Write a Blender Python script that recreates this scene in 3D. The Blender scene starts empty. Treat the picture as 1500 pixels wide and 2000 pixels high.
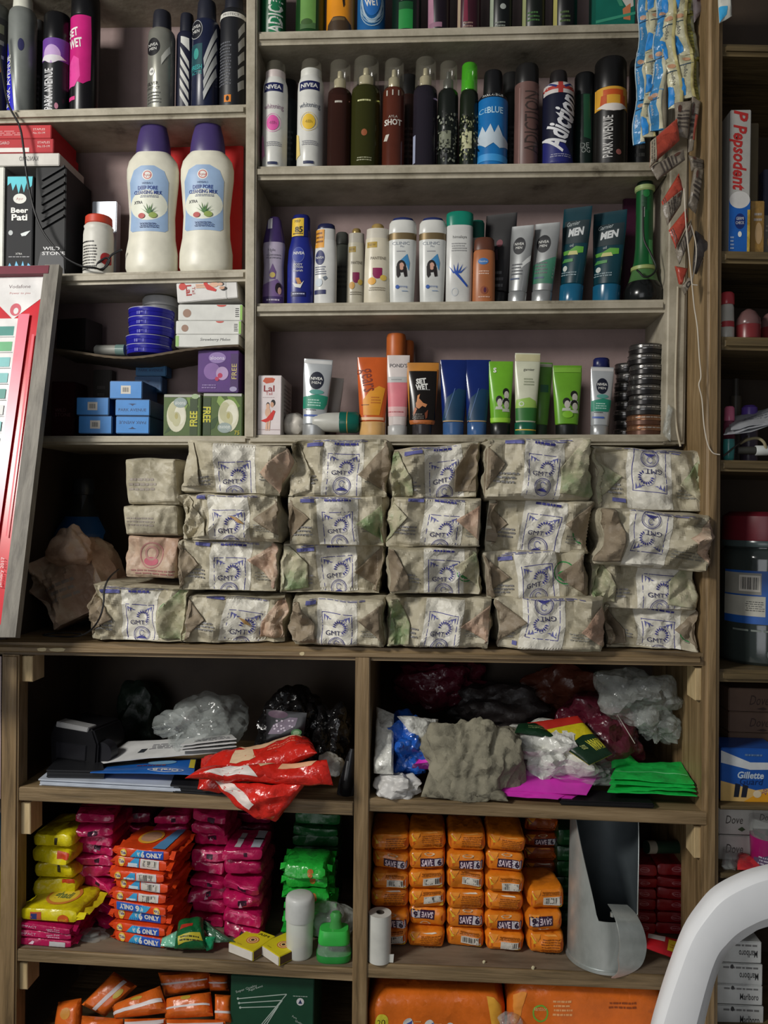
import bpy, bmesh, math, random
from mathutils import Vector, Matrix, noise
from mathutils.geometry import tessellate_polygon
SC = bpy.context.scene
COL = SC.collection
V = Vector
R = math.radians
# ------------------------------------------------------------------ camera, light, exposure
FPX = 1560.0
CAM = V((0.0, -1.2, 1.2))
YAW, ROLL = R(3.2), R(0.9)
_d = V((-math.sin(YAW), math.cos(YAW), 0)); _r0 = V((math.cos(YAW), math.sin(YAW), 0)); _u0 = V((0, 0, 1))
_r = _r0 * math.cos(ROLL) + _u0 * math.sin(ROLL); _u = _u0 * math.cos(ROLL) - _r0 * math.sin(ROLL)
cd = bpy.data.cameras.new('camera'); cam = bpy.data.objects.new('camera', cd); COL.objects.link(cam)
cd.sensor_fit = 'VERTICAL'; cd.sensor_height = 36; cd.lens = 36 * FPX / 2000; cd.clip_start = 0.02
mw = Matrix((( _r.x, _u.x, -_d.x, CAM.x), (_r.y, _u.y, -_d.y, CAM.y), (_r.z, _u.z, -_d.z, CAM.z), (0, 0, 0, 1)))
cam.matrix_world = mw
SC.camera = cam
SC.view_settings.view_transform = 'Standard'; SC.view_settings.look = 'None'
SC.view_settings.exposure = 0.0; SC.view_settings.gamma = 1.0
w = bpy.data.worlds.new('room_air'); SC.world = w; w.use_nodes = True
w.node_tree.nodes['Background'].inputs[0].default_value = (0.93, 0.95, 1.0, 1)
w.node_tree.nodes['Background'].inputs[1].default_value = 0.11
def area(name, loc, target, sx, sy, power, col):
    l = bpy.data.lights.new(name, 'AREA'); l.shape = 'RECTANGLE'; l.size = sx; l.size_y = sy; l.energy = power; l.color = col
    o = bpy.data.objects.new(name, l); COL.objects.link(o); o.location = loc
    o.rotation_euler = (V(target) - V(loc)).to_track_quat('-Z', 'Y').to_euler(); return o
area('shop_lamp', (-1.42, -1.28, 2.02), (-0.15, 0, 1.1), 0.4, 0.3, 30, (1.0, 0.97, 0.91))
area('low_front_fill', (-1.1, -3.1, 1.05), (0, 0, 0.95), 1.4, 1.5, 15.5, (0.97, 0.98, 1.0))  # added fill light, low at the front left, no doorway seen

def P(px, py, Y):
    ray = _d + _r * ((px - 750) / FPX) + _u * ((1000 - py) / FPX)
    return CAM + ray * ((Y - CAM.y) / ray.y)
def proj(p):
    q = V(p) - CAM; z = q.dot(_d)
    return 750 + FPX * q.dot(_r) / z, 1000 - FPX * q.dot(_u) / z
def sc(p): return (V(p) - CAM).dot(_d) / FPX

# ------------------------------------------------------------------ materials (all procedural)
def lin(c):
    c = c / 255.0
    return c / 12.92 if c <= 0.04045 else ((c + 0.055) / 1.055) ** 2.4
def rgb(c): return (lin(c[0]), lin(c[1]), lin(c[2]), 1)
_MC = {}
def nodes(name):
    m = bpy.data.materials.new(name); m.use_nodes = True; nt = m.node_tree
    return m, nt, nt.nodes['Principled BSDF']
def nd(nt, t, **kw):
    n = nt.nodes.new(t)
    for k, v in kw.items(): setattr(n, k, v)
    return n
def gm(s):
    """material from a spec: (r,g,b[,rough[,metal]]) in sRGB, or the key of a special one"""
    if s in _MC: return _MC[s]
    if isinstance(s, str): m = SPECIAL[s]()
    else:
        s5 = tuple(s) + (0.45, 0.0)[len(s) - 3:] if len(s) < 5 else s
        m, nt, b = nodes('mat_%d_%d_%d' % tuple(s[:3]))
        tc = nd(nt, 'ShaderNodeTexCoord'); n = nd(nt, 'ShaderNodeTexNoise'); n.inputs['Scale'].default_value = 35; n.inputs['Detail'].default_value = 4
        nt.links.new(tc.outputs['Object'], n.inputs['Vector'])
        mr = nd(nt, 'ShaderNodeMapRange'); mr.inputs['From Min'].default_value = 0.3; mr.inputs['From Max'].default_value = 0.7
        mr.inputs['To Min'].default_value = 0.86; mr.inputs['To Max'].default_value = 1.06
        nt.links.new(n.outputs['Fac'], mr.inputs['Value'])
        hv = nd(nt, 'ShaderNodeHueSaturation'); hv.inputs['Color'].default_value = rgb(s)
        nt.links.new(mr.outputs[0], hv.inputs['Value']); nt.links.new(hv.outputs[0], b.inputs['Base Color'])
        b.inputs['Roughness'].default_value = s5[3]; b.inputs['Specular IOR Level'].default_value = 0.38; b.inputs['Metallic'].default_value = s5[4]
    _MC[s] = m; return m
def ramp(nt, pts):
    r = nd(nt, 'ShaderNodeValToRGB'); e = r.color_ramp.elements
    while len(e) < len(pts): e.new(0.5)
    for i, (p, c) in enumerate(pts): e[i].position = p; e[i].color = rgb(c)
    return r
def crumple_bump(nt, b, vec, scales=((70, 1.0), (150, .5)), strength=.6, dist=.01):
    prev = None
    for f, k in scales:
        mp = nd(nt, 'ShaderNodeVectorMath', operation='SCALE'); mp.inputs[3].default_value = f; nt.links.new(vec, mp.inputs[0])
        wn = nd(nt, 'ShaderNodeTexNoise'); wn.inputs['Scale'].default_value = 1.3; nt.links.new(mp.outputs[0], wn.inputs['Vector'])
        ad = nd(nt, 'ShaderNodeVectorMath', operation='MULTIPLY_ADD'); ad.inputs[1].default_value = (.5, .5, .5); nt.links.new(wn.outputs['Color'], ad.inputs[0]); nt.links.new(mp.outputs[0], ad.inputs[2])
        vo = nd(nt, 'ShaderNodeTexVoronoi'); vo.inputs['Scale'].default_value = 1.0; nt.links.new(ad.outputs[0], vo.inputs['Vector'])
        sb = nd(nt, 'ShaderNodeVectorMath', operation='SUBTRACT'); nt.links.new(ad.outputs[0], sb.inputs[0]); nt.links.new(vo.outputs['Position'], sb.inputs[1])
        sc_ = nd(nt, 'ShaderNodeVectorMath', operation='SUBTRACT'); sc_.inputs[1].default_value = (.5, .5, .5); nt.links.new(vo.outputs['Color'], sc_.inputs[0])
        dt = nd(nt, 'ShaderNodeVectorMath', operation='DOT_PRODUCT'); nt.links.new(sb.outputs[0], dt.inputs[0]); nt.links.new(sc_.outputs[0], dt.inputs[1])
        bp = nd(nt, 'ShaderNodeBump'); bp.inputs['Strength'].default_value = strength * k; bp.inputs['Distance'].default_value = dist * 70 / f; nt.links.new(dt.outputs['Value'], bp.inputs['Height'])
        if prev: nt.links.new(prev.outputs[0], bp.inputs['Normal'])
        prev = bp
    nt.links.new(prev.outputs[0], b.inputs['Normal'])
def noisy(name, pts, scale, stretch=(1, 1, 1), rough=0.6, bump=0.0, detail=8, wave=None, bscale=None, dist=0.0, spec=None, crumple=0):
    m, nt, b = nodes(name)
    tc = nd(nt, 'ShaderNodeTexCoord'); mp = nd(nt, 'ShaderNodeMapping'); mp.inputs['Scale'].default_value = stretch
    geo = nd(nt, 'ShaderNodeObjectInfo'); va = nd(nt, 'ShaderNodeVectorMath', operation='ADD')
    sc_ = nd(nt, 'ShaderNodeVectorMath', operation='SCALE'); sc_.inputs[3].default_value = 7.0
    nt.links.new(geo.outputs['Location'], sc_.inputs[0]); nt.links.new(tc.outputs['Object'], mp.inputs[0])
    nt.links.new(mp.outputs[0], va.inputs[0]); nt.links.new(sc_.outputs[0], va.inputs[1])
    n = nd(nt, 'ShaderNodeTexNoise'); n.inputs['Scale'].default_value = scale; n.inputs['Detail'].default_value = detail
    n.inputs['Distortion'].default_value = dist; n.inputs['Roughness'].default_value = 0.62
    nt.links.new(va.outputs[0], n.inputs['Vector'])
    r = ramp(nt, pts); nt.links.new(n.outputs['Fac'], r.inputs[0]); nt.links.new(r.outputs[0], b.inputs['Base Color'])
    b.inputs['Roughness'].default_value = rough
    if spec is not None: b.inputs['Specular IOR Level'].default_value = spec
    if crumple: crumple_bump(nt, b, va.outputs[0], strength=crumple)
    elif bump:
        n2 = nd(nt, 'ShaderNodeTexNoise'); n2.inputs['Scale'].default_value = bscale or scale * 2; n2.inputs['Detail'].default_value = 6
        nt.links.new(va.outputs[0], n2.inputs['Vector'])
        bp = nd(nt, 'ShaderNodeBump'); bp.inputs['Strength'].default_value = bump; bp.inputs['Distance'].default_value = 0.004
        nt.links.new(n2.outputs['Fac'], bp.inputs['Height']); nt.links.new(bp.outputs[0], b.inputs['Normal'])
    return m
def alpha_mat(name, c, alpha, rough=0.12, bump=0.0, emis=None):
    m, nt, b = nodes(name); b.inputs['Base Color'].default_value = rgb(c); b.inputs['Alpha'].default_value = alpha
    b.inputs['Roughness'].default_value = rough; b.inputs['Specular IOR Level'].default_value = 0.8
    if bump:
        tc = nd(nt, 'ShaderNodeTexCoord'); crumple_bump(nt, b, tc.outputs['Object'], ((45, 1.0), (110, .6)), bump)
    return m
def glass_mat(name, c, rough=0.05):
    m, nt, b = nodes(name); b.inputs['Base Color'].default_value = rgb(c); b.inputs['Transmission Weight'].default_value = 0.75
    b.inputs['Roughness'].default_value = rough; b.inputs['IOR'].default_value = 1.25
    return m
class Tri:
    'sum of warped triangle waves: straight creases between flat facets'
    def __init__(s, seed, n, lo, hi, slope, flat=True):
        rn = random.Random(seed); s.l = []; s.o = V((seed * .61, seed * .37, 4.1)); s.w = 1 / hi
        for i in range(n):
            d = V((rn.gauss(0, 1), rn.gauss(0, .15 if flat else 1), rn.gauss(0, .8 if flat else 1))).normalized(); lam = rn.uniform(lo, hi)
            s.l.append((d, lam, rn.random(), slope * rn.uniform(.6, 1) * lam / 2))
    def __call__(s, p):
        nv = noise.noise(p * s.w + s.o) * .55; t = 0
        for d, lam, ph, a in s.l: f = (d.dot(p) / lam + ph + nv) % 1.0; t += a * (2 * abs(2 * f - 1) - 1) * .5
        return t
def steel():
    m = noisy('galvanised_steel', [(0.3, (150, 156, 152)), (0.55, (182, 188, 184)), (0.8, (202, 206, 202))], 22, (1, 1, 0.5), 0.36, 0.06)
    m.node_tree.nodes['Principled BSDF'].inputs['Metallic'].default_value = .55; return m
def billow(p, f, n=3):
    'sharp folds: sum of absolute noise, about -.5 to .5'
    return sum(abs(noise.noise(p * f * 2 ** i + V((i * 7.3, 1.1, 3.7)))) * .55 ** i for i in range(n)) - .42
SPECIAL = {
 'paint': lambda: noisy('cream_paint', [(0.27, (84, 76, 60)), (0.38, (146, 138, 119)), (0.55, (172, 164, 145)), (0.75, (188, 180, 162))], 14, (1, 1, 1), 0.55, 0.25, bscale=60),
 'wallpink': lambda: noisy('dusty_pink_wall', [(0.3, (122, 106, 102)), (0.55, (146, 126, 123)), (0.8, (158, 139, 134))], 5, (1, 1, 1), 0.8, 0.15, bscale=80),
 'wood': lambda: noisy('old_wood', [(0.25, (66, 52, 34)), (0.42, (112, 93, 64)), (0.55, (136, 114, 82)), (0.72, (160, 138, 104)), (0.85, (116, 94, 64))], 9, (0.6, 6, 9), 0.55, 0.35, bscale=22, dist=0.6),
 'woodv': lambda: noisy('old_wood_upright', [(0.25, (68, 52, 32)), (0.42, (114, 93, 62)), (0.55, (136, 112, 78)), (0.72, (158, 134, 98)), (0.85, (116, 92, 60))], 9, (9, 6, 0.6), 0.5, 0.3, bscale=22, dist=0.6),
 'woodg': lambda: noisy('greyed_wood', [(0.28, (80, 76, 68)), (0.45, (112, 107, 98)), (0.6, (130, 125, 115)), (0.8, (146, 140, 130))], 9, (8, 5, 0.7), 0.6, 0.3, bscale=25, dist=0.4),
 'woodpale': lambda: noisy('pale_cleat_wood', [(0.3, (165, 140, 98)), (0.6, (205, 182, 138)), (0.8, (218, 198, 156))], 9, (6, 5, 1), 0.6, 0.2),
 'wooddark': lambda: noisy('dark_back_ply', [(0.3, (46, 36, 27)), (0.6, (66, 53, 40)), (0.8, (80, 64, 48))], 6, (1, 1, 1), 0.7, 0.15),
 'shelfdust': lambda: noisy('dusty_shelf_top', [(0.3, (88, 74, 58)), (0.5, (122, 107, 88)), (0.75, (140, 124, 104))], 9, (0.8, 4, 4), 0.7, 0.2),
 'kraft': lambda: noisy('wrapping_paper', [(0.30, (146, 138, 115)), (0.45, (172, 164, 141)), (0.58, (184, 176, 154)), (0.75, (196, 188, 166))], 14, (1, 1, 1), 0.5, 0.55, bscale=55, spec=0.4, crumple=.4),
 'kraftdark': lambda: noisy('wrapping_paper_brown_side', [(0.3, (112, 98, 80)), (0.5, (138, 124, 104)), (0.75, (152, 138, 118))], 14, (1, 1, 1), 0.55, 0.5, spec=0.35, crumple=.4),
 'woodside': lambda: noisy('dark_olive_wood', [(0.25, (48, 40, 24)), (0.42, (84, 70, 44)), (0.55, (100, 84, 54)), (0.72, (116, 100, 68))], 9, (0.6, 6, 9), 0.6, 0.3, bscale=22, dist=0.6),
 'kraftgreen': lambda: noisy('wrapping_paper_green_print', [(0.34, (120, 140, 98)), (0.5, (168, 166, 136)), (0.62, (188, 180, 154)), (0.75, (130, 150, 108))], 20, (1, 1, 1), 0.5, 0.55, bscale=55, spec=0.4, crumple=.4),
 'kraftpink': lambda: noisy('wrapping_paper_pink_print', [(0.32, (160, 128, 108)), (0.5, (182, 154, 132)), (0.62, (192, 172, 150)), (0.75, (168, 132, 116))], 16, (1, 1, 1), 0.5, 0.55, bscale=55, spec=0.4, crumple=.4),
 'kraftwhite': lambda: noisy('wrapping_paper_white_panel', [(0.30, (196, 192, 178)), (0.5, (216, 212, 199)), (0.75, (226, 222, 210))], 14, (1, 1, 1), 0.45, 0.45, spec=0.45, crumple=.5),
 'card': lambda: noisy('brown_card', [(0.3, (70, 58, 44)), (0.6, (96, 82, 62))], 12, (1, 1, 1), 0.8, 0.2),
 'steel': lambda: steel(),
 'cloth': lambda: noisy('grey_cloth', [(0.3, (112, 108, 92)), (0.55, (136, 131, 112)), (0.8, (150, 144, 124))], 20, (1, 1, 1), 0.85, 0.5, crumple=.7),
 'clear': lambda: alpha_mat('clear_plastic', (205, 212, 208), 0.22, 0.08, 0.5),
 'bag': lambda: alpha_mat('thin_clear_bag', (200, 205, 200), 0.33, 0.16, 0.9),
 'bagmaroon': lambda: alpha_mat('maroon_bag', (92, 26, 44), 0.85, 0.3, 0.9),
 'bagwhite': lambda: alpha_mat('white_bag', (222, 222, 214), 0.94, 0.3, 0.9),
 'bagblue': lambda: alpha_mat('blue_bag', (30, 92, 190), 0.95, 0.25, 0.9),
 'bagblack': lambda: noisy('black_bag_film', [(0.3, (10, 10, 11)), (0.7, (20, 19, 20))], 10, (1, 1, 1), 0.2, 0.7, crumple=.8),
 'redglow': lambda: alpha_mat('red_plastic_sheet', (250, 66, 66), 0.95, 0.25, 0.1),
 'milky': lambda: alpha_mat('milky_plastic', (226, 228, 220), 0.8, 0.3),
 'white_plastic': lambda: noisy('white_chair_plastic', [(0.3, (226, 228, 230)), (0.7, (238, 239, 240))], 8, (1, 1, 1), 0.35, 0.03),
 'overcap': lambda: alpha_mat('clear_overcap', (150, 146, 130), 0.2, 0.1),
 'overgreen': lambda: alpha_mat('green_overcap', (80, 190, 40), 0.6, 0.1),
 'mist': lambda: glass_mat('mist_clear_cap', (205, 200, 180)),
 'floor': lambda: noisy('cement_floor', [(0.3, (92, 88, 82)), (0.7, (128, 122, 114))], 4, (1, 1, 1), 0.7, 0.2),
 'wall': lambda: noisy('plaster_wall', [(0.3, (176, 168, 156)), (0.7, (200, 192, 180))], 4, (1, 1, 1), 0.8, 0.2),
 'gold': lambda: noisy('gold_foil', [(0.3, (150, 120, 40)), (0.6, (206, 178, 84)), (0.8, (236, 220, 140))], 60, (1, 1, 1), 0.3, 0.5),
}
def mist(c):
    k = 'mist%d_%d_%d' % c
    if k not in SPECIAL: SPECIAL[k] = lambda: glass_mat('tinted_' + k, c, 0.08)
    return k
def film(c, bump=0.5, rough=0.25):
    k = 'film%d_%d_%d_%g' % (c + (rough,))
    if k not in SPECIAL:
        dk = tuple(int(x * 0.86) for x in c); lt = tuple(min(255, int(x * 1.05)) for x in c)
        SPECIAL[k] = lambda: noisy('film_' + k, [(0.3, dk), (0.6, c), (0.8, lt)], 18, (1, 1, 1), rough, bump, bscale=42, crumple=bump * .8)
    return k

# ------------------------------------------------------------------ scene objects
def tag(o, label, cat, group=None, kind=None):
    if label: o['label'] = label
    if cat: o['category'] = cat
    if group: o['group'] = group
    if kind: o['kind'] = kind
    return o
def thing(name, label, cat, loc=(0, 0, 0), rot=(0, 0, 0), group=None, kind=None):
    o = bpy.data.objects.new(name, None); COL.objects.link(o); o.empty_display_size = 0.02
    o.location = loc; o.rotation_euler = rot
    return tag(o, label, cat, group, kind)
def copy_tree(o, parent=None):
    c = o.copy(); COL.objects.link(c)
    if parent: c.parent = parent
    for ch in list(o.children): copy_tree(ch, c)
    return c
class MB:
    """mesh builder: one MB becomes one mesh object"""
    def __init__(s): s.v = []; s.f = []; s.mi = []; s.mats = []; s.eps = 0.00025
    def mat(s, m):
        m = gm(m)
        if m not in s.mats: s.mats.append(m)
        return s.mats.index(m)
    def add(s, vs, fs, m):
        o = len(s.v); k = s.mat(m); s.v += [tuple(p) for p in vs]
        for f in fs: s.f.append([i + o for i in f]); s.mi.append(k)
    def build(s, name, parent=None, loc=None, smooth=40):
        me = bpy.data.meshes.new(name); me.from_pydata(s.v, [], s.f)
        for m in s.mats: me.materials.append(m)
        me.polygons.foreach_set('material_index', s.mi)
        if smooth:
            me.polygons.foreach_set('use_smooth', [True] * len(s.f)); me.set_sharp_from_angle(angle=R(smooth))
        me.update(); o = bpy.data.objects.new(name, me); COL.objects.link(o)
        if parent: o.parent = parent
        if loc is not None: o.location = loc
        return o
    # -- solids
    def loft(s, secs, m, N=36, mats=None):
        """secs: (z, rx, ry, n, dx, dy)"""
        vs = []; fs = []
        for z, rx, ry, n, dx, dy in secs:
            for i in range(N):
                a = 2 * math.pi * i / N + math.pi / N; c, q = math.cos(a), math.sin(a)
                vs.append((dx + rx * math.copysign(abs(c) ** (2 / n), c), dy + ry * math.copysign(abs(q) ** (2 / n), q), z))
        for k in range(len(secs) - 1):
            for i in range(N):
                j = (i + 1) % N; fs.append((k * N + i, k * N + j, (k + 1) * N + j, (k + 1) * N + i))
        fs.append(tuple(range(N))[::-1]); fs.append(tuple((len(secs) - 1) * N + i for i in range(N)))
        s.add(vs, fs, m)
    def box(s, a, b, m, bev=0.0):
        bm = bmesh.new(); bmesh.ops.create_cube(bm, size=1)
        a = V(a); b = V(b)
        for v in bm.verts: v.co = V([a[i] + (v.co[i] + 0.5) * (b[i] - a[i]) for i in range(3)])
        if bev: bmesh.ops.bevel(bm, geom=list(bm.edges), offset=bev, segments=2, affect='EDGES')
        s.bm(bm, m)
    def bm(s, bm, m, mtx=None):
        bm.verts.ensure_lookup_table(); bm.verts.index_update()
        s.add([(mtx @ v.co) if mtx else v.co.copy() for v in bm.verts], [[v.index for v in f.verts] for f in bm.faces], m); bm.free()
    def prism(s, poly, y0, y1, m, bev=0.0):
        """poly in (x,z), extruded along y"""
        bm = bmesh.new(); vs = [bm.verts.new((x, y0, z)) for x, z in poly]; f = bm.faces.new(vs)
        r = bmesh.ops.extrude_face_region(bm, geom=[f])
        for e in r['geom']:
            if isinstance(e, bmesh.types.BMVert): e.co.y = y1
        if bev: bmesh.ops.bevel(bm, geom=list(bm.edges), offset=bev, segments=2, affect='EDGES')
        s.bm(bm, m)
    def tube(s, pts, r, m, N=8):
        pts = [V(p) for p in pts]; vs = []; fs = []
        for i, p in enumerate(pts):
            t = (pts[min(i + 1, len(pts) - 1)] - pts[max(i - 1, 0)]).normalized()
            a = t.cross(V((0.3, 1, 0.1)));
            if a.length < 1e-4: a = t.cross(V((1, 0, 0)))
            a.normalize(); b = t.cross(a); rr = r[i] if isinstance(r, (list, tuple)) else r
            vs += [p + (a * math.cos(2 * math.pi * k / N) + b * math.sin(2 * math.pi * k / N)) * rr for k in range(N)]
        for i in range(len(pts) - 1):
            for k in range(N): fs.append((i * N + k, i * N + (k + 1) % N, (i + 1) * N + (k + 1) % N, (i + 1) * N + k))
        fs.append(tuple(range(N))); fs.append(tuple((len(pts) - 1) * N + k for k in range(N)))
        s.add(vs, fs, m)
    def shell(s, w, d, h, r, m, n, defo=None, matf=None):
        """rounded box skin, base at z=0, returns the surface function"""
        nx, ny, nz = n
        def S(p):
            q = V((max(-w / 2 + r, min(w / 2 - r, p.x)), max(-d / 2 + r, min(d / 2 - r, p.y)), max(r, min(h - r, p.z))))
            e = p - q
            if e.length > 1e-9 and r > 0: q = q + e.normalized() * min(r, e.length * 1.0 if e.length < r else r)
            return defo(q) if defo else q
        idx = {}; vs = []; fs = []
        def vid(i, j, k):
            if (i, j, k) not in idx:
                idx[(i, j, k)] = len(vs); vs.append(S(V((-w / 2 + w * i / nx, -d / 2 + d * j / ny, h * k / nz))))
            return idx[(i, j, k)]
        for i in range(nx):
            for k in range(nz):
                fs.append((vid(i, 0, k), vid(i + 1, 0, k), vid(i + 1, 0, k + 1), vid(i, 0, k + 1)))
                fs.append((vid(i, ny, k), vid(i, ny, k + 1), vid(i + 1, ny, k + 1), vid(i + 1, ny, k)))
            for j in range(ny):
                fs.append((vid(i, j, 0), vid(i, j + 1, 0), vid(i + 1, j + 1, 0), vid(i + 1, j, 0)))
                fs.append((vid(i, j, nz), vid(i + 1, j, nz), vid(i + 1, j + 1, nz), vid(i, j + 1, nz)))
        for j in range(ny):
            for k in range(nz):
                fs.append((vid(0, j, k), vid(0, j, k + 1), vid(0, j + 1, k + 1), vid(0, j + 1, k)))
                fs.append((vid(nx, j, k), vid(nx, j + 1, k), vid(nx, j + 1, k + 1), vid(nx, j, k + 1)))
        s.add(vs, fs, m); return S
    # -- print on a surface F(x, z, eps) -> point
    def tris(s, tr, m, F, me=0.004):
        out = []; st = list(tr)
        while st:
            a, b, c = st.pop()
            L = [((b[0] - a[0]) ** 2 + (b[1] - a[1]) ** 2, 0), ((c[0] - b[0]) ** 2 + (c[1] - b[1]) ** 2, 1), ((a[0] - c[0]) ** 2 + (a[1] - c[1]) ** 2, 2)]
            l, k = max(L)
            if l > me * me:
                t = (a, b, c); p, q, o = t[k], t[(k + 1) % 3], t[(k + 2) % 3]; mid = ((p[0] + q[0]) / 2, (p[1] + q[1]) / 2)
                st.append((p, mid, o)); st.append((mid, q, o))
            else: out.append((a, b, c))
        idx = {}; vs = []; fs = []
        for t in out:
            f = []
            for p in t:
                k = (round(p[0], 6), round(p[1], 6))
                if k not in idx: idx[k] = len(vs); vs.append(F(p[0], p[1], s.eps))
                f.append(idx[k])
            fs.append(f)
        s.add(vs, fs, m); s.eps += 0.00006
    def poly(s, pts, m, F, me=0.004):
        t = tessellate_polygon([[V((p[0], p[1], 0)) for p in pts]])
        s.tris([tuple(pts[i] for i in f) for f in t], m, F, me)
    def rect(s, x0, z0, x1, z1, m, F, me=0.004): s.tris([((x0, z0), (x1, z0), (x1, z1)), ((x0, z0), (x1, z1), (x0, z1))], m, F, me)
    def ell(s, cx, cz, rx, rz, m, F, n=24, ring=0, me=0.004, a0=0, a1=360):
        pt = lambda a, k: (cx + rx * k * math.cos(a), cz + rz * k * math.sin(a)); tr = []
        for i in range(n):
            a = R(a0 + (a1 - a0) * i / n); b = R(a0 + (a1 - a0) * (i + 1) / n)
            if ring: tr += [(pt(a, ring), pt(a, 1), pt(b, 1)), (pt(a, ring), pt(b, 1), pt(b, ring))]
            else: tr.append(((cx, cz), pt(a, 1), pt(b, 1)))
        s.tris(tr, m, F, me)
    def text(s, t, cx, cz, h, m, F, rot=0, w=None, bold=0.0, shear=0.0, flip=False, me=0.005):
        """centred lettering of cap height h; w squeezes it to a width"""
        ver, fac, (W, H) = text_mesh(t, bold, shear)
        kx = (w / W) if w else h; ca, sa = math.cos(R(rot)), math.sin(R(rot)); pts = []
        for x, y in ver:
            x *= kx; y *= h
            if flip: x = -x
            pts.append((cx + x * ca - y * sa, cz + x * sa + y * ca))
        s.tris([tuple(pts[i] for i in f) for f in fac], m, F, me)
    def lines(s, x0, z0, x1, z1, n, m, F, seed=1, fill=0.45):
        """rows of small print, too fine to read in the photograph"""
        rn = random.Random(seed); tr = []; p = (z1 - z0) / n
        for i in range(n):
            z = z0 + p * (i + 0.5); x = x0 + rn.uniform(0, 0.12) * (x1 - x0)
            while x < x1 - rn.uniform(0, 0.15) * (x1 - x0):
                l = min(rn.uniform(0.06, 0.2) * (x1 - x0), x1 - x); a, b = z - p * fill / 2, z + p * fill / 2
                tr += [((x, a), (x + l, a), (x + l, b)), ((x, a), (x + l, b), (x, b))]; x += l + 0.03 * (x1 - x0)
        s.tris(tr, m, F, 0.006)
    def barcode(s, x0, z0, x1, z1, F, seed=1, bg=(214, 208, 196)):
        s.rect(x0, z0, x1, z1, bg, F); rn = random.Random(seed); tr = []; x = x0 + (x1 - x0) * 0.08
        while x < x1 - (x1 - x0) * 0.1:
            l = rn.uniform(0.012, 0.05) * (x1 - x0); a, b = z0 + (z1 - z0) * 0.12, z1 - (z1 - z0) * 0.12
            tr += [((x, a), (x + l, a), (x + l, b)), ((x, a), (x + l, b), (x, b))]; x += l + rn.uniform(0.015, 0.05) * (x1 - x0)
        s.tris(tr, (40, 38, 36), F, 0.01)
_TX = {}
def text_mesh(t, bold, shear):
    k = (t, bold, shear)
    if k in _TX: return _TX[k]
    cu = bpy.data.curves.new('txt', 'FONT'); cu.body = t; cu.size = 1; cu.resolution_u = 2; cu.offset = bold; cu.shear = shear
    cu.align_x = 'CENTER'
    ob = bpy.data.objects.new('txt', cu); me = ob.to_mesh(); me.calc_loop_triangles()
    ver = [(v.co.x, v.co.y) for v in me.vertices]; fac = [tuple(l.vertices) for l in me.loop_triangles]
    ob.to_mesh_clear(); bpy.data.objects.remove(ob); bpy.data.curves.remove(cu)
    xs = [p[0] for p in ver]; ys = [p[1] for p in ver]; H = 0.69
    cx = (min(xs) + max(xs)) / 2; cy = H / 2 if max(ys) > 0.6 else (min(ys) + max(ys)) / 2
    ver = [((x - cx) / H, (y - cy) / H) for x, y in ver]
    _TX[k] = (ver, fac, ((max(xs) - min(xs)) / H, 1)); return _TX[k]
class Crease:
    """sum of random straight folds: facets like crumpled paper or film"""
    def __init__(s, seed, n, size, amp):
        rn = random.Random(seed); s.l = []
        for i in range(n):
            d = V((rn.gauss(0, 1), rn.gauss(0, 1), rn.gauss(0, 1))).normalized()
            c = rn.uniform(-0.5, 0.5) * size; s.l.append((d, c, amp * rn.uniform(0.4, 1) * (1 if i % 2 else -1)))
    def __call__(s, p): return sum(a * abs(d.dot(p) - c) for d, c, a in s.l)
class Surf:
    def __init__(s, pl, pr): s.a, s.b = V(pl), V(pr)
    def z(s, x): return s.a.z + (s.b.z - s.a.z) * (x - s.a.x) / (s.b.x - s.a.x)
def on(surf, px, Y, dz=0.0):
    x = 0.0
    for _ in range(6):
        p = V((x, Y, surf.z(x) + dz)); x += (px - proj(p)[0]) * sc(p)
    return V((x, Y, surf.z(x) + dz))
def hpx(base, pytop): return (proj(base)[1] - pytop) * sc(base)
def ordn(i): return ['first', 'second', 'third', 'fourth', 'fifth', 'sixth', 'seventh', 'eighth', 'ninth', 'tenth', 'eleventh', 'twelfth', 'thirteenth', 'fourteenth'][i]
# ------------------------------------------------------------------ the setting and the shelving
YU, YUB = 0.08, 0.20      # front and back of the painted upper shelves
YL, YLB = 0.0, 0.30       # front and back of the wooden cabinet
def slab(parent, name, a, b, Yb, th, m, bev, label=None):
    """board from front top edge a-b back to Yb, th thick"""
    a, b = V(a), V(b); bm = bmesh.new()
    c = [a, b, V((b.x, Yb, b.z)), V((a.x, Yb, a.z))]
    t = [bm.verts.new(p) for p in c]; u = [bm.verts.new(p - V((0, 0, th))) for p in c]
    bm.faces.new(t); bm.faces.new(u[::-1])
    for i in range(4): bm.faces.new((t[i], u[i], u[(i + 1) % 4], t[(i + 1) % 4]))
    if bev: bmesh.ops.bevel(bm, geom=[e for e in bm.edges if abs(e.verts[0].co.y - a.y) < 1e-6 and abs(e.verts[1].co.y - a.y) < 1e-6], offset=bev, segments=3, affect='EDGES')
    bmesh.ops.recalc_face_normals(bm, faces=bm.faces)
    mb = MB(); mb.bm(bm, m); o = mb.build(name, parent)
    if label: o['label'] = label
    return o
def board(parent, name, p0, p1, Yf, Yb, thpx, m, bev=0.3, label=None):
    a, b = P(p0[0], p0[1], Yf), P(p1[0], p1[1], Yf); th = thpx * sc((a + b) / 2)
    slab(parent, name, a, b, Yb, th, m, th * bev, label); return Surf(a, b)
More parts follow.
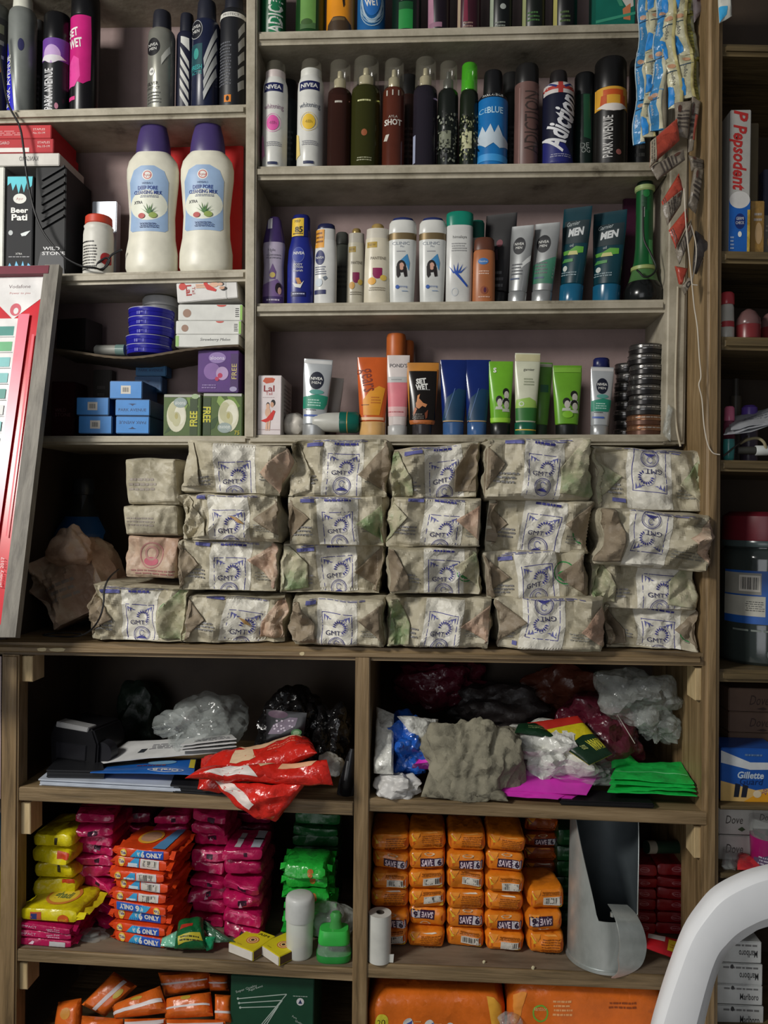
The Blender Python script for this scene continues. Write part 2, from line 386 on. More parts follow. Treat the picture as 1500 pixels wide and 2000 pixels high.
def upright(parent, name, top, bot, wpx, Yf, Yb, m, bev=0.15, label=None):
    """post with its front left edge from pixel top to pixel bot"""
    a, b = P(top[0], top[1], Yf), P(bot[0], bot[1], Yf); w_ = wpx * sc(a); bm = bmesh.new()
    vs = [[bm.verts.new((x, y, p.z)) for x, y in ((p.x, Yf), (p.x + w_, Yf), (p.x + w_, Yb), (p.x, Yb))] for p in (a, b)]
    bm.faces.new(vs[0]); bm.faces.new(vs[1])
    for i in range(4): bm.faces.new((vs[0][i], vs[0][(i + 1) % 4], vs[1][(i + 1) % 4], vs[1][i]))
    if bev: bmesh.ops.bevel(bm, geom=[e for e in bm.edges if abs(e.verts[0].co.y - Yf) < 1e-6 and abs(e.verts[1].co.y - Yf) < 1e-6], offset=w_ * bev, segments=3, affect='EDGES')
    bmesh.ops.recalc_face_normals(bm, faces=bm.faces)
    mb = MB(); mb.bm(bm, m); o = mb.build(name, parent)
    if label: o['label'] = label
    return o
def plane_box(name, a, b, m, parent=None, kind=None):
    mb = MB(); mb.box(a, b, m); o = mb.build(name, parent)
    if kind: o['kind'] = kind
    return o
plane_box('floor', (-2.6, -4.2, -0.02), (2.6, 0.6, 0), 'floor', kind='structure')
plane_box('wall_back', (-2.6, 0.50, 0), (2.6, 0.6, 2.9), 'wall', kind='structure')
zt = 2.12
# painted upper shelving
US = thing('display_shelving', 'cream painted built-in shelving with toiletries, above the paper parcels', 'shelves', P(490, 850, YU))
def sub(root, fn, *a, **k):
    before = set(COL.objects); r = fn(None, *a, **k)
    for o in set(COL.objects) - before:
        o.parent = root; o.matrix_parent_inverse = Matrix(); o.location = o.location - root.location
    return r
L0 = sub(US, board, 'shelf', (-60, -52), (480, -62), YU, YUB, 24, 'paint')
L1 = sub(US, board, 'shelf', (-60, 214), (483, 200), YU, YUB, 25, 'paint')
L2 = sub(US, board, 'shelf', (-60, 537), (482, 524), YU, YUB, 23, 'paint')
L3 = sub(US, board, 'shelf', (-60, 851), (484, 851), YU, 0.31, 17, 'paint')
R0 = sub(US, board, 'shelf', (499, 58), (1300, 40), YU, YUB, 27, 'paint')
R1 = sub(US, board, 'shelf', (495, 322), (1303, 313), YU, YUB, 27, 'paint')
R2 = sub(US, board, 'shelf', (495, 591), (1303, 583), YU, YUB, 25, 'paint')
R3 = sub(US, board, 'shelf', (483, 849), (1322, 848), YU, 0.31, 20, 'paint')
sub(US, upright, 'side_panel', (481, -90), (477, 856), 21, YU - 0.003, YUB, 'paint')
sub(US, upright, 'side_panel', (1313, -90), (1297, 866), 41, YU - 0.003, YUB + 0.01, 'paint')
sub(US, upright, 'side_panel', (-90, -90), (-90, 866), 25, YU, YUB, 'paint')
a, b = P(-90, -90, YUB), P(1345, 866, YUB)
def backp(parent, a, b, Y, m): return plane_box('back_panel', (a[0], Y, b[2]), (b[0], Y + 0.008, a[2]), m, parent)
sub(US, backp, (a.x, 0, 2.4), (b.x, 0, P(700, 866, YUB).z), YUB, 'wallpink')
# wooden cabinet below
WC = thing('wooden_cabinet', 'worn brown wooden cabinet under and around the paper parcels', 'cabinet', (P(690, 1265, 0).x, 0.15, 0))
WT = sub(WC, board, 'worktop', (-14, 1255), (1377, 1277), YL, YLB, 25, 'wood', 0.35)
M1 = sub(WC, board, 'shelf', (34, 1537), (690, 1566), YL + .004, YLB, 27, 'wood', 0.06)
M2 = sub(WC, board, 'shelf', (716, 1559), (1382, 1586), YL + .004, YLB, 26, 'wood', 0.06)
K1 = sub(WC, board, 'shelf', (24, 1853), (690, 1893), YL + .004, YLB, 24, 'wood', 0.06)
K2 = sub(WC, board, 'shelf', (712, 1882), (1375, 1910), YL + .004, YLB, 28, 'wood', 0.06)
for s_, pa, pb in ((K1, 26, 690), (K2, 712, 1372)):
    def dust(parent):
        p, q = s_.a, s_.b; mb = MB(); z = 0.0006
        mb.add([(p.x, .008, p.z + z), (q.x, .008, q.z + z), (q.x, YLB - .002, q.z + z), (p.x, YLB - .002, p.z + z)], [(0, 1, 2, 3)], 'shelfdust')
        return mb.build('shelf_lining', parent)
    sub(WC, dust)
def chip(parent, px, l):
    a_, b_ = WT.a, WT.b; mb = MB(); F = lambda x, z, e: V((x, YL - e - .0002, a_.z + (b_.z - a_.z) * (x - a_.x) / (b_.x - a_.x) + z)); x = P(px, 1262, YL).x; l *= .00077
    mb.poly([(x - l / 2, -.0085), (x - l * .2, -.007), (x + l * .3, -.0065), (x + l / 2, -.008), (x + l * .4, -.0115), (x, -.0125), (x - l * .4, -.0115)], (206, 190, 150, .7), F, .02)
    return mb.build('bare_wood_chip', parent)
for px, l in ((82, 20), (112, 34), (590, 10)): sub(WC, chip, px, l)
def upz(parent, name, pxt, pyt, pxb, pyb, wpx, Yf, Yb, m, **k): return upright(parent, name, (pxt, pyt), (pxb, pyb), wpx, Yf, Yb, m, **k)
sub(WC, upz, 'divider', 694, 1282, 682, 2560, 29, YL + .001, YLB, 'woodv', bev=.06)
sub(WC, upz, 'post', 3, 1279, -8, 2560, 34, YL, 0.03, 'woodv', bev=.1)
sub(WC, upz, 'post', 1382, -90, 1368, 2560, 33, YL, YU + .02, 'woodv', bev=.3)
sub(WC, upz, 'side_panel', 1378, 862, 1372, 2560, 24, 0.02, YLB, 'woodv', bev=0)
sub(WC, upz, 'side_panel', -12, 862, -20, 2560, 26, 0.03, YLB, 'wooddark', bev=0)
for px, py, h, s_ in ((42, 1281, 50, 22), (38, 1567, 62, 22), (34, 1880, 52, 20), (1358, 1304, 64, 24), (1356, 1614, 62, 24), (1350, 1938, 50, 22)):
    sub(WC, upright, 'cleat', (px, py), (px, py + h), s_, YL + .012, YL + .05, 'woodpale', bev=.05, label='pale sawn wood cleat under a board end')
a, b = P(-40, 860, YLB), P(1400, 2560, YLB)
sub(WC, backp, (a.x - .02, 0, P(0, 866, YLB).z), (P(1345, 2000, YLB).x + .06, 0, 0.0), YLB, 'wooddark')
# side shelving, right of the post
SS = thing('side_shelving', 'brown wooden shelving column at the right edge, beside the tall post', 'shelves', (P(1500, 1300, 0).x + .15, 0.15, 0))
YS = 0.006; YSB = 0.26
def sh(p0, y, th): return sub(SS, board, 'shelf', (p0, y), (2000, y + 12), YS, YSB, th, 'woodside', 0.3)
S0 = sh(1412, 82, 24); S1 = sh(1412, 488, 24); S2 = sh(1412, 656, 26); S3 = sh(1410, 898, 22); S4 = sh(1408, 1308, 25); S5 = sh(1408, 1574, 8); S6 = sh(1408, 1706, 10); S7 = sh(1406, 2040, 22)
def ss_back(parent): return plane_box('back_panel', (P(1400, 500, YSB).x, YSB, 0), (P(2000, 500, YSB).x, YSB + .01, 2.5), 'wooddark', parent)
sub(SS, ss_back)
def ss_side(parent): return plane_box('side_panel', (P(2000, 500, YS).x - .02, YS, 0), (P(2000, 500, YS).x, YSB, zt), 'wood', parent)
sub(SS, ss_side)
# worktop of the neighbouring bay carrying the leaning board, left of the cabinet
LB = thing('side_ledge', 'brown wooden ledge left of the cabinet at worktop height', 'ledge', P(-60, 1258, -.05))
def ledge(parent): 
    p = P(4, 1252, YL); z = P(38, 1246, -.072).z - .0012; return plane_box('ledge_board', (p.x - .34, -0.13, z - .03), (p.x - .036, YLB, z), 'wood', parent)
sub(LB, ledge)
def ledge2(parent):
    p = P(4, 1252, YL); return plane_box('ledge_support', (p.x - .30, 0.0, 0), (p.x - .04, YLB, p.z - .02), 'wooddark', parent)
sub(LB, ledge2)

# ------------------------------------------------------------------ builders for goods
def item(name, label, cat, px0, px1, pytop, surf, Y, parts, prints=(), tilt=0, rotz=0, group=None, dz=0.0, N=36, loc=None, lean=0):
    """parts: (name, material, profile) with profile points (z share, radius share[, depth ratio[, n]]); prints in shares of half width and height"""
    base = loc or on(surf, (px0 + px1) / 2, Y, dz); s = sc(base); W = (px1 - px0) * s / 2; H = hpx(base, pytop)
    if tilt: H /= math.cos(R(tilt))
    t = thing(name, label, cat, base, (R(lean), R(tilt), R(rotz)), group); mbs = []
    for pn, m, prof in parts:
        secs = []
        for q in prof:
            z, r_ = q[0], q[1]; ra = q[2] if len(q) > 2 else 1.0; n = q[3] if len(q) > 3 else 2.0
            secs.append((z * H, r_ * W, r_ * W * ra if ra >= 0 else -ra * W, n, 0, 0))
        mb = MB(); mb.loft(secs, m, N); mb.secs = secs; mbs.append((pn, mb))
    for pr in prints:
        k = 0
        if isinstance(pr[0], int): k, pr = pr[0], pr[1:]
        mb = mbs[k][1]; secs = mb.secs
        def F(x, z, e, secs=secs):
            for i in range(len(secs) - 1):
                a, b = secs[i], secs[i + 1]
                if z <= b[0] or i == len(secs) - 2:
                    f = 0 if b[0] == a[0] else max(0, min(1, (z - a[0]) / (b[0] - a[0]))); break
            rx, ry, n = (a[j] + (b[j] - a[j]) * f for j in (1, 2, 3)); u = max(-.985, min(.985, x / rx))
            return V((u * (rx + e), -(ry + e) * (1 - abs(u) ** n) ** (1 / n) - e * .4, z))
        draw(mb, F, pr, W, H)
    done = {}
    for pn, mb in mbs:
        up, _, nm_ = pn.rpartition('>'); done[nm_] = mb.build(nm_, done.get(up, t))
    return t
def draw(mb, F, pr, W, H):
    k, a = pr[0], pr[1:]
    if k == 't':
        o = a[5] if len(a) > 5 else {}
        o = dict(o)
        if 'w' in o: o['w'] *= W if abs(math.sin(R(o.get('rot', 0)))) < .7 else H
        mb.text(a[0], a[1] * W, a[2] * H, a[3] * H, a[4], F, **o)
    elif k == 'r': mb.rect(a[0] * W, a[1] * H, a[2] * W, a[3] * H, a[4], F)
    elif k == 'e': mb.ell(a[0] * W, a[1] * H, a[2] * W, (a[3] * H if a[3] else a[2] * W), a[4], F, ring=a[5] if len(a) > 5 else 0)
    elif k == 'p': mb.poly([(x * W, z * H) for x, z in a[0]], a[1], F)
    elif k == 'l': mb.lines(a[0] * W, a[1] * H, a[2] * W, a[3] * H, a[4], a[5], F)
    elif k == 'b': mb.barcode(a[0] * W, a[1] * H, a[2] * W, a[3] * H, F)
def carton(name, label, cat, px0, px1, pytop, surf, Y, d, m, prints=(), rotz=0, group=None, dz=0.0, bev=.0012, ry=0, mside=None, extra=None, pybase=None, name_body='box_body'):
    """printed box: base centre on surf; prints on the front"""
    base = on(surf, (px0 + px1) / 2, Y, dz) if pybase is None else P((px0 + px1) / 2, pybase, Y)
    s = sc(base); W = (px1 - px0) * s / 2; H = hpx(base, pytop)
    t = thing(name, label, cat, base, (0, R(ry), R(rotz)), group); mb = MB()
    mb.box((-W, 0, 0), (W, d, H), mside or m, bev)
    F = lambda x, z, e: V((x, -e, z))
    if mside: mb.rect(-W + bev, bev, W - bev, H - bev, m, F, .05)
    for pr in prints: draw(mb, F, pr, W, H)
    if extra: extra(mb, W, H, d)
    mb.build(name_body, t); return t
def quad(name, label, cat, c, th, m, nu=16, nv=12, amp=0.0, seed=1, prints=(), group=None, crimp=0, mb2=None, part=None, ncr=12, back=None, puff=0.5, parent=None, build=True):
    """filled packet or sheet spanned by four corners TL, TR, BR, BL = (px, py, Y)"""
    TL, TR, BR, BL = [P(*q) for q in c]; ctr = (TL + TR + BR + BL) / 4
    U = ((TR - TL) + (BR - BL)).normalized(); Wv = ((TL - BL) + (TR - BR)).normalized(); Nn = U.cross(Wv).normalized()
    if Nn.y > 0 and abs(Nn.y) > .2: Nn = -Nn
    elif Nn.z < 0 and abs(Nn.y) <= .2: Nn = -Nn
    cr0 = Crease(seed, ncr, (TR - BL).length, amp * .6); o3 = V((seed * .9, seed * .37, 2)); L3_ = (TR - BL).length; tq = Tri(seed, 5, L3_ * .12, L3_ * .4, amp * 1.1, False)
    cr = lambda p: cr0(p) + (tq(p) + amp * L3_ * .06 * billow(p / L3_ + o3, 3.2, 3) if amp else 0)
    def S(u, v, side, e=0.0):
        a, b = (u + 1) / 2, (v + 1) / 2
        p = (TL * (1 - a) + TR * a) * b + (BL * (1 - a) + BR * a) * (1 - b)
        k = max(0, (1 - abs(u) ** 4)) ** puff * max(0, (1 - abs(v) ** 4)) ** puff
        if crimp: k = k if abs(u) < 1 - crimp else 0
        return p - ctr + Nn * (side * (th / 2 * k + 0.0006 + e) + cr(p - ctr))
    vs = []; fs = []
    for sd in (1, -1):
        o = len(vs)
        for j in range(nv + 1):
            for i in range(nu + 1): vs.append(S(-1 + 2 * i / nu, -1 + 2 * j / nv, sd))
        for j in range(nv):
            for i in range(nu):
                q = o + j * (nu + 1) + i; fs.append((q, q + 1, q + nu + 2, q + nu + 1)[::sd])
    o = (nu + 1) * (nv + 1); ring = [i for i in range(nu + 1)] + [j * (nu + 1) + nu for j in range(1, nv + 1)] + [nv * (nu + 1) + i for i in range(nu - 1, -1, -1)] + [j * (nu + 1) for j in range(nv - 1, 0, -1)]
    for i in range(len(ring)): a, b = ring[i], ring[(i + 1) % len(ring)]; fs.append((a, a + o, b + o, b))
    mb = MB(); mb.add(vs, fs, m)
    F = lambda x, z, e: S(max(-1, min(1, x)), max(-1, min(1, z)), 1, e + .0002)
    for pr in prints: draw_uv(mb, F, pr)
    if parent: return mb.build(part or name, parent, ctr - V(parent.location))
    if part:
        t = thing(name, label, cat, ctr, group=group); mb.build(part, t); return t
    o = mb.build(name, None, ctr); return tag(o, label, cat, group)
def draw_uv(mb, F, pr):
    """prints on a packet in its own -1..1 coordinates"""
    k, a = pr[0], pr[1:]
    me = .12
    if k == 't': o = a[5] if len(a) > 5 else {}; mb.text(a[0], a[1], a[2], a[3], a[4], F, me=me, **o)
    elif k == 'r': mb.rect(a[0], a[1], a[2], a[3], a[4], F, me)
    elif k == 'e': mb.ell(a[0], a[1], a[2], a[3], a[4], F, ring=a[5] if len(a) > 5 else 0, me=me)
    elif k == 'p': mb.poly(a[0], a[1], F, me)
    elif k == 'l': mb.lines(a[0], a[1], a[2], a[3], a[4], a[5], F)
    elif k == 'b': mb.barcode(a[0], a[1], a[2], a[3], F)
def blob(name, label, cat, x0, y0, x1, y1, Y, ry, m, seed=1, amp=0.15, n=5, ncr=22, flat=None, group=None, sq=2.4, taper=0.0, lowf=.25, parts=()):
    """crumpled bag: squashed, creased ball filling the pixel box; flat = height its underside is cut off at"""
    c = P((x0 + x1) / 2, (y0 + y1) / 2, Y); s = sc(c); rx, rz = (x1 - x0) * s / 2, (y1 - y0) * s / 2
    bm = bmesh.new(); bmesh.ops.create_icosphere(bm, subdivisions=n, radius=1); cr = Crease(seed, ncr, 2.0, amp); off = V((seed * 3.1, seed * 1.7, seed)); tr = Tri(seed, 4, .5, 1.1, amp * 1.5, False); t2 = Tri(seed + 5, 3, .2, .4, amp * 1.2, False)
    for v in bm.verts:
        p = v.co.copy(); k = (abs(p.x) ** sq + abs(p.y) ** sq + abs(p.z) ** sq) ** (-1 / sq); q = p * k
        q *= 1 + cr(q) * .35 + lowf * noise.noise(q * 1.6 + off) + tr(q) + t2(q) + amp * .25 * billow(q + off, 2.2, 3); w_ = 1 - taper * q.z
        v.co = V((q.x * rx * w_, q.y * ry, q.z * rz))
        if flat is not None: v.co.z = max(v.co.z, flat - c.z)
    mb = MB(); mb.bm(bm, m); o = mb.build(name, None, c, smooth=28); return tag(o, label, cat, group)
# ------------------------------------------------------------------ upper shelves: cans, bottles, tubes, boxes
WH = (226, 226, 220); BK = (20, 20, 23, .35); NAVY = (24, 28, 66, .3); SIL = (168, 170, 170, .32, .55); GREYT = (120, 120, 124)
CANB = [(0, .93), (.012, 1), (.70, 1), (.735, .97), (.755, .86)]
CAPC = [(.75, .76), (.765, .8), (.97, .76), (.99, .7), (1, .55)]
def can_(b1=.76, cap=.78):
    """profile of an aerosol body up to share b1 with a narrower cap above"""
    return [(0, .93), (.012, 1), (b1 - .06, 1), (b1 - .02, .95), (b1, .84)], [(b1 - .005, cap - .02), (b1 + .01, cap), (.965, cap - .05), (.99, cap - .1), (1, cap - .3)]
def flush(b1):
    return [(0, .95), (.012, 1), (b1, 1)], [(b1, .97), (b1 + .006, .985), (.96, .96), (.985, .88), (1, .6)]
def can(label, px0, px1, top, surf, Y, body, cap, b1=.76, kind='n', prints=(), cat='spray can', name='spray_can', group=None, capr=.78, dome=None, **k):
    pb, pc = can_(b1, capr) if kind == 'n' else flush(b1)
    parts = [('can_body', body, pb), ('cap', cap, pc)]
    return item(name, label, cat, px0, px1, top, surf, Y, parts, prints, group=group, **k)
Yf = YU + .034; Yb = YU + .088
G_L1 = 'spray cans on the top left shelf'
# -- top left shelf
can('black patterned can cut by the left picture edge, top left shelf', -34, 14, 14, L1, Yf, (38, 38, 40), (60, 62, 58), .86, 'f',
    [('r', -.9, .5, .9, .53, (140, 140, 132)), ('r', -.9, .62, .9, .66, (120, 120, 112)), ('e', .55, .42, .3, .06, (150, 92, 40)), ('r', -.9, .72, .9, .8, (96, 98, 80))], group=G_L1)
can('tall grey can with white cap and slanting blue side, top left shelf', 16, 68, -6, L1, Yf, (128, 132, 128, .35, .3), (205, 205, 192), .87, 'n',
    [('p', [(-1, .05), (-.02, .0), (-.35, .3), (-.75, .57), (-1, .6)], (36, 34, 190)), ('e', .35, .55, .2, .05, (44, 44, 84)),
     ('t', 'PARK AVENUE', -.62, .26, .045, WH, {'rot': 90, 'w': .42, 'bold': .01})], group=G_L1, capr=.72)
can('slim black can behind the tall grey one, top left shelf', 58, 88, 42, L1, Yb, (30, 31, 36), (70, 70, 70), .8, 'n', [('l', -.6, .1, .6, .5, 8, (100, 100, 104))], group=G_L1)
can('black can with purple dome band and white vertical lettering, top left shelf', 84, 137, 32, L1, Yf + .002, (28, 30, 34, .35), (14, 14, 16, .3), .72, 'f',
    [('r', -.97, .5, .97, .715, (106, 62, 150)), ('e', 0, .56, .62, .09, (190, 160, 206)), ('p', [(-.9, .52), (-.5, .5), (-.1, .47), (0, .5), (.12, .47), (.5, .5), (.9, .52), (.6, .55), (-.6, .55)], (216, 212, 216)),
     ('t', 'PARK AVENUE', -.18, .22, .085, (214, 214, 216), {'rot': 90, 'w': .4, 'bold': .012}), ('e', .4, .06, .12, .03, (190, 130, 150))], group=G_L1)
can('tall hot pink and black can, top left shelf', 137, 192, -8, L1, Yf + .002, (18, 16, 19, .3), (16, 16, 18, .3), .79, 'f',
    [('p', [(-1, .22), (-.6, .2), (-.2, .24), (.3, .22), (.72, .26), (.74, .6), (.7, .775), (-1, .775)], (196, 36, 120, .3)), ('p', [(-1, .2), (-.3, .2), (.1, .28), (0, .42), (-.4, .45), (-1, .36)], (224, 74, 156, .3)),
     ('t', 'SET', -.5, .64, .065, WH, {'w': .8, 'rot': 6, 'bold': .03}), ('t', 'WET', -.3, .55, .07, WH, {'w': 1.0, 'rot': 6, 'bold': .03}), ('r', -.8, .09, -.25, .12, (214, 60, 130))], group=G_L1)
for lab, x0, x1, tp, Y, bc, cc, pr in (
  ('silver grey can with black cap, left of the dark cans, top left shelf', 288, 340, 25, Yf, (150, 150, 140, .3, .5), (34, 35, 44), [('e', -.35, .6, .55, .085, (22, 22, 26)), ('t', 'NIVEA', -.35, .62, .028, WH, {'w': .8}), ('t', 'MEN', -.35, .58, .026, WH, {'w': .6}), ('e', -.4, .36, .22, .037, WH), ('t', '48', -.4, .36, .025, BK), ('t', 'SILVER', -.35, .245, .033, (52, 52, 52), {'w': .95}), ('t', 'PROTECT', -.3, .2, .026, (60, 60, 60), {'w': 1.0}), ('l', -.8, .05, .3, .17, 4, (100, 100, 96)), ('p', [(.3, .5), (.8, .62), (.85, .56), (.3, .42)], (186, 186, 178))]),
  ('navy can with white diagonal stripes standing partly behind, top left shelf', 343, 382, 29, Yf + .012, (26, 28, 48), (28, 30, 42), [('p', [(-.3, .74), (.5, .72), (.55, .6), (-.3, .68)], (206, 206, 200))] + [('p', [(-.35, .64 - .1 * i), (.5, .5 - .1 * i), (.55, .43 - .1 * i), (-.3, .57 - .1 * i)], (206, 206, 200)) for i in range(5)]),
  ('navy and teal can with round badge and silver stripes, top left shelf', 374, 428, 5, Yf - .004, (26, 32, 58, .3), (32, 34, 46), [('r', -.97, .32, .0, .56, (28, 74, 82)), ('e', -.5, .69, .5, .085, (18, 20, 30)), ('e', -.5, .69, .5, .085, (170, 172, 172), .93), ('t', 'NIVEA', -.52, .715, .028, WH, {'w': .75}), ('t', 'MEN', -.5, .672, .028, WH, {'w': .55}), ('e', -.45, .47, .2, .05, (58, 150, 140)), ('t', 'FRESH', -.42, .35, .04, (60, 160, 160), {'w': .85, 'bold': .02}), ('t', 'ACTIVE', -.4, .3, .03, (60, 160, 160), {'w': .8})] + [('p', [(.1, .42 - .1 * i), (.85, .72 - .12 * i), (.9, .65 - .12 * i), (.15, .35 - .1 * i)], (188, 190, 188)) for i in range(4)]),
  ('black can with white collar and orange flame mark, top left shelf', 428, 480, -10, Yf, (26, 27, 32), (30, 32, 42), [('r', -.97, .75, .97, .79, (210, 208, 200)), ('t', 'PROTECT', 0, .77, .02, (60, 60, 66), {'w': 1.2}), ('l', -.9, .18, .1, .55, 14, (96, 98, 104)), ('r', -.4, .04, .12, .1, (220, 130, 40)), ('e', -.14, .07, .12, .022, BK)] + [('p', [(.55, .64 - .11 * i), (.9, .73 - .12 * i), (.92, .66 - .12 * i), (.58, .57 - .11 * i)], (160, 160, 156)) for i in range(5)])):
    can(lab, x0, x1, tp, L1, Y, bc, cc, .8 if tp > 0 else .84, 'n', pr, group=G_L1, capr=.7)
# -- second left shelf: boxes and cleansing bottles
carton('gift_box', 'slim black carton with turquoise plumes top and bottom, left shelf', 'box', 10, 63, 343, L2, YU + .012, .04, (22, 23, 27, .65), [
    ('p', [(-.95, .99), (.95, .99), (.9, .9), (.6, .86), (.5, .93), (.3, .83), (.1, .92), (-.1, .82), (-.3, .92), (-.55, .85), (-.7, .93), (-.95, .9)], (48, 190, 204)),
    ('p', [(-.95, .01), (.95, .01), (.9, .1), (.7, .13), (.5, .05), (.3, .15), (.1, .06), (-.2, .15), (-.4, .06), (-.7, .13), (-.95, .05)], (60, 176, 220)),
    ('e', 0, .77, .5, .05, (214, 214, 206)), ('t', 'Ayur', 0, .77, .025, (150, 60, 56)), ('t', 'Beer', 0, .655, .05, WH, {'w': 1.3, 'bold': .03}), ('t', 'Pati', 0, .585, .06, WH, {'w': 1.2, 'bold': .03}),
    ('e', -.65, .43, .17, .025, (170, 176, 176)), ('p', [(.1, .42), (.5, .44), (.85, .45), (.5, .4), (.2, .395)], (206, 212, 212)), ('t', 'XTRA', 0, .22, .018, WH), ('l', -.8, .18, .8, .2, 1, GREYT)])
carton('carton', 'white carton edge at left picture border, beside the slim black carton', 'box', -46, 6, 312, L2, YU + .014, .05, (216, 216, 206))
def ridges(mb, W, H, d):
    F = lambda x, z, e: V((x, -e, z))
    for i in range(7):
        z = H * (.42 + .075 * i); mb.prism([(-W * .55, z), (W * .9, z + H * .12), (W * .92, z + H * .14), (-W * .55, z + H * .025)], -.0035, .001, (24, 25, 28, .6))
carton('gift_box', 'large black carton with diagonal ridges, under the red boxes', 'box', 66, 127, 326, L2, YU + .014, .1, (13, 14, 16, .6), [
    ('p', [(-.9, .0), (1, .0), (.85, .22), (-.6, .22)], (30, 32, 38, .5)), ('t', 'WILD', .1, .25, .03, (206, 206, 206), {'w': 1.1, 'bold': .02}), ('t', 'STONE', .25, .205, .03, (206, 206, 206), {'w': 1.5, 'bold': .02}), ('e', .2, .05, .45, .02, (200, 204, 204))], extra=ridges)
base = P(40, 322, YU + .02)
# stack of stationery boxes on the black cartons
b0 = on(L2, 96, YU + .014); zt_ = b0.z + hpx(b0, 326) + .0006
for i, (x1, h, m_, lab, pr, pre) in enumerate((
    (118, 25, (198, 194, 186), 'pale grey box beneath the two red boxes on the left shelf', [('t', 'KANGARO', .35, .55, .36, (60, 58, 58), {'w': .4, 'flip': True})], 3),
    (106, 28, (176, 30, 40, .6), 'red box with white band, lower of the two on the left shelf', [('r', -.97, .06, .45, .36, (222, 214, 208)), ('t', 'STAPLES', .78, .72, .15, (226, 190, 186), {'w': .28}), ('t', 'No.10-1M', .78, .45, .15, (226, 190, 186), {'w': .28}), ('t', 'KANGARO', -.2, .7, .2, (226, 190, 186), {'w': .4})], 4),
    (101, 27, (184, 34, 42, .6), 'red box with small white print, topmost on the left shelf', [('t', 'STAPLES', .72, .66, .15, (226, 190, 186), {'w': .28}), ('t', 'No.10-1M', .72, .4, .15, (226, 190, 186), {'w': .28}), ('l', -.9, .2, .3, .6, 3, (214, 130, 130))], 4))):
    x0 = -70; c_ = P((x0 + x1) / 2, 320, YU + .01); s = sc(c_); c_.z = zt_; H = h * s; W = (x1 - x0) * s / 2
    t = thing('stationery_box', lab, 'box', c_, (0, 0, 0)); mb = MB(); mb.box((-W, 0, 0), (W, .095, H - .0006), m_, .001); F = lambda x, z, e: V((x, -e, z))
    for pr_ in pr: draw(mb, F, pr_, W, H)
    mb.build('box_body', t); zt_ += H
# white jar with red lid, mirror box
item('pill_jar', 'small white jar with red lid on the left shelf', 'jar', 163, 220, 425, L2, YU + .03, [
    ('jar_body', (214, 212, 202), [(0, .92), (.02, 1), (.68, 1), (.74, .97), (.78, .92), (.82, .97), (.87, .8)]), ('lid', (196, 66, 44), [(.86, .86), (.87, .9), (.98, .88), (1, .8)])],
    [('l', -.85, .05, .3, .48, 9, (70, 68, 66)), ('l', -.85, .5, .1, .55, 1, (40, 40, 40)), ('e', .8, .26, .3, .1, (180, 50, 52))])
carton('foil_box', 'small mirror-bright silver box behind the white jar', 'box', 177, 226, 393, L2, YU + .074, .02, (190, 196, 204, .4, .7))
LBL = (150, 176, 208); GR1, GR2 = (46, 98, 52), (86, 130, 66)
def cleanser(lab, x0, x1, tp):
    prof = [(0, .84, .62), (.012, .92, .62), (.05, 1.0, .62), (.14, 1.0, .62), (.24, .90, .62), (.38, .87, .62), (.5, .93, .62), (.62, 1.0, .62), (.68, 1.0, .62), (.73, .93, .62), (.765, .78, .64), (.785, .66, .7)]
    cap = [(.775, .64, .75), (.79, .66, .75), (.84, .64, .75), (.9, .58, .75), (.95, .5, .75), (.985, .44, .75), (1, .36, .75)]
    t = item('cleanser_bottle', lab, 'bottle', x0, x1, tp, L2, YU + .036, [('bottle_body', (222, 219, 202, .35), prof), ('cap', (70, 56, 108, .4), cap)], [
        ('p', [(-.72, .28), (-.62, .265), (.62, .265), (.72, .28), (.7, .42), (.72, .5), (.74, .58), (.6, .645), (.25, .675), (-.25, .675), (-.55, .65), (-.74, .58), (-.72, .5), (-.7, .42)], LBL),
        ('e', .0, .43, .7, .095, (222, 224, 208)), ('e', 0, .615, .2, .032, WH), ('e', 0, .615, .16, .025, (196, 66, 60), .82), ('t', 'Ayur', 0, .615, .018, (176, 52, 50)),
        ('t', 'HERBALS', 0, .565, .012, (60, 84, 130), {'w': .4}), ('t', 'DEEP PORE', 0, .537, .022, (48, 70, 140), {'w': .75, 'bold': .02}), ('t', 'CLEANSING MILK', 0, .508, .022, (48, 70, 140), {'w': 1.05, 'bold': .02}), ('l', -.3, .475, .4, .492, 2, (90, 100, 130)), ('t', 'XTRA', -.36, .447, .018, (56, 58, 60), {'w': .34, 'bold': .01}),
        ] + [('p', [(.02, .375), (.1, .375), (.06 + dx, .4 + h_)], GR1 if i % 2 else GR2) for i, (dx, h_) in enumerate(((-.32, .01), (-.22, .03), (-.1, .042), (.02, .03), (.14, .045), (.28, .022), (.36, .0)))] + [
        ('e', -.22, .362, .13, .017, (176, 52, 50)), ('e', .2, .366, .15, .018, (140, 160, 84)), ('l', -.3, .285, .4, .32, 3, (76, 96, 140))], N=48)
    return t
cleanser('white cleansing bottle with purple cap, left of the pair', 245, 347, 238)
cleanser('white cleansing bottle with purple cap, right of the pair beside the post', 350, 454, 237)
pa, pb = P(332, 300, YUB - .012), P(476, 520, YUB - .012); zb = L2.z(pa.x)
mb = MB(); mb.box((pa.x, YUB - .014, zb + .0005), (pb.x - .004, YUB - .004, P(400, 232, YUB).z), 'redglow', .002)
tag(mb.build('plastic_folder', None), 'glossy red plastic folder standing behind the white cleansing bottles', 'folder')
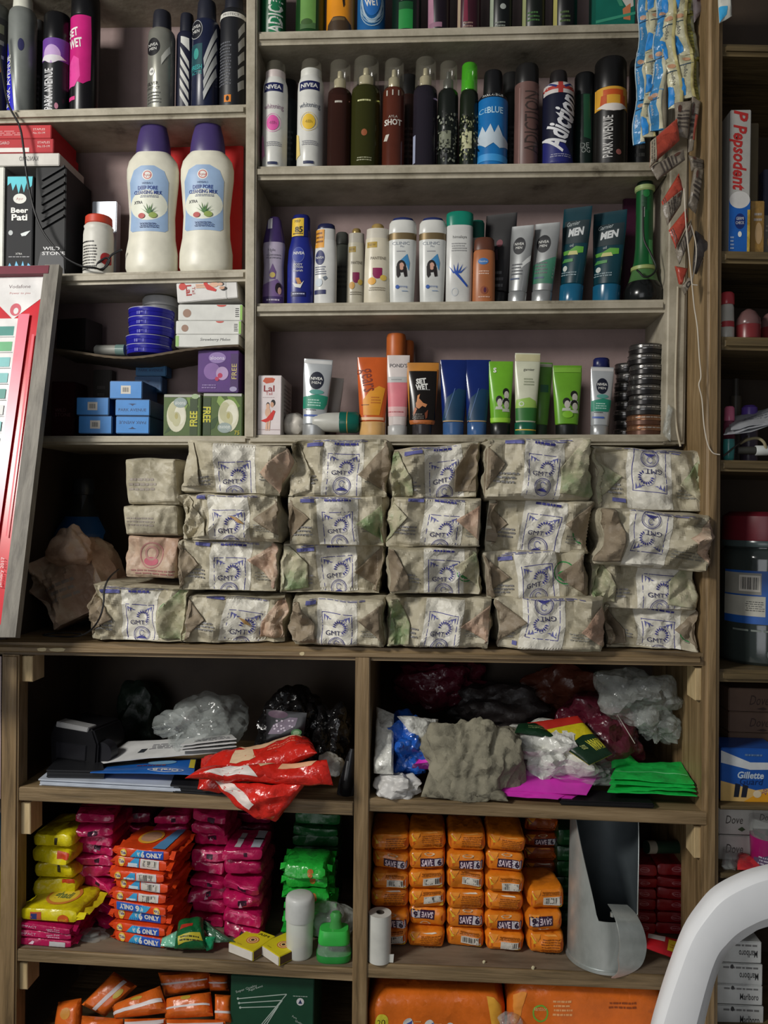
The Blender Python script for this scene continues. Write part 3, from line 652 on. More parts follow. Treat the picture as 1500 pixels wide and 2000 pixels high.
# -- third left shelf
cz = P(270, 690, YU + .01).z
def flap(parent=None):
    """sagging sheet of corrugated card dividing the bay"""
    mb = MB(); N_ = 40; vs = []; fs = []
    for i in range(N_ + 1):
        px = 92 + (466 - 92) * i / N_; f = i / N_; py = 676 + 22 * math.exp(-((f - .42) / .3) ** 2) - 4 * f
        a = P(px, py, YU + .004)
        for y, dz in ((YU + .004, 0), (YUB - .002, .0)):
            vs.append((a.x, y, a.z + dz)); vs.append((a.x, y, a.z - .004 + .0006 * (i % 2)))
    for i in range(N_):
        q = i * 4; r_ = q + 4
        fs += [(q, r_, r_ + 2, q + 2), (q + 1, q + 3, r_ + 3, r_ + 1), (q, q + 1, r_ + 1, r_), (q + 2, r_ + 2, r_ + 3, q + 3)]
    fs += [(0, 2, 3, 1), (4 * N_, 4 * N_ + 1, 4 * N_ + 3, 4 * N_ + 2)]
    mb.add(vs, fs, 'card'); return mb.build('cardboard_sheet', None)
tag(flap(), 'sagging brown cardboard sheet dividing the bay of blue boxes', 'cardboard')
def flatsurf(px0, px1, py, Y): a, b = P(px0, py, Y), P(px1, py, Y); a.z = b.z = (a.z + b.z) / 2; return Surf(a, b)
CS = flatsurf(240, 345, 690, YU + .02)
BLUE = (36, 34, 150, .25)
tb = on(CS, 294, YU + .045); s = sc(tb); zz = tb.z
for i, dx in enumerate((-2, -3, 2, 1, 1)):
    p = V((tb.x + dx * s, tb.y, zz)); h = 17.6 * s
    t = thing('cream_tin', 'flat round blue tin, %s from the bottom of its stack of five' % ordn(i), 'tin', p, group='stacked blue tins'); r_ = 43 * s
    mb = MB(); mb.loft([(0, r_ * .97, r_ * .97, 2, 0, 0), (.001, r_ * .985, r_ * .985, 2, 0, 0), (h * .5, r_ * .985, r_ * .985, 2, 0, 0)], BLUE, 40)
    F = lambda x, z, e, r_=r_: V((x, -math.sqrt(max(1e-9, (r_ * .99 + e) ** 2 - x * x)), z))
    for q in (-.35, -.25, .05): mb.rect(q * r_, h * .12, (q + .07) * r_, h * .45, (90, 90, 190), F)
    mb.build('tin_base', t)
    mb = MB(); mb.loft([(h * .45, r_, r_, 2, 0, 0), (h * .5, r_ * 1.01, r_ * 1.01, 2, 0, 0), (h * .93, r_ * 1.01, r_ * 1.01, 2, 0, 0), (h - .0004, r_ * .98, r_ * .98, 2, 0, 0)], BLUE, 40)
    F = lambda x, z, e, r_=r_: V((x, -math.sqrt(max(1e-9, (r_ * 1.015 + e) ** 2 - x * x)), z))
    mb.rect(-r_ * .99, h * .88, r_ * .99, h * .94, (176, 176, 206), F)
    mb.build('lid', t); zz += h
item('plastic_tub', 'white round lidded tub behind the blue tins', 'tub', 278, 348, 584, flatsurf(240, 345, 680, YU + .08), YU + .093, [('tub_body', (160, 160, 158), [(0, .8), (.05, .85), (.82, .92)]), ('lid', (186, 186, 182), [(.82, 1), (.84, 1.0), (.95, 1.0), (1, .9)])])
# four white cartons stacked, the top one tilted
zc = P(400, 680, YU + .02).z
for i, (x0, x1, h, lab, rz) in enumerate(((340, 470, 25, 'white carton with handwritten-style lettering, lowest of four by the post', 0), (340, 474, 27, 'white carton with brown dot, second from bottom by the post', -3), (344, 476, 32, 'white carton with brown dot, just under the picture carton', -2))):
    c_ = P((x0 + x1) / 2, 640, YU + .012); s = sc(c_); c_.z = zc; W = (x1 - x0) * s / 2 - .002; H = h * s - .0004
    t = thing('carton', lab, 'box', c_, (0, 0, 0), group=None); mb = MB(); mb.box((-W, 0, 0), (W, .09, H), (214, 214, 208), .001); F = lambda x, z, e: V((x, -e, z))
    if i == 0: mb.text('Strawberry Melon', W * .25, H * .62, H * .22, (90, 90, 88), F, w=W * .95, shear=.3); mb.rect(-W, 0.001, -W * .9, H * .9, (150, 190, 110), F)
    else: mb.ell(-W * .72, H * .45, H * .26, H * .26, (150, 116, 96), F); mb.ell(W * .35, H * .97, H * .3, H * .12, (196, 70, 56), F, a0=180, a1=360); mb.lines(W * .78, H * .2, W * .9, H * .8, 5, (70, 70, 70), F); mb.rect(W * .93, 0.001, W, H * .96, (140, 186, 90), F)
    mb.build('box_body', t); zc += H + .0004
def mother(x, z, k):
    """mother and child in a red cloth, in shares"""
    return [('e', x + .28 * k, z + .16, .13 * k, .055, (30, 26, 26)), ('e', x + .22 * k, z + .13, .1 * k, .045, (206, 160, 130)), ('e', x - .02 * k, z + .12, .1 * k, .05, (40, 32, 30)), ('e', x - .02 * k, z + .1, .1 * k, .048, (222, 178, 150)), ('e', x - .02 * k, z + .0, .16 * k, .08, (222, 178, 150)),
            ('p', [(x - .45 * k, z - .14), (x - .1 * k, z - .1), (x + .3 * k, z + .04), (x + .42 * k, z + .02), (x + .25 * k, z - .12), (x - .1 * k, z - .17)], (206, 48, 40)), ('p', [(x - .12 * k, z - .17), (x - .02 * k, z - .15), (x - .03 * k, z - .3), (x - .16 * k, z - .3)], (222, 178, 150)), ('p', [(x + .02 * k, z - .15), (x + .14 * k, z - .13), (x + .1 * k, z - .3), (x + .0 * k, z - .3)], (222, 178, 150))]
c_ = P(406, 596, YU + .008); s = sc(c_); c_.z = zc + .0006; W = 60 * s; H = 47 * s
t = thing('carton', 'white carton with mother and child picture lying on its side on the stack', 'box', c_, (0, R(-5), 0)); mb = MB(); mb.box((-W, 0, .005), (W, .05, H + .005), (220, 218, 214), .001)
G = lambda x, z, e: V((-(z - .5 * 2 * W) - 2 * W + 0, -e, 0)) # rotated print frame below
Fr = lambda x, z, e: V((z - W, -e, H / 2 - x + .005))
for pr_ in [('e', -.3, .1, .3, .06, (200, 54, 44)), ('t', 'Lal', .05, .2, .085, (176, 44, 40), {'w': .9, 'bold': .03}), ('t', 'Tail', .1, .28, .05, (176, 44, 40), {'w': .6}), ('r', -1, .8, 1, .82, (190, 190, 186))] + mother(-.2, .62, 1.3): draw(mb, Fr, pr_, H / 2, 2 * W)
mb.build('box_body', t)
def lying(name, label, cat, pxa, pxb, py, Y, rpx, parts, roll=0, dy=0):
    """round bottle lying along x from pxa (base) to pxb (top)"""
    a = P(pxa, py, Y); b = P(pxb, py, Y + dy); s = sc(a); L = (b - a).length; t = thing(name, label, cat, a); q = (b - a).to_track_quat('Z', 'Y'); t.rotation_euler = q.to_euler()
    for pn, m, prof in parts:
        mb = MB(); mb.loft([(z * L, r_ * rpx * s, r_ * rpx * s, 2, 0, 0) for z, r_ in prof], m, 28); mb.build(pn, t)
    return t
lying('glass_vial', 'small pale bottle lying on the cardboard, left of the blue tins', 'bottle', 186, 246, 684, YU + .045, 11, [('vial_body', (150, 150, 142), [(0, .7), (.05, .9), (.72, .9)]), ('cap', (112, 138, 132, .2), [(.7, 1), (.98, 1), (1, .85)])])
carton('carton', 'dark carton at back left above the cardboard sheet', 'box', 105, 170, 622, flatsurf(90, 200, 678, YU + .03), YU + .06, .05, (34, 30, 30), rotz=-12)
# blue soap cartons and their neighbours
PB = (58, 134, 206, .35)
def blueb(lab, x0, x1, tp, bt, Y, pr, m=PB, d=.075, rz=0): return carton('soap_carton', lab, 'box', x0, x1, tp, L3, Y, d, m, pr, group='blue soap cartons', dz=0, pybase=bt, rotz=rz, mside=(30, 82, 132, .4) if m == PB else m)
BAR = [('r', -.3, .28, .3, .74, (206, 200, 190)), ('b', -.24, .34, .24, .68)]
AVE = [('t', 'PARK AVENUE', 0, .36, .17, (26, 58, 104), {'w': 1.6, 'bold': .01}), ('p', [(-.25, .72), (-.1, .68), (0, .6), (.1, .68), (.25, .72), (.08, .74), (-.08, .74)], (26, 58, 104))]
def flp(l):
    o = []
    for p in l:
        if p[0] == 't': o.append(('t', p[1], -p[2], 1 - p[3], p[4], p[5], dict(p[6], rot=180)))
        elif p[0] == 'p': o.append(('p', [(-x, 1 - z) for x, z in p[1]], p[2]))
        else: o.append(p)
    return o
AVEF = [('t', 'PARK AVENUE', 0, .62, .17, (26, 58, 104), {'w': 1.6, 'bold': .01, 'rot': 180}), AVE[1]]
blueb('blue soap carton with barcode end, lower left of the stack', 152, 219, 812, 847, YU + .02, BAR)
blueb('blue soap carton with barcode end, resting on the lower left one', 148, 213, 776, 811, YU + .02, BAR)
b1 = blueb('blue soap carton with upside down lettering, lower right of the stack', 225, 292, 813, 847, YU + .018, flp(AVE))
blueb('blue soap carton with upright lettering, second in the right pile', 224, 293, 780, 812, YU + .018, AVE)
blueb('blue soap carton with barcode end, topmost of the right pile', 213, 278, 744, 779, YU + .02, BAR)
blueb('dim blue soap carton, lower of two deep in the bay', 262, 316, 735, 766, YU + .086, AVE, (42, 92, 140, .4), .03)  # this and the next carton use darker blues as painted shade
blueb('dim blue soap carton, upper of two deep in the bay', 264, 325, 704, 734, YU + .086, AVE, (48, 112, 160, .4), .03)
carton('gift_box', 'maroon carton deep in the dark left corner', 'box', 98, 146, 745, L3, YU + .055, .05, (62, 18, 26), [('t', 'WILD', -.2, .5, .06, (140, 100, 104), {'w': .9}), ('t', 'STONE', 0, .42, .06, (140, 100, 104), {'w': 1.3})])
carton('carton', 'narrow dull brown carton behind the blue soap cartons', 'box', 180, 216, 722, L3, YU + .098, .02, (62, 56, 50), [('l', -.6, .2, .3, .8, 6, (100, 94, 86))])
def rose(x, z, k, c1=(214, 212, 186), c2=(190, 188, 150)):
    return [('e', x, z, .36 * k, .26 * k, c1), ('e', x - .12 * k, z + .06 * k, .2 * k, .16 * k, c2), ('e', x + .12 * k, z + .02 * k, .2 * k, .16 * k, (226, 224, 204)), ('e', x, z - .05 * k, .16 * k, .12 * k, c2), ('e', x, z, .06 * k, .05 * k, (176, 168, 110))]
GB = (78, 100, 44, .3)
LEAF = [('p', [(-.95, .05), (-.4, .2), (-.1, .5), (-.5, .4)], (48, 76, 32)), ('p', [(.2, .95), (.5, .6), (.9, .7), (.6, .9)], (112, 142, 60)), ('p', [(-.2, .98), (.3, .75), (.1, .55), (-.3, .8)], (136, 164, 84))]
def flowerb(lab, x0, x1, tp, mir, free):
    f = -1 if mir else 1
    return carton('soap_multipack', lab, 'box', x0, x1, tp, L3, YU + .012, .06, GB, LEAF + rose(-.3 * f, .48, 1.45) + [
        ('r', .42 * f - .0, .03, .82 * f, .9, (52, 70, 36)) if f > 0 else ('r', -.98, .03, -.6, .9, (52, 70, 36)), ('t', 'FREE', .62 if f > 0 else -.79, .42 if f > 0 else .5, .17, (206, 200, 60), {'rot': 90 * f, 'w': .36, 'bold': .02}), ('e', -.1 if f > 0 else .12, .8 if f > 0 else .2, .36, .12, (150, 164, 160)), ('t', 'aloona', -.1 if f > 0 else .12, .8 if f > 0 else .2, .09, (226, 230, 224), {'w': .55, 'rot': 0 if f > 0 else 180}), ('r', -.96, .93, .96, .99, (176, 176, 168)), ('t', '75', .75, .09, .09, (206, 190, 60)) if mir else ('e', .7, .95, .2, .06, (160, 180, 140))])
flowerb('green soap pack with white rose and FREE on its right edge', 318, 392, 770, False, 0)
flowerb('green soap pack with cream rose and FREE on its left edge', 395, 473, 768, True, 0)
b0 = on(L3, 430, YU + .012); zz = hpx(b0, 767)
carton('soap_multipack', 'purple soap pack with a yellow FREE strip, on the green ones', 'box', 385, 466, 684, L3, YU + .014, .055, (88, 52, 122, .3), [
    ('r', .6, .1, .98, .92, (70, 40, 98)), ('t', 'FREE', .78, .5, .12, (206, 190, 110), {'rot': 90, 'w': .36}), ('e', -.05, .82, .42, .13, (146, 120, 176)), ('t', 'aloona', -.05, .82, .09, (220, 212, 230), {'w': .7}), ('e', -.3, .5, .4, .2, (132, 96, 160)), ('e', .2, .45, .3, .16, (178, 150, 190)), ('e', .1, .4, .12, .06, (180, 44, 84)), ('e', -.05, .32, .1, .05, (180, 44, 84)), ('e', .75, .08, .18, .06, (160, 150, 186)), ('l', -.8, .08, -.1, .2, 2, (150, 126, 180))], dz=zz + .0008)
# -- power cable on the left shelf
mb = MB(); pts = [(-6, 60), (4, 140), (16, 202), (38, 246), (46, 290), (52, 340), (64, 400), (80, 445), (104, 480), (130, 505), (160, 520), (185, 523), (200, 527), (208, 516), (216, 500), (228, 492), (238, 488)]
raw = [P(px, py, YU - .008 if i < 12 else YU + .01) for i, (px, py) in enumerate(pts)]
def smooth_path(p, n=6):
    o = []
    for i in range(len(p) - 1):
        a, b, c, d_ = p[max(i - 1, 0)], p[i], p[i + 1], p[min(i + 2, len(p) - 1)]
        for k in range(n):
            t = k / n; o.append(.5 * ((2 * b) + (c - a) * t + (2 * a - 5 * b + 4 * c - d_) * t * t + (3 * b - a - 3 * c + d_) * t ** 3))
    return o + [p[-1]]
mb.tube(smooth_path(raw), .0017, (20, 20, 22, .4))
pts2 = [P(x, y, YU + .008) for x, y in ((186, 523), (192, 513), (206, 504), (214, 508), (208, 520), (196, 526), (186, 523))]
mb.tube(smooth_path(pts2), .0017, (20, 20, 22, .4))
tag(mb.build('power_cable', None), 'thin black cable hanging past the red boxes and curling by the white jar', 'cable')
# -- right bays, top shelf (cans cut by the picture's top edge)
G_R0 = 'cans on the top right shelf'
for lab, x0, x1, col, pr in (
  ('dark green can with big white vertical letters, first from the post on the top shelf', 508, 558, (14, 84, 50, .35), [('r', -.05, .02, .72, .9, (36, 124, 82)), ('t', 'ADICTION', .32, .3, .13, WH, {'rot': 90, 'w': .56, 'bold': .02})]),
  ('dark green can with pale green front, second on the top shelf', 577, 634, (26, 62, 28, .3), [('r', -.55, .1, .5, .85, (104, 150, 74)), ('r', -.55, .04, .5, .1, (70, 104, 60)), ('e', -.1, .11, .4, .03, (60, 90, 44))]),
  ('orange can with dark base picture, third on the top shelf', 637, 692, (226, 146, 36, .3), [('p', [(-.9, .0), (.9, .0), (.8, .1), (.4, .16), (-.4, .16), (-.8, .1)], (66, 50, 34)), ('r', -.5, .12, .4, .15, (100, 80, 50)), ('p', [(.1, .45), (.3, .25), (.4, .28), (.3, .5)], (40, 30, 24))]),
  ('blue can with silver rings and WET lettering, fourth on the top shelf', 697, 752, (28, 92, 150, .3), [('e', .1, .36, .75, .27, (170, 190, 204), .86), ('e', .1, .36, .6, .2, (40, 110, 186)), ('t', 'SET', .05, .4, .05, WH, {'w': .7, 'rot': 8}), ('t', 'WET', .1, .3, .07, WH, {'w': .95, 'rot': 8, 'bold': .03})] + [('e', .1, .3 - .03 * i, .8, .19, (140, 170, 190), .94) for i in range(3)]),
  ('black can fading to bright green, fifth on the top shelf', 765, 822, (12, 34, 24, .35), [('r', -.5, .02, .45, .22, (40, 140, 66)), ('r', -.5, .22, .45, .3, (24, 84, 44)), ('t', 'ENGAGE', -.1, .44, .05, (190, 196, 190), {'w': 1.0}), ('t', 'GO+', -.05, .34, .055, (180, 186, 180), {'w': .8})]),
  ('dark can with pink side bands, sixth on the top shelf', 834, 878, (30, 20, 30, .35), [('p', [(-.9, .02), (-.4, .05), (-.55, .6), (-.95, .6)], (176, 130, 150)), ('r', -.8, .05, .3, .1, (150, 110, 130))]),
  ('maroon can with pale vertical edge, seventh on the top shelf', 892, 938, (58, 22, 34, .35), [('r', -.95, .02, -.72, .9, (178, 158, 134)), ('p', [(-.5, .1), (-.1, .1), (-.2, .5), (-.4, .5)], (120, 36, 60)), ('l', -.5, .03, .3, .1, 2, (150, 120, 110))]),
  ('black can with pale green edge, eighth on the top shelf', 955, 1000, (18, 22, 22, .35), [('r', -.95, .02, -.68, .9, (160, 170, 150)), ('e', .1, .25, .25, .03, (170, 176, 170)), ('l', -.6, .03, .3, .1, 2, (130, 136, 126))]),
  ('black can with yellow green edge, ninth on the top shelf', 1018, 1064, (18, 24, 18, .35), [('r', -.95, .02, -.7, .9, (150, 156, 110)), ('l', -.6, .08, .4, .2, 3, (70, 110, 60))]),
  ('black can with yellow edge, last before the teal carton on the top shelf', 1078, 1126, (16, 18, 18, .35), [('r', -.95, .02, -.7, .9, (170, 164, 96)), ('l', -.5, .06, .3, .2, 3, (80, 100, 60))])):
    can(lab, x0, x1, -110, R0, Yf, col, (20, 20, 22), .78, 'n', pr, group=G_R0)
carton('carton', 'teal green carton with white and orange shapes, right end of the top shelf', 'box', 1164, 1240, -60, R0, YU + .012, .06, (18, 104, 88, .4), [
    ('p', [(-.3, .8), (.6, .3), (.9, .35), (.8, .9)], (196, 190, 180)), ('p', [(.4, .12), (.75, .1), (.75, .4), (.35, .3)], (196, 120, 80)), ('p', [(-.6, .9), (-.2, .9), (.4, .35), (.2, .35)], (60, 140, 110)), ('p', [(-1, .1), (1, .25), (1, .2), (-1, .05)], (60, 150, 120))])
# -- second right shelf
G_R1 = 'bottles and cans on the second right shelf'
def nivea(lab, x0, x1, tp, dot, capm):
    item('spray_can', lab, 'spray can', x0, x1, tp, R1, Yf, [('can_body', (212, 212, 206, .3), [(0, .93), (.012, 1), (.2, 1), (.45, 1), (.72, 1), (.79, .95), (.83, .84), (.84, .8)]), ('cap', capm, [(.835, .76), (.845, .8), (.9, .78), (.905, .78)]), ('clear_overcap', 'overcap', [(.9, .74), (.905, .78), (.985, .72), (1, .6)])],
        [('r', -.74, .695, .74, .775, (24, 30, 80)), ('t', 'NIVEA', 0, .735, .036, WH, {'w': 1.25, 'bold': .02}), ('t', 'whitening', .05, .56, .045, (150, 120, 140) if dot[0] > 215 and dot[1] < 150 else (90, 96, 110), {'w': 1.5}), ('e', .0, .41, .48, .07, dot), ('e', .0, .41, .62, .085, tuple(min(255, int(c * .5 + 115)) for c in dot), .94), ('t', '48h', .02, .41, .03, tuple(int(c * .7) for c in dot)), ('p', [(-.97, .1), (-.6, .12), (-.75, .3), (-.97, .33)], tuple(min(255, int(c * .6 + 90)) for c in dot)), ('l', -.5, .2, .7, .245, 3, (150, 150, 156)), ('r', -.35, .035, .4, .06, (50, 56, 86))], group=G_R1)
nivea('white spray can with pink dot, nearest the post on the second right shelf', 511, 560, 125, (222, 92, 166), (198, 186, 182))
nivea('white spray can with yellow dot, second from the post on its shelf', 579, 631, 122, (230, 190, 60), (206, 206, 198))
def mistb(lab, x0, x1, tp, col, pr=(), pump=(206, 196, 160, .25, .3), capm='overcap', Y=None, zc=.74):
    item('mist_bottle', lab, 'bottle', x0, x1, tp, R1, Y or Yf, [
        ('bottle_body', col, [(0, .9), (.012, 1), (zc - .06, 1), (zc - .02, .96), (zc, .8)]), ('pump_collar', pump, [(zc, .42), (zc + .01, .5), (zc + .1, .5), (zc + .11, .42)]), ('pump_collar>spray_head', pump, [(zc + .11, .2), (zc + .12, .24), (zc + .185, .2), (zc + .19, .12)]),
        ('clear_cap', capm, [(zc + .004, .86), (zc + .01, .88), (.985, .84), (1, .74)])], pr, group=G_R1)
SHN = (196, 190, 178)
mistb('tall reddish brown mist bottle with clear cap, beside the white cans', 638, 685, 125, mist((92, 58, 50)), [('l', -.3, .58, .3, .62, 1, SHN)])
mistb('tall olive green mist bottle with clear cap on the second right shelf', 684, 741, 119, mist((96, 98, 50)), [('l', -.5, .57, .4, .6, 1, (206, 206, 150)), ('e', 0, .3, .2, .03, (150, 84, 50)), ('l', -.5, .05, .5, .09, 2, (160, 160, 130))])
mistb('brown red mist bottle with HOT lettering on the second right shelf', 745, 789, 122, (84, 40, 28, .18), [('t', 'AYLA', 0, .46, .022, SHN, {'w': .8}), ('t', 'SHOT', 0, .41, .05, (216, 210, 200), {'w': 1.5, 'bold': .03}), ('p', [(-.8, .25), (-.5, .24), (-.3, .3), (-.6, .3)], SHN)] + [('r', -.6 + .5 * i, .65, -.5 + .5 * i, .7, SHN) for i in range(3)])
mistb('tall grey violet mist bottle with clear cap on the second right shelf', 805, 852, 119, mist((76, 70, 84)), [('r', -.95, .05, -.75, .3, (160, 166, 190))])
def speck(seed, n, c):
    rn = random.Random(seed); return [('e', rn.uniform(-.8, .8), rn.uniform(.05, .5), rn.uniform(.03, .09), rn.uniform(.006, .014), c) for _ in range(n)]
mistb('black bottle with silver lace pattern and dark cap, left of the green capped one', 853, 893, 126, (24, 28, 24, .25), [('r', -.8, .18, .3, .34, (120, 124, 104))] + speck(3, 60, (132, 136, 120)) + speck(4, 30, (24, 26, 24)), pump=(96, 98, 94, .3, .6), capm='overcap')
mistb('black lace patterned bottle with glowing green cap on the second right shelf', 896, 932, 128, (26, 34, 22, .25), [('r', -.75, .18, .3, .34, (190, 190, 150))] + speck(5, 60, (160, 164, 120)) + speck(6, 40, (24, 30, 20)), pump=(90, 190, 40, .3), capm='overgreen')
can('blue can with icy white mountain band and black cap', 931, 990, 142, R1, Yf, (26, 110, 176, .3), (20, 20, 22, .35), .73, 'n', [('r', -.97, .68, .97, .73, (20, 22, 30)), ('t', 'PARK AVENUE', -.05, .705, .026, WH, {'w': 1.3, 'bold': .02}), ('t', 'ICE', -.7, .55, .05, (150, 200, 230)), ('t', 'BLUE', .1, .55, .06, (176, 212, 232), {'w': 1.0, 'bold': .02}), ('p', [(-.97, .3), (-.7, .4), (-.5, .33), (-.2, .41), (.05, .32), (.3, .4), (.6, .3), (.97, .26), (.97, .2), (.4, .17), (0, .22), (-.5, .18), (-.97, .24)], (190, 204, 214)), ('p', [(-.97, .12), (.97, .1), (.97, .03), (-.97, .05)], (60, 150, 214))], group=G_R1, capr=.66)
can('matt brown can with dark vertical lettering on the second right shelf', 1003, 1050, 130, R1, Yf, (108, 80, 74, .4), (28, 27, 26, .35), .8, 'f', [('t', 'ADICTION', .35, .42, .14, (60, 48, 44), {'rot': 90, 'w': .58}), ('r', -.7, .02, -.6, .75, (136, 104, 98))], group=G_R1)
can('navy can with white script and red white striped collar', 1058, 1118, 142, R1, Yf - .004, (24, 26, 46, .35), (34, 30, 30, .35), .84, 'n', [('p', [(-.97, .0), (.97, .0), (.97, .06), (.3, .2), (-.97, .24)], (36, 40, 110)), ('r', -.97, .715, .97, .835, (206, 200, 196)), ('r', -.97, .755, .97, .79, (176, 60, 52)), ('r', -.15, .715, .15, .835, (176, 60, 52)), ('p', [(-.9, .83), (-.7, .83), (-.2, .79), (-.3, .77)], (40, 50, 110)), ('p', [(.9, .83), (.7, .83), (.2, .79), (.3, .77)], (40, 50, 110)), ('t', 'Adiction', .05, .42, .21, (222, 222, 224), {'rot': 72, 'w': .58, 'bold': .03, 'shear': .25}), ('l', -.6, .06, .7, .1, 2, (150, 150, 176))], group=G_R1, capr=.6)
can('very dark green can between the navy script can and the orange topped one', 1119, 1160, 146, R1, Yf + .012, (14, 30, 24, .35), (16, 17, 18, .35), .76, 'f', [('p', [(-.3, .75), (.3, .75), (.5, .3), (-.2, .32)], (22, 70, 44)), ('t', 'DE', -.1, .24, .05, (150, 156, 150), {'w': .8}), ('t', 'OG', 0, .19, .05, (150, 156, 150), {'w': .8})], group=G_R1)
can('black can with orange and yellow dome and white vertical lettering', 1158, 1221, 120, R1, Yf - .002, (26, 24, 22, .35), (18, 17, 17, .35), .7, 'f', [('r', -.97, .5, .97, .695, (216, 160, 54)), ('r', -.6, .62, .6, .67, (196, 84, 34)), ('p', [(-.75, .53), (-.4, .53), (-.4, .62), (-.7, .62)], (190, 80, 30)), ('p', [(.4, .53), (.75, .53), (.72, .62), (.4, .62)], (190, 80, 30)), ('p', [(-.9, .52), (-.4, .48), (0, .47), (.4, .48), (.9, .52), (.5, .54), (-.5, .54)], (222, 214, 206)), ('t', 'PARK AVENUE', -.3, .24, .08, (206, 204, 200), {'rot': 90, 'w': .38, 'bold': .012}), ('e', .35, .1, .17, .025, (150, 90, 84))], group=G_R1)
can('shadowed black can at the right end, behind the hanging sachets', 1226, 1270, 118, R1, Yf + .02, (20, 20, 20, .4), (16, 16, 16, .4), .75, 'f', [('l', -.6, .1, .2, .5, 6, (60, 60, 58))], group=G_R1)
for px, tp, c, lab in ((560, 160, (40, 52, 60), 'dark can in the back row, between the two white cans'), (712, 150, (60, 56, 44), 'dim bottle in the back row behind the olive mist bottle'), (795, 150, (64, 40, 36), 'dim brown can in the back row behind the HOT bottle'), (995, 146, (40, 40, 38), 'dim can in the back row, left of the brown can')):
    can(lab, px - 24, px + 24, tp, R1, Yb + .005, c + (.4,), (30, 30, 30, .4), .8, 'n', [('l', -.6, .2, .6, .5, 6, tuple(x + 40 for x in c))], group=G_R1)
# -- third right shelf: lotions, shampoos, tubes
G_R2 = 'bottles and tubes on the third right shelf'
def bot(lab, x0, x1, tp, surf, Y, parts, pr, name='lotion_bottle', cat='bottle', **k): return item(name, lab, cat, x0, x1, tp, surf, Y, parts, pr, **k)
OV = .6
bot('violet and silver bottle with slanted purple cap, beside the post', 511, 556, 425, R2, Yf, [('bottle_body', (168, 158, 178, .35), [(0, .86, OV), (.02, .92, OV), (.14, .95, OV), (.45, .86, OV), (.66, .98, OV), (.72, .92, OV), (.73, .8, OV)]), ('cap', (60, 44, 92, .3), [(.71, .95, OV), (.74, .94, OV), (.86, .75, OV), (.96, .6, OV), (1, .4, OV)])],
    [('p', [(-.9, .02), (.9, .02), (.9, .22), (.4, .3), (-.9, .24)], (118, 92, 142)), ('r', -.85, .01, .85, .11, (70, 52, 104)), ('p', [(0, .47), (.3, .38), (.24, .3), (-.24, .3), (-.3, .38)], (98, 70, 122)), ('e', 0, .345, .24, .03, (190, 170, 90)), ('t', 'Nyle', -.1, .62, .03, (120, 112, 130)), ('l', -.6, .52, .6, .58, 2, (130, 122, 140)), ('e', .5, .2, .25, .06, (34, 24, 32)), ('e', .6, .17, .14, .04, (196, 156, 140)), ('l', -.5, .05, .6, .09, 1, (190, 180, 200)), (1, 'r', -.5, .86, -.1, .98, (176, 174, 180))], group=G_R2)
bot('royal blue lotion bottle with yellow price tag', 560, 612, 422, R2, Yf, [('bottle_body', (30, 40, 124, .3), [(0, .94, OV), (.015, .98, OV), (.45, 1, OV), (.62, .92, OV), (.7, .78, OV), (.76, .7, OV)]), ('cap', (26, 34, 104, .3), [(.755, .68, .7), (.765, .72, .7), (.97, .66, .7), (1, .55, .7)])],
    [('e', -.1, .55, .45, .085, (44, 60, 150)), ('e', -.1, .55, .45, .085, (120, 130, 190), .95), ('t', 'NIVEA', -.05, .57, .03, WH, {'w': .8, 'bold': .02}), ('t', 'BODY', -.1, .445, .024, WH), ('t', 'LOTION', -.1, .415, .024, WH, {'w': .7}), ('t', 'nourish', -.1, .38, .024, WH, {'w': .7}), ('p', [(-.5, .25), (-.3, .2), (.1, .19), (.35, .27), (.1, .23), (-.2, .235)], WH), ('p', [(-.3, .3), (.0, .3), (.2, .24), (-.1, .23)], (196, 140, 80)), ('r', -.6, .1, .45, .15, (22, 26, 84)), ('l', -.5, .115, .4, .14, 1, (200, 204, 220)), (1, 'r', -.66, .76, .26, .955, (222, 186, 60)), (1, 't', '85', -.1, .83, .06, (40, 34, 30), {'w': .6, 'bold': .04}), (1, 't', 'MRP', -.2, .92, .03, (60, 50, 40), {'w': .45}), (1, 'l', -.55, .77, .2, .8, 1, (80, 66, 40))], group=G_R2)
bot('white lotion bottle with orange tag and navy badge', 613, 657, 439, R2, Yf, [('bottle_body', (210, 210, 206, .3), [(0, .95, OV), (.015, 1, OV), (.5, 1, OV), (.72, .95, OV), (.8, .88, OV)]), ('shoulder', (204, 204, 200, .3), [(.8, .86, OV), (.81, .86, OV), (.93, .82, OV), (.935, .8, OV)]), ('cap', (30, 34, 70, .3), [(.935, .78, OV), (.945, .8, OV), (.985, .74, OV), (1, .6, OV)])],
    [('r', -.95, .7, -.1, .92, (214, 150, 50)), ('l', -.85, .75, -.2, .9, 3, (110, 66, 30)), ('e', -.45, .58, .42, .09, (34, 42, 96)), ('t', 'NIVEA', -.45, .58, .028, WH, {'w': .7}), ('l', -.9, .37, .1, .48, 4, (110, 114, 130)), ('p', [(-.2, .34), (.1, .36), (.25, .33), (.0, .3)], (110, 120, 130)), ('e', -.5, .28, .3, .05, (196, 206, 214)), ('r', -.9, .14, .1, .19, (36, 42, 90))], group=G_R2)
bot('dull grey bottle in shadow behind the white lotion bottle', 648, 684, 455, R2, Yb, [('bottle_body', (96, 100, 92, .4), [(0, .9, OV), (.02, 1, OV), (.8, 1, OV), (.85, .7, OV)]), ('cap', (70, 72, 68), [(.85, .7, .8), (.98, .66, .8), (1, .5, .8)])], [('l', -.6, .3, .6, .6, 5, (70, 74, 70))], group=G_R2)
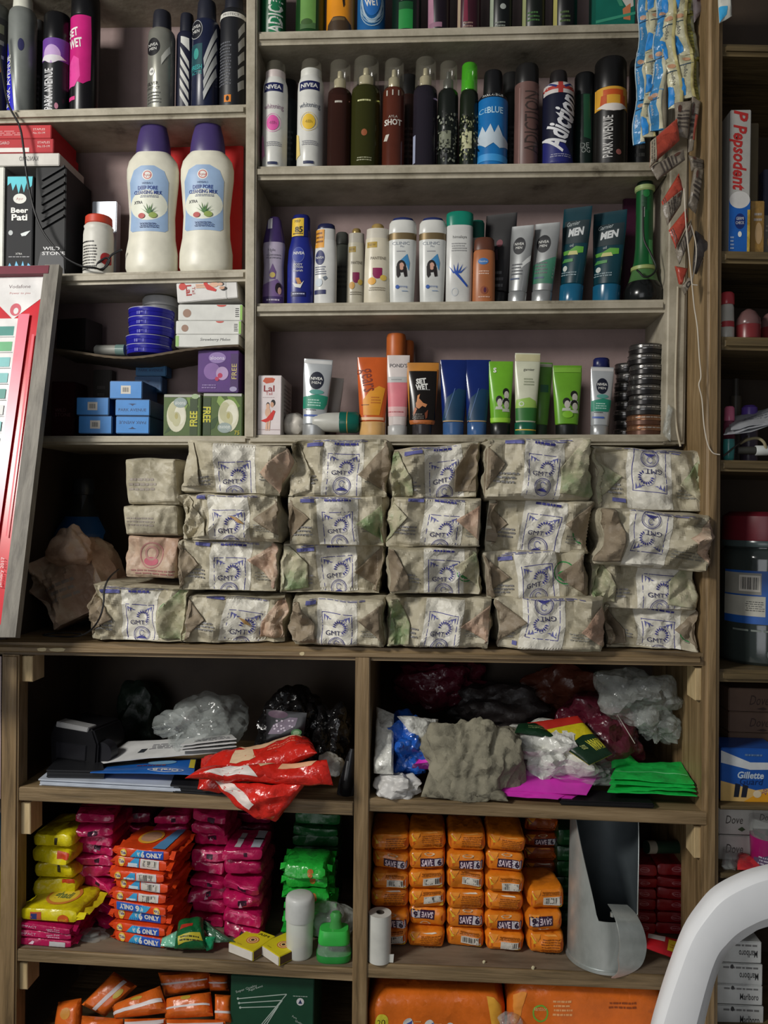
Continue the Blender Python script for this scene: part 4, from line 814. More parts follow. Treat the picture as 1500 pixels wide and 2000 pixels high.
def pan(lab, x0, x1, tp, Y, k=1.0):
    c = lambda a: tuple(int(x * k) for x in a)  # k below one darkens every colour, painting shade on the rear bottle
    bot(lab, x0, x1, tp, R2, Y, [('bottle_body', c((214, 206, 184)) + (.3,), [(0, .95, OV), (.015, 1, OV), (.45, .98, OV), (.75, .93, OV), (.82, .9, OV)]), ('clear_collar', c((206, 200, 186)) + (.2,), [(.82, .88, OV), (.94, .84, OV), (.95, .6, OV)]), ('cap', c((190, 160, 96)) + (.3, .4), [(.93, .46), (.94, .5), (.985, .46), (1, .36)])],
        [('r', -.75, .7, 0, .77, c((176, 146, 56))), ('t', 'NEW', -.38, .735, .03, c((90, 66, 24)), {'w': .55}), ('t', 'PANTENE', .1, .57, .035, c((120, 112, 96)), {'w': 1.15}), ('r', -.3, .37, .4, .45, c((140, 34, 84))), ('e', .05, .37, .33, .05, c((140, 34, 84))), ('e', -.35, .29, .3, .045, c((230, 170, 60))), ('e', .5, .33, .24, .035, c((222, 190, 90))), ('l', -.6, .17, .6, .22, 2, c((150, 140, 120)))], group=G_R2)
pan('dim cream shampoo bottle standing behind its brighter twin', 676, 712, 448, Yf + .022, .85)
pan('bright cream shampoo bottle with gold neck and magenta label', 710, 761, 440, Yf)
def hair(x, z, k): return [('p', [(x - .1 * k, z + .06), (x + .35 * k, z + .14), (x + .5 * k, z + .04), (x + .45 * k, z - .05), (x + .3 * k, z + .02), (x + .1 * k, z + .06)], (70, 140, 190)), ('e', x, z, .28 * k, .07, (34, 28, 28)), ('e', x + .02 * k, z + .0, .15 * k, .042, (206, 160, 140)), ('p', [(x - .3 * k, z), (x - .1 * k, z + .02), (x - .05 * k, z - .1), (x - .2 * k, z - .13), (x - .28 * k, z - .1)], (34, 28, 28)), ('p', [(x + .12 * k, z), (x + .3 * k, z - .01), (x + .36 * k, z - .11), (x + .2 * k, z - .12), (x + .12 * k, z - .06)], (34, 28, 28))]
for lab, x0, x1 in (('white shampoo bottle with gold band and blue lid, left of the twins', 757, 812), ('white shampoo bottle with gold band and blue lid, right of the twins', 816, 870)):
    bot(lab, x0, x1, 427, R2, Yf, [('bottle_body', (208, 210, 206, .28), [(0, .82, OV, 2.4), (.015, .85, OV, 2.4), (.4, .94, OV, 2.4), (.73, .98, OV, 2.4), (.735, .98, OV, 2.4)]), ('gold_band', (122, 104, 72, .4, .4), [(.735, .975, OV, 2.4), (.81, .975, OV, 2.4)]), ('cap', (212, 212, 206, .28), [(.81, .97, OV, 2.4), (.82, 1, OV, 2.4), (.93, .96, OV, 2.2), (.96, .85, OV)]), ('cap>flip_lid', (38, 48, 98, .3), [(.94, .8, OV), (.965, .78, OV), (.99, .7, OV), (1, .5, OV)])],
        [('t', 'CLINIC', -.1, .69, .034, (120, 128, 140), {'w': 1.2}), ('t', 'Plus', .0, .655, .02, (140, 146, 156)), ('l', -.4, .59, .2, .61, 1, (150, 150, 156))] + hair(-.05, .43, 1.15) + [('e', -.3, .2, .13, .022, (44, 90, 170)), ('t', 'strong', .1, .2, .024, (60, 100, 170), {'w': .55}), ('l', .0, .145, .4, .16, 1, (90, 130, 180))], group=G_R2)
bot('white shampoo bottle with teal lid and blue leaf star', 869, 922, 417, R2, Yf, [('bottle_body', (208, 208, 204, .28), [(0, .9, OV, 2.5), (.012, .96, OV, 2.5), (.5, .98, OV, 2.5), (.84, .98, OV, 2.5), (.85, .95, OV, 2.5)]), ('flip_lid', (20, 126, 104, .3), [(.85, .96, OV, 2.5), (.94, 1, OV, 2.5), (.985, .98, OV, 2.3), (1, .88, OV)])],
    [('t', 'himalaya', 0, .72, .03, (110, 110, 108), {'w': 1.0}), ('l', -.6, .56, .5, .66, 4, (150, 150, 150)), ('e', -.3, .13, .25, .045, (190, 196, 200), .8)] + [('p', [(-.45 + .1 * i, .33), (-.3 + .1 * i, .33), (-.75 + .33 * i, .45 - .02 * abs(i - 2))], (40, 80, 170)) for i in range(5)] + [('p', [(-.4, .34), (-.1, .33), (.6, .2), (.55, .18)], (40, 80, 170))], group=G_R2)
bot('teal lidded white bottle half hidden behind the leaf star bottle', 914, 944, 432, R2, Yf + .03, [('bottle_body', (190, 188, 180, .35), [(0, .95, OV), (.8, .95, OV)]), ('flip_lid', (16, 92, 78, .35), [(.8, .98, OV), (.97, .98, OV), (1, .8, OV)])], [('l', -.6, .3, .6, .7, 5, (140, 140, 136))], group=G_R2)
bot('small copper brown lotion bottle with blue oval label', 922, 966, 466, R2, Yf - .004, [('bottle_body', (172, 106, 66, .35), [(0, .94, OV), (.02, 1, OV), (.6, .98, OV), (.78, .94, OV), (.81, .85, OV)]), ('cap', (92, 54, 40, .4), [(.81, .9, OV), (.83, .92, OV), (.97, .86, OV), (1, .7, OV)])],
    [('e', -.1, .63, .45, .05, (70, 120, 180)), ('t', 'Vaseline', -.1, .63, .025, WH, {'w': .7}), ('l', -.5, .43, .4, .5, 2, (226, 190, 170)), ('e', 0, .2, .32, .06, (150, 84, 60)), ('e', .08, .2, .12, .04, (90, 44, 70)), ('l', -.5, .08, .5, .12, 1, (210, 170, 150))], group=G_R2)
def tubep(capz, rt=1.0, ct=.78, d0=.62): # cosmetic tube standing on its cap
    return [(capz, .74, d0 * .9), (capz + .012, .79, d0), (.5, .9, d0 * .72), (.8, rt, d0 * .35), (.95, rt, .07), (1, rt, .05)], [(0, ct - .03, .8), (.012, ct, .8), (capz - .01, ct + .02, .78), (capz, ct - .04, .78)]
def tube(lab, x0, x1, tp, surf, Y, body, cap, pr, capz=.17, tilt=0, rotz=0, lean=0, group=None, ct=.72, rt=1.0, **k):
    a, b = tubep(capz, rt, ct); return item('cosmetic_tube', lab, 'tube', x0, x1, tp, surf, Y, [('tube_body', body, a), ('cap', cap, b)], pr, tilt=tilt, rotz=rotz, lean=lean, group=group, N=40, **k)
SL = (150, 152, 152, .3, .5)
tube('black tube with slanted top behind the small copper bottle', 936, 1000, 420, R2, Yf + .026, (24, 22, 24, .4), (20, 20, 22), [('p', [(-.4, .5), (.1, .5), (.0, .62), (-.3, .6)], (70, 50, 60)), ('e', .1, .68, .2, .04, (110, 50, 60)), ('l', -.3, .2, .5, .4, 3, (90, 90, 92))], group=G_R2, tilt=3, rotz=-26)
for lab, x0, x1, tp, g in (('silver tube with black round badge, left of the leaning pair', 986, 1032, 443, False), ('silver and green tube with black round badge, right of the leaning pair', 1031, 1082, 438, True)):
    tube(lab, x0, x1, tp, R2, Yf, SL, (160, 162, 162, .3, .5), ([('p', [(-.8, .25), (.8, .25), (.9, .58), (.3, .54), (-.85, .48)], (58, 116, 92))] if g else [('p', [(.2, .5), (.95, .62), (.95, .55), (.3, .45)], (190, 192, 190))]) + [('e', -.1, .74, .55, .11, (24, 25, 30)), ('t', 'NIVEA', -.1, .765, .034, WH, {'w': .8}), ('t', 'MEN', -.1, .715, .03, WH, {'w': .55}), ('l', -.6, .36, .4, .52, 4, (90, 92, 96)), ('r', -.6, .31, .2, .33, (66, 80, 110))], tilt=4, rotz=-26, group=G_R2, capz=.16, ct=.78)
for lab, x0, x1, tp, tl in (('dark teal tube leaning far right with slanted crimped top, left of two', 1085, 1142, 408, 7), ('dark teal tube with white lettering, right of two, beside the torch', 1150, 1216, 415, 5)):
    tube(lab, x0, x1, tp, R2, Yf, (14, 54, 64, .25), (26, 92, 124, .2), [('r', -.8, .62, .9, .86, (10, 36, 42)), ('t', 'Garnier', -.15, .83, .045, (176, 184, 184), {'w': .9, 'shear': .3, 'rot': 8}), ('t', 'MEN', .1, .74, .075, (196, 200, 200), {'w': 1.1, 'bold': .05, 'shear': .2, 'rot': 5}), ('t', 'oil', -.1, .6, .03, (180, 186, 186)), ('p', [(-.6, .5), (.7, .52), (.7, .58), (.2, .59), (-.2, .55), (-.7, .54)], (84, 150, 50)), ('p', [(-.3, .5), (.4, .5), (.3, .54), (-.2, .54)], (190, 186, 120)), ('p', [(-.7, .42), (.1, .43), (.1, .46), (-.5, .46)], (60, 130, 60)), ('e', -.4, .36, .16, .03, (190, 196, 190)), ('l', -.7, .28, .4, .33, 2, (130, 150, 156))], tilt=tl - 3, rotz=-30, group=G_R2, capz=.2, ct=.8)
mb = MB(); a, b = P(1216, 500, YUB - .02), P(1300, 365, YUB - .02); mb.box((a.x, YUB - .024, R2.z(a.x) + .0004), (b.x - .004, YUB - .012, b.z), (62, 22, 46, .4), .002)
tag(mb.build('folder', None), 'dim maroon folder standing behind the green torch', 'folder')
# torch standing on its lens
t = item('torch', 'green plastic torch standing on its dark lens, right end of the third shelf', 'torch', 1218, 1294, 352, R2, Yf, [
    ('lens_head', (22, 24, 24, .2), [(0, .92), (.02, 1), (.1, 1.0), (.17, .78)]), ('front_bezel', (70, 110, 62, .35), [(.165, .8), (.18, .74), (.25, .62), (.265, .6)]), ('ring', (150, 164, 100, .4), [(.26, .61), (.265, .65), (.29, .65), (.295, .6)]),
    ('handle', (18, 84, 42, .35), [(.29, .58), (.34, .5), (.45, .44), (.9, .42), (.92, .42)]), ('end_ring', (150, 168, 110, .4), [(.9, .44), (.91, .5), (.94, .5), (.945, .44)]), ('end_cap', (16, 40, 28, .4), [(.945, .42), (.985, .38), (1, .3)])],
    [(3, 'r', .12, .3, .34, .5, (70, 150, 84)), (3, 'r', -.25, .74, .0, .86, (12, 56, 30)), (3, 'r', -.2, .68, -.1, .76, (180, 186, 180)), (3, 'e', -.02, .87, .16, .03, (30, 110, 54))], group=None)
mb = MB(); bs = V(t.location); s = sc(bs); mb.tube(smooth_path([V((x * s, -.024 + y, z * s)) for x, z, y in ((-10, 180, 0), (-9, 120, -.002), (2, 90, -.006), (12, 60, -.012), (4, 44, -.016), (-10, 40, -.014), (-18, 50, -.01), (-22, 56, -.006))]), .0016, (18, 24, 20)); mb.build('wrist_loop', t)
# -- bottom right shelf
G_R3 = 'tubes on the lowest painted shelf'
carton('carton', 'white and red carton with mother and child picture, standing by the post', 'box', 502, 549, 733, R3, YU + .01, .095, (222, 212, 212, .4), [('p', [(-.6, .9), (-.3, .86), (.3, .88), (.45, .94), (.2, .96), (-.4, .96)], (196, 90, 60)), ('t', 'Lal', -.05, .78, .1, (140, 40, 44), {'w': .9, 'bold': .02}), ('t', 'Tail', -.05, .695, .05, (170, 60, 66), {'w': .55}), ('l', -.6, .62, .4, .64, 1, (180, 160, 160))] + mother(-.1, .38, 1.45) + [('r', -.98, .09, .98, .1, (190, 170, 170))], mside=(206, 198, 194), rotz=0,
    extra=lambda mb, W, H, d: [mb.lines(.02 + .012 * i, H * .1, .028 + .012 * i, H * .9, 12, (120, 116, 112), lambda x, z, e: V((W + e, x, z)), seed=i) for i in range(5)])
def nm(lab, x0, x1, tp, tl, cz=.15):
    tube(lab, x0, x1, tp, R3, Yf, (188, 192, 194, .28, .35), (170, 172, 172, .3, .5), [('r', -.95, .94, .95, .985, (200, 200, 198)), ('e', -.0, .72, .5, .115, (22, 26, 44)), ('t', 'NIVEA', 0, .745, .036, WH, {'w': .82, 'bold': .02}), ('t', 'MEN', 0, .69, .034, WH, {'w': .62}), ('p', [(-.82, .35), (.62, .35), (.8, .42), (.85, .52), (.1, .54), (-.85, .5)], (40, 134, 108)), ('e', .05, .57, .5, .03, (84, 150, 140)), ('l', -.5, .38, .4, .48, 3, (170, 210, 196)), ('l', -.6, .325, .1, .345, 1, (60, 66, 70)), ('r', -.7, .25, .25, .275, (70, 96, 170))], tilt=tl, group=G_R3, capz=cz, ct=.78)
nm('silver tube with navy badge and green band, left end of the lowest shelf', 584, 640, 702, 3)
tube('small pale tube leaning behind the silver green tube', 630, 660, 738, R3, Yf + .03, (176, 168, 160, .35), (90, 70, 70), [('r', -.8, .05, .8, .35, (186, 120, 126))], tilt=5, group=G_R3)
lying('bottle', 'white bottle with teal cap lying on the lowest painted shelf', 'bottle', 612, 702, 825, YU + .034, 21, [('bottle_body', (186, 186, 178, .35), [(0, .7), (.06, .85), (.5, .92), (.6, .92)]), ('cap', (16, 92, 80, .25), [(.58, .98), (.6, 1), (.94, .98), (1, .8)]), ('gold_line', (206, 160, 96, .3, .5), [(.735, 1.0), (.737, 1.012), (.755, 1.012), (.757, 1.0)])])
blob('tissue', 'crumpled white tissue on the shelf behind the silver tube', 'tissue', 552, 806, 602, 856, YU + .05, .02, (196, 190, 180), 4, .1, 4, flat=R3.z(-.15) + .0005)
tube('orange yellow translucent tube with vertical dark lettering', 696, 758, 698, R3, Yf, (200, 92, 40, .22), (214, 170, 110, .25), [('p', [(-.55, .26), (.45, .26), (.78, .6), (.4, .63), (-.2, .56), (-.6, .45)], (222, 150, 44)), ('t', 'gears', -.5, .7, .2, (120, 44, 28), {'rot': -80, 'w': .3}), ('l', -.1, .4, .5, .5, 3, (190, 110, 40)), ('r', -.8, .2, .7, .235, (230, 190, 150)), ('l', -.7, .38, -.2, .4, 1, (90, 50, 30))], group=G_R3, capz=.18, ct=.8, rt=1.0)
for lab, x0, x1, tp, Y in (('pale bottle with wide orange cap, standing behind the white and pink tube', 752, 790, 654, Yf + .034), ('second orange capped bottle, lower and further back', 776, 806, 667, Yf + .055)):
    bot(lab, x0, x1, tp, R3, Y, [('bottle_body', (166, 160, 140, .4), [(0, .9, .7), (.02, .95, .7), (.74, .95, .7), (.79, .8, .8)]), ('cap', (186, 96, 42, .4), [(.78, .98), (.795, 1.0), (.97, 1.0), (1, .92)])], [('l', -.5, .2, .5, .6, 6, (120, 116, 100))])
tube('white and pink tube with grey lettering, between the orange and black tubes', 754, 798, 694, R3, Yf - .002, (214, 204, 200, .3), (176, 176, 174, .3), [('r', -.93, .3, .93, .66, (214, 120, 130)), ('r', -.93, .24, .93, .36, (222, 176, 176)), ('r', -.93, .66, .93, .73, (186, 186, 184)), ('t', "POND'S", .0, .87, .045, (96, 92, 96), {'w': 1.5}), ('l', -.6, .68, .3, .71, 1, (150, 150, 150)), ('l', -.8, .28, .5, .31, 1, (180, 90, 96))], group=G_R3, capz=.13, ct=.84, tilt=0)
tube('black tube with orange crimp and flame print', 793, 855, 708, R3, Yf - .004, (24, 20, 18, .22), (50, 46, 48, .2), [('r', -.99, .88, .99, .995, (190, 126, 48)), ('p', [(-.99, .2), (-.78, .2), (-.86, .9), (-.99, .9)], (190, 126, 48)), ('p', [(.99, .2), (.8, .2), (.88, .9), (.99, .9)], (150, 90, 36)), ('r', -.8, .155, .8, .21, (176, 100, 50)), ('t', 'SET', -.1, .74, .065, WH, {'w': .62, 'bold': .05, 'rot': 6}), ('t', 'WET', -.05, .66, .07, WH, {'w': .75, 'bold': .05, 'rot': 6}), ('l', -.25, .61, .45, .63, 1, (160, 160, 158)), ('p', [(-.4, .44), (-.2, .5), (.05, .44), (.3, .42), (.2, .38), (.0, .4), (-.2, .36), (-.38, .38)], (196, 130, 84)), ('p', [(-.3, .54), (-.15, .56), (-.25, .46), (-.34, .46)], (206, 140, 90)), ('p', [(-.5, .26), (-.3, .36), (-.45, .38), (-.55, .3)], (176, 100, 60)), ('p', [(.15, .3), (.35, .35), (.3, .24), (.2, .22)], (120, 60, 36)), ('l', -.6, .22, .1, .3, 3, (120, 110, 100))], group=G_R3, capz=.16, ct=.6)
for lab, x0, x1, tp in (('dark blue glossy tube with pale blue cap, left of two', 858, 912, 703), ('dark blue glossy tube with pale blue cap, right of two', 906, 956, 703)):
    tube(lab, x0, x1, tp, R3, Yf, (20, 40, 104, .18), (58, 92, 140, .2), [('p', [(-.8, .2), (.7, .2), (.9, .6), (.3, .62), (-.5, .5)], (18, 58, 88)), ('r', -.75, .185, .7, .2, (206, 176, 130)), ('p', [(-.6, .23), (-.56, .23), (.1, .62), (.06, .62)], (90, 120, 170))], group=G_R3, capz=.18, ct=.74)
def headset(x, z, k):
    o = []
    for dx, dz in ((.3, .22), (-.25, .05), (.3, .0)):
        o += [('e', x + dx * k, z + dz * .6 + .03, .26 * k, .055, (30, 30, 28)), ('e', x + dx * k + .05, z + dz * .6 - .01, .2 * k, .055, (190, 186, 176)), ('p', [(x + dx * k - .26, z + dz * .6 - .06), (x + dx * k + .26, z + dz * .6 - .06), (x + dx * k + .3, z + dz * .6 - .1), (x + dx * k - .3, z + dz * .6 - .1)], (190, 196, 180))]
    return o
tube('lime green tube with group of heads, left of the white and green tube', 953, 1000, 706, R3, Yf - .002, (112, 176, 46, .25), (24, 26, 24, .3), headset(.1, .42, 1.0) + [('t', 'S', -.5, .88, .06, WH, {'bold': .04}), ('r', -.8, .18, .8, .24, (150, 206, 60))], group=G_R3, capz=.17, ct=.8)
tube('white and green tube with darker green foot and crimped top', 1001, 1050, 690, R3, Yf - .004, (206, 208, 184, .25), (22, 88, 66, .25), [('p', [(-.9, .18), (.8, .18), (.85, .34), (-.85, .33)], (50, 112, 50)), ('p', [(-.85, .33), (.85, .34), (.7, .42), (.2, .46), (-.8, .43)], (150, 188, 90)), ('r', -.96, .9, .96, .985, (196, 190, 150)), ('t', 'garnier', .1, .8, .032, (90, 90, 84), {'w': .85}), ('l', -.3, .6, .5, .7, 3, (160, 166, 140)), ('e', -.4, .38, .2, .03, (200, 210, 190), .6), (1, 'r', -.8, .06, .8, .075, (200, 170, 70))], group=G_R3, capz=.16, ct=.84, tilt=1)
tube('green tube standing just behind the white and green tube', 1038, 1072, 708, R3, Yf + .025, (98, 150, 62, .3), (60, 80, 60), [('r', -.8, .94, .9, .98, (190, 190, 170)), ('r', -.3, .6, .6, .7, (60, 110, 80))], group=G_R3, tilt=2)
tube('lime green tube with group of heads, alone before the silver tube', 1078, 1134, 714, R3, Yf, (104, 160, 44, .25), (22, 24, 22, .3), headset(.15, .42, .95) + [('r', -.9, .9, .9, .97, (124, 176, 60)), ('e', 0, .3, .35, .05, (130, 190, 50))], group=G_R3, capz=.16, ct=.74)
nm('silver tube with navy badge and green band, beside the stack of tins', 1148, 1192, 717, 2)
bot('navy capped bottle behind the right silver tube', 1154, 1190, 700, R3, Yf + .032, [('bottle_body', (150, 140, 120, .4), [(0, .95, OV), (.88, .95, OV)]), ('cap', (26, 32, 84, .3), [(.88, .85, .8), (.89, .9, .8), (.98, .86, .8), (1, .7, .8)])], [('l', -.5, .3, .5, .6, 4, (120, 110, 96))])
def tins(px, py_t, n, r_px, Y, lab, grp, brown):
    b_ = on(R3, px, Y); s = sc(b_); H = hpx(b_, py_t) / n; rn = random.Random(n)
    for i in range(n):
        p = V((b_.x + rn.uniform(-2, 2) * s, b_.y, b_.z + i * H)); r_ = r_px * s * (1.06 if i in (0, 1, 2) else 1)
        t = thing('polish_tin', '%s, %s from the shelf up' % (lab, ordn(i)), 'tin', p, group=grp); dark = (92, 62, 48, .3, .4) if i in brown else (44, 42, 42, .3, .5)
        mb = MB(); mb.loft([(0, r_ * .94, r_ * .94, 2, 0, 0), (H * .05, r_ * .97, r_ * .97, 2, 0, 0), (H * .45, r_ * .97, r_ * .97, 2, 0, 0)], dark, 36); mb.build('tin_base', t)
        mb = MB(); mb.loft([(H * .45, r_ * 1.01, r_ * 1.01, 2, 0, 0), (H * .55, r_ * 1.02, r_ * 1.02, 2, 0, 0), (H * .62, r_ * .97, r_ * .97, 2, 0, 0), (H * .85, r_ * .97, r_ * .97, 2, 0, 0), (H * .9, r_, r_, 2, 0, 0), (H * .995, r_ * .95, r_ * .95, 2, 0, 0)], (112, 110, 108, .2, .8) if i not in brown else (150, 110, 84, .22, .7), 36)
        F = lambda x, z, e, r_=r_: V((x, -math.sqrt(max(1e-9, (r_ * .985 + e) ** 2 - x * x)), z)); mb.lines(-r_ * .7, H * .64, r_ * .7, H * .84, 1, (150, 146, 140), F, seed=i)
        mb.build('lid', t)
tins(1259, 676, 9, 33, Yf + .004, 'flat metal polish tin in the tall stack', 'tall stack of polish tins', (0, 1))
tins(1222, 712, 8, 22, Yf + .05, 'dim metal tin in the shorter stack behind', 'short stack of tins', ())
quad('plastic_wrap', 'twist of clear plastic hanging beside the polish tins', 'plastic wrap', [(1302, 790, YU - .004), (1312, 800, YU - .006), (1310, 862, YU - .012), (1294, 846, YU - .012)], .012, 'bag', 10, 14, .3, 7)
SPECIAL['jarglass'] = lambda: alpha_mat('dark_jar_plastic', (52, 60, 58), .82, .12)
SPECIAL['darkclear'] = lambda: alpha_mat('dark_clear_plastic', (40, 46, 50), .55, .1)
# ------------------------------------------------------------------ paper parcels on the worktop
INK = (62, 62, 134, .6); INKL = (96, 98, 156, .6); STG = (40, 140, 70, .6); STP = (176, 120, 116, .6)
def parcel(lab, x0, y0, x1, y1, seed, Y=.012, d=.16, inv=False, m='kraft', plain=False, pw=.27, poff=0.0, tear=False, green=None, rough=1.0, rz=0.0, ry=0.0, base=None, name='paper_parcel', group='paper wrapped parcels'):
    """crumpled paper parcel: printed panel down its front, envelope folds at both ends"""
    c = P((x0 + x1) / 2, y1, Y); s = sc(c); w_ = (x1 - x0) * s; h = (y1 - y0) * s
    rn = random.Random(seed); cr = Crease(seed, 26, w_ * 1.1, .13 * rough); cf = Crease(seed + 50, 22, w_, .07 * rough); o1 = V((seed * 1.37, seed * 2.11, seed * .73))
    tr = Tri(seed, 4, .035, .09, .34 * rough); t2 = Tri(seed + 7, 3, .014, .03, .26 * rough); side0 = -1 if seed % 3 else 1; big = [rn.uniform(-.006, .006) for _ in range(4)]
    def defo(p):
        u, v = p.x / (w_ / 2), p.z / h * 2 - 1; e = max(abs(u), abs(v)); q = p.copy()
        a = noise.noise(p * 22 + o1); b = noise.noise(p * 22 + o1 + V((9, 4, 2)))
        q.x += .003 * rough * a + big[0] * .6 * v; q.z += (.003 * b + big[1] * .5 * u) * (0 if v < -.9 else 1)
        if p.y < 0:
            f = min(1.0, max(0, (1 - e) * 4 + .35)); bul = .005 * (1 - u * u) * (1 - v * v)
            k = 1 + (1.4 if rough > 1.05 else .2) * max(0, min(1, (side0 * u - .35) * 3))
            q.y += (cr(p) * .5 + cf(p) * .5) * f - bul + .006 * max(0, e - .8) + (tr(p) + t2(p)) * k * (.3 + .7 * min(1, abs(u - poff) * 2.4)) * (.4 + .6 * f) + .003 * rough * billow(p + o1, 24, 3)
        else: q.x += .002 * noise.noise(p * 50)
        if abs(u) > .9: q.x += .006 * rough * math.copysign(1, u) * billow(p + o1, 24, 3) + .8 * tr(p + V((.02, 0, .03))) - .004 * math.copysign(1, u)
        q.z = max(q.z, .0003)
        return q
    t = thing(name, lab, 'parcel', c, (0, R(ry), R(rz)), group); mb = MB()
    S = mb.shell(w_, d, h, .009, m, (56, 6, 28), defo)
    F = lambda x, z, e: S(V((x, -d / 2, max(.002, min(h - .002, z))))) + V((0, -e - .0003, 0))
    t.location.y += d / 2; W = w_ / 2
    if not plain:
        px = poff * W; pW = pw * W * 1.08; rot = R(rn.uniform(-6, 7)); F0 = F; cr_, sr_ = math.cos(rot), math.sin(rot)
        F = lambda x, z, e: F0(px + (x - px) * cr_ - (z - h * .5) * sr_, h * .5 + (x - px) * sr_ + (z - h * .5) * cr_, e)
        mb.rect(px - pW * 1.3, .002, px + pW * 1.3, h - .002, 'kraftwhite', F, .005)
        # tint patches of other print
        if green is not None: mb.ell(green * W, h * .5, h * .2, h * .22, STG, F, ring=.9, me=.006); mb.ell(green * W, h * .44, h * .13, h * .1, STG, F, me=.006)
        fz = lambda z: (h - z) if inv else z
        fx = -1 if inv else 1
        bx = lambda x: px + fx * x
        def R4(a, b, c_, d_, m_): mb.rect(min(bx(a), bx(c_)), min(fz(b), fz(d_)), max(bx(a), bx(c_)), max(fz(b), fz(d_)), m_, F, .006)
        top = h * rn.uniform(.62, .74) if not inv else h * rn.uniform(.7, .78); lw = .001
        R4(-pW, h * .0 + .003, -pW + lw, top, INK); R4(pW - lw, .003, pW, top, INK); R4(-pW, top - lw, pW, top, INK)
        for sx in (-1, 1):   # corner ornaments
            for k in range(4):
                a0, b0_ = sx * pW * (.86 - .1 * k), top - .003 - pW * .06 * k; l = pW * (.34 - .05 * k)
                mb.poly([(bx(a0), fz(b0_)), (bx(a0 - sx * pW * .13), fz(b0_ - l * .2)), (bx(a0 - sx * .02 * pW), fz(b0_ - l * 1.2))] if k % 2 == 0 else [(bx(a0), fz(b0_)), (bx(a0 - sx * pW * .28), fz(b0_ - .002)), (bx(a0 - sx * pW * .1), fz(b0_ - l * .6))], INKL, F, .006)
        ex, ez = pW * .2, top - pW * .9; er = pW * .48
        for k in range(12):   # wheel of leaves
            a = R(-62 + 235 * k / 11); ca, sa = math.cos(a), math.sin(a)
            q = lambda r_, t_: (bx(ex + er * (r_ * ca - t_ * sa)), fz(ez + er * (r_ * sa + t_ * ca)))
            mb.poly([q(.5, 0), q(.74, .13), q(1.04, .05), q(.82, -.1)], INK, F, .006)
        mb.ell(bx(ex), fz(ez), er * 1.12, er * 1.12, INKL, F, ring=.96, me=.006, a0=-90, a1=110)
        mb.text('GMT', bx(-pW * .25), fz(ez - er * .78), pW * .3, (34, 34, 84, .6), F, rot=180 if inv else 0, w=pW * 1.0)
        cz = ez - er * 2.55; rr = pW * .58   # round portrait stamp, cut by the fold
        def clip(z): return max(.003, min(h - .003, z))
        Fc = lambda x, z, e: F(x, clip(z), e)
        mb.ell(bx(0), fz(cz), rr, rr, INK, Fc, ring=.93, me=.006); mb.ell(bx(0), fz(cz), rr * .82, rr * .82, INKL, Fc, ring=.95, me=.006)
        mb.ell(bx(-rr * .02), fz(cz + rr * .2), rr * .32, rr * .4, INKL, Fc, ring=.8, me=.006, a0=20, a1=330); mb.poly([(bx(-rr * .7), fz(cz - rr * .5)), (bx(-rr * .25), fz(cz - rr * .2)), (bx(rr * .25), fz(cz - rr * .2)), (bx(rr * .7), fz(cz - rr * .5))], INK, Fc, .006)
        # blue bars of print along the top edge, rows of small print at the sides
        if rn.random() < .75:
            z0 = h * .88; mb.rect(-W * .62, fz(z0) - .003, -pW * 1.4 + px, fz(z0) + .003, INKL, F, .006); mb.lines(-W * .6, h * .93, W * .55, h * .99, 2, INKL, F, seed)
        if rn.random() < .6: mb.lines(-pW * .8 + px, h * .87, pW * .9 + px, h * .93, 1, INK, F, seed + 3, .7)
        mb.lines(-W * .86, h * .2, px - pW * 1.6, h * .4, 3, (130, 128, 128), F, seed + 1); mb.lines(px + pW * 1.5, h * .25, W * .8, h * .4, 3, (136, 134, 124), F, seed + 2)
    elif plain == 'stamp':
        mb.ell(0, h * .55, h * .28, h * .3, (170, 116, 112, .6), F, ring=.9); mb.ell(0, h * .42, h * .18, h * .1, (186, 96, 110, .6), F); mb.ell(.0, h * .6, h * .16, h * .16, (176, 130, 122, .6), F, ring=.7); mb.lines(-W * .7, h * .1, W * .9, h * .24, 2, (160, 110, 104), F, seed)
    else:
        mb.lines(-W * .8, h * .3, W * .2, h * .6, 3, (160, 150, 140), F, seed)
    mb.build('paper_wrapping', t, smooth=13)
    if not plain:
        # folded end flaps of the wrapping, each lifting along its inner edge
        for k, (side, tipx) in enumerate(((-1, rn.uniform(.42, .6)), (1, rn.uniform(.36, .52)))):
            e0 = side * W * .985; tip = side * W * tipx; zt_ = h * rn.uniform(.38, .6); up = rn.uniform(.9, .98); dn = rn.uniform(.03, .1)
            fm = MB(); lift = .0032 + .0016 * rough; Fq = F0
            def Ff(x, z, e, tip=tip, e0=e0): return Fq(x, z, .0006 + lift * max(0, min(1, (e0 - x) / (e0 - tip))))
            if rn.random() < .35 * rough: pts = [(e0, h * dn), (tip, h * .12), (tip * 1.03, zt_), (e0 * .8, h * up), (e0, h * up)]
            else: pts = [(e0, h * dn), (tip, zt_), (e0, h * up)]
            fm.poly(pts, rn.choice(['kraftdark', 'kraftdark', 'kraftpink' if side > 0 else 'kraft', 'kraftgreen']) if m == 'kraft' else m, Ff, .004)
            o = fm.build('end_flap', t, smooth=22); md = o.modifiers.new('paper', 'SOLIDIFY'); md.thickness = .0006; md.offset = 0
    if tear:
        tm = MB(); z0 = h * .45; tm.poly([(W * .02, z0 + .006), (W * .16, z0 + .003), (W * .3, z0 - .006), (W * .17, z0 - .004), (W * .1, z0 + .001)], (170, 134, 84), lambda x, z, e: F(x, z, .004), .004); tm.build('torn_scrap', t)
    return t
col = lambda n, c: 'paper parcel, %s of the %s stack from the left, printed panel in blue' % (n, c)
YP = .006
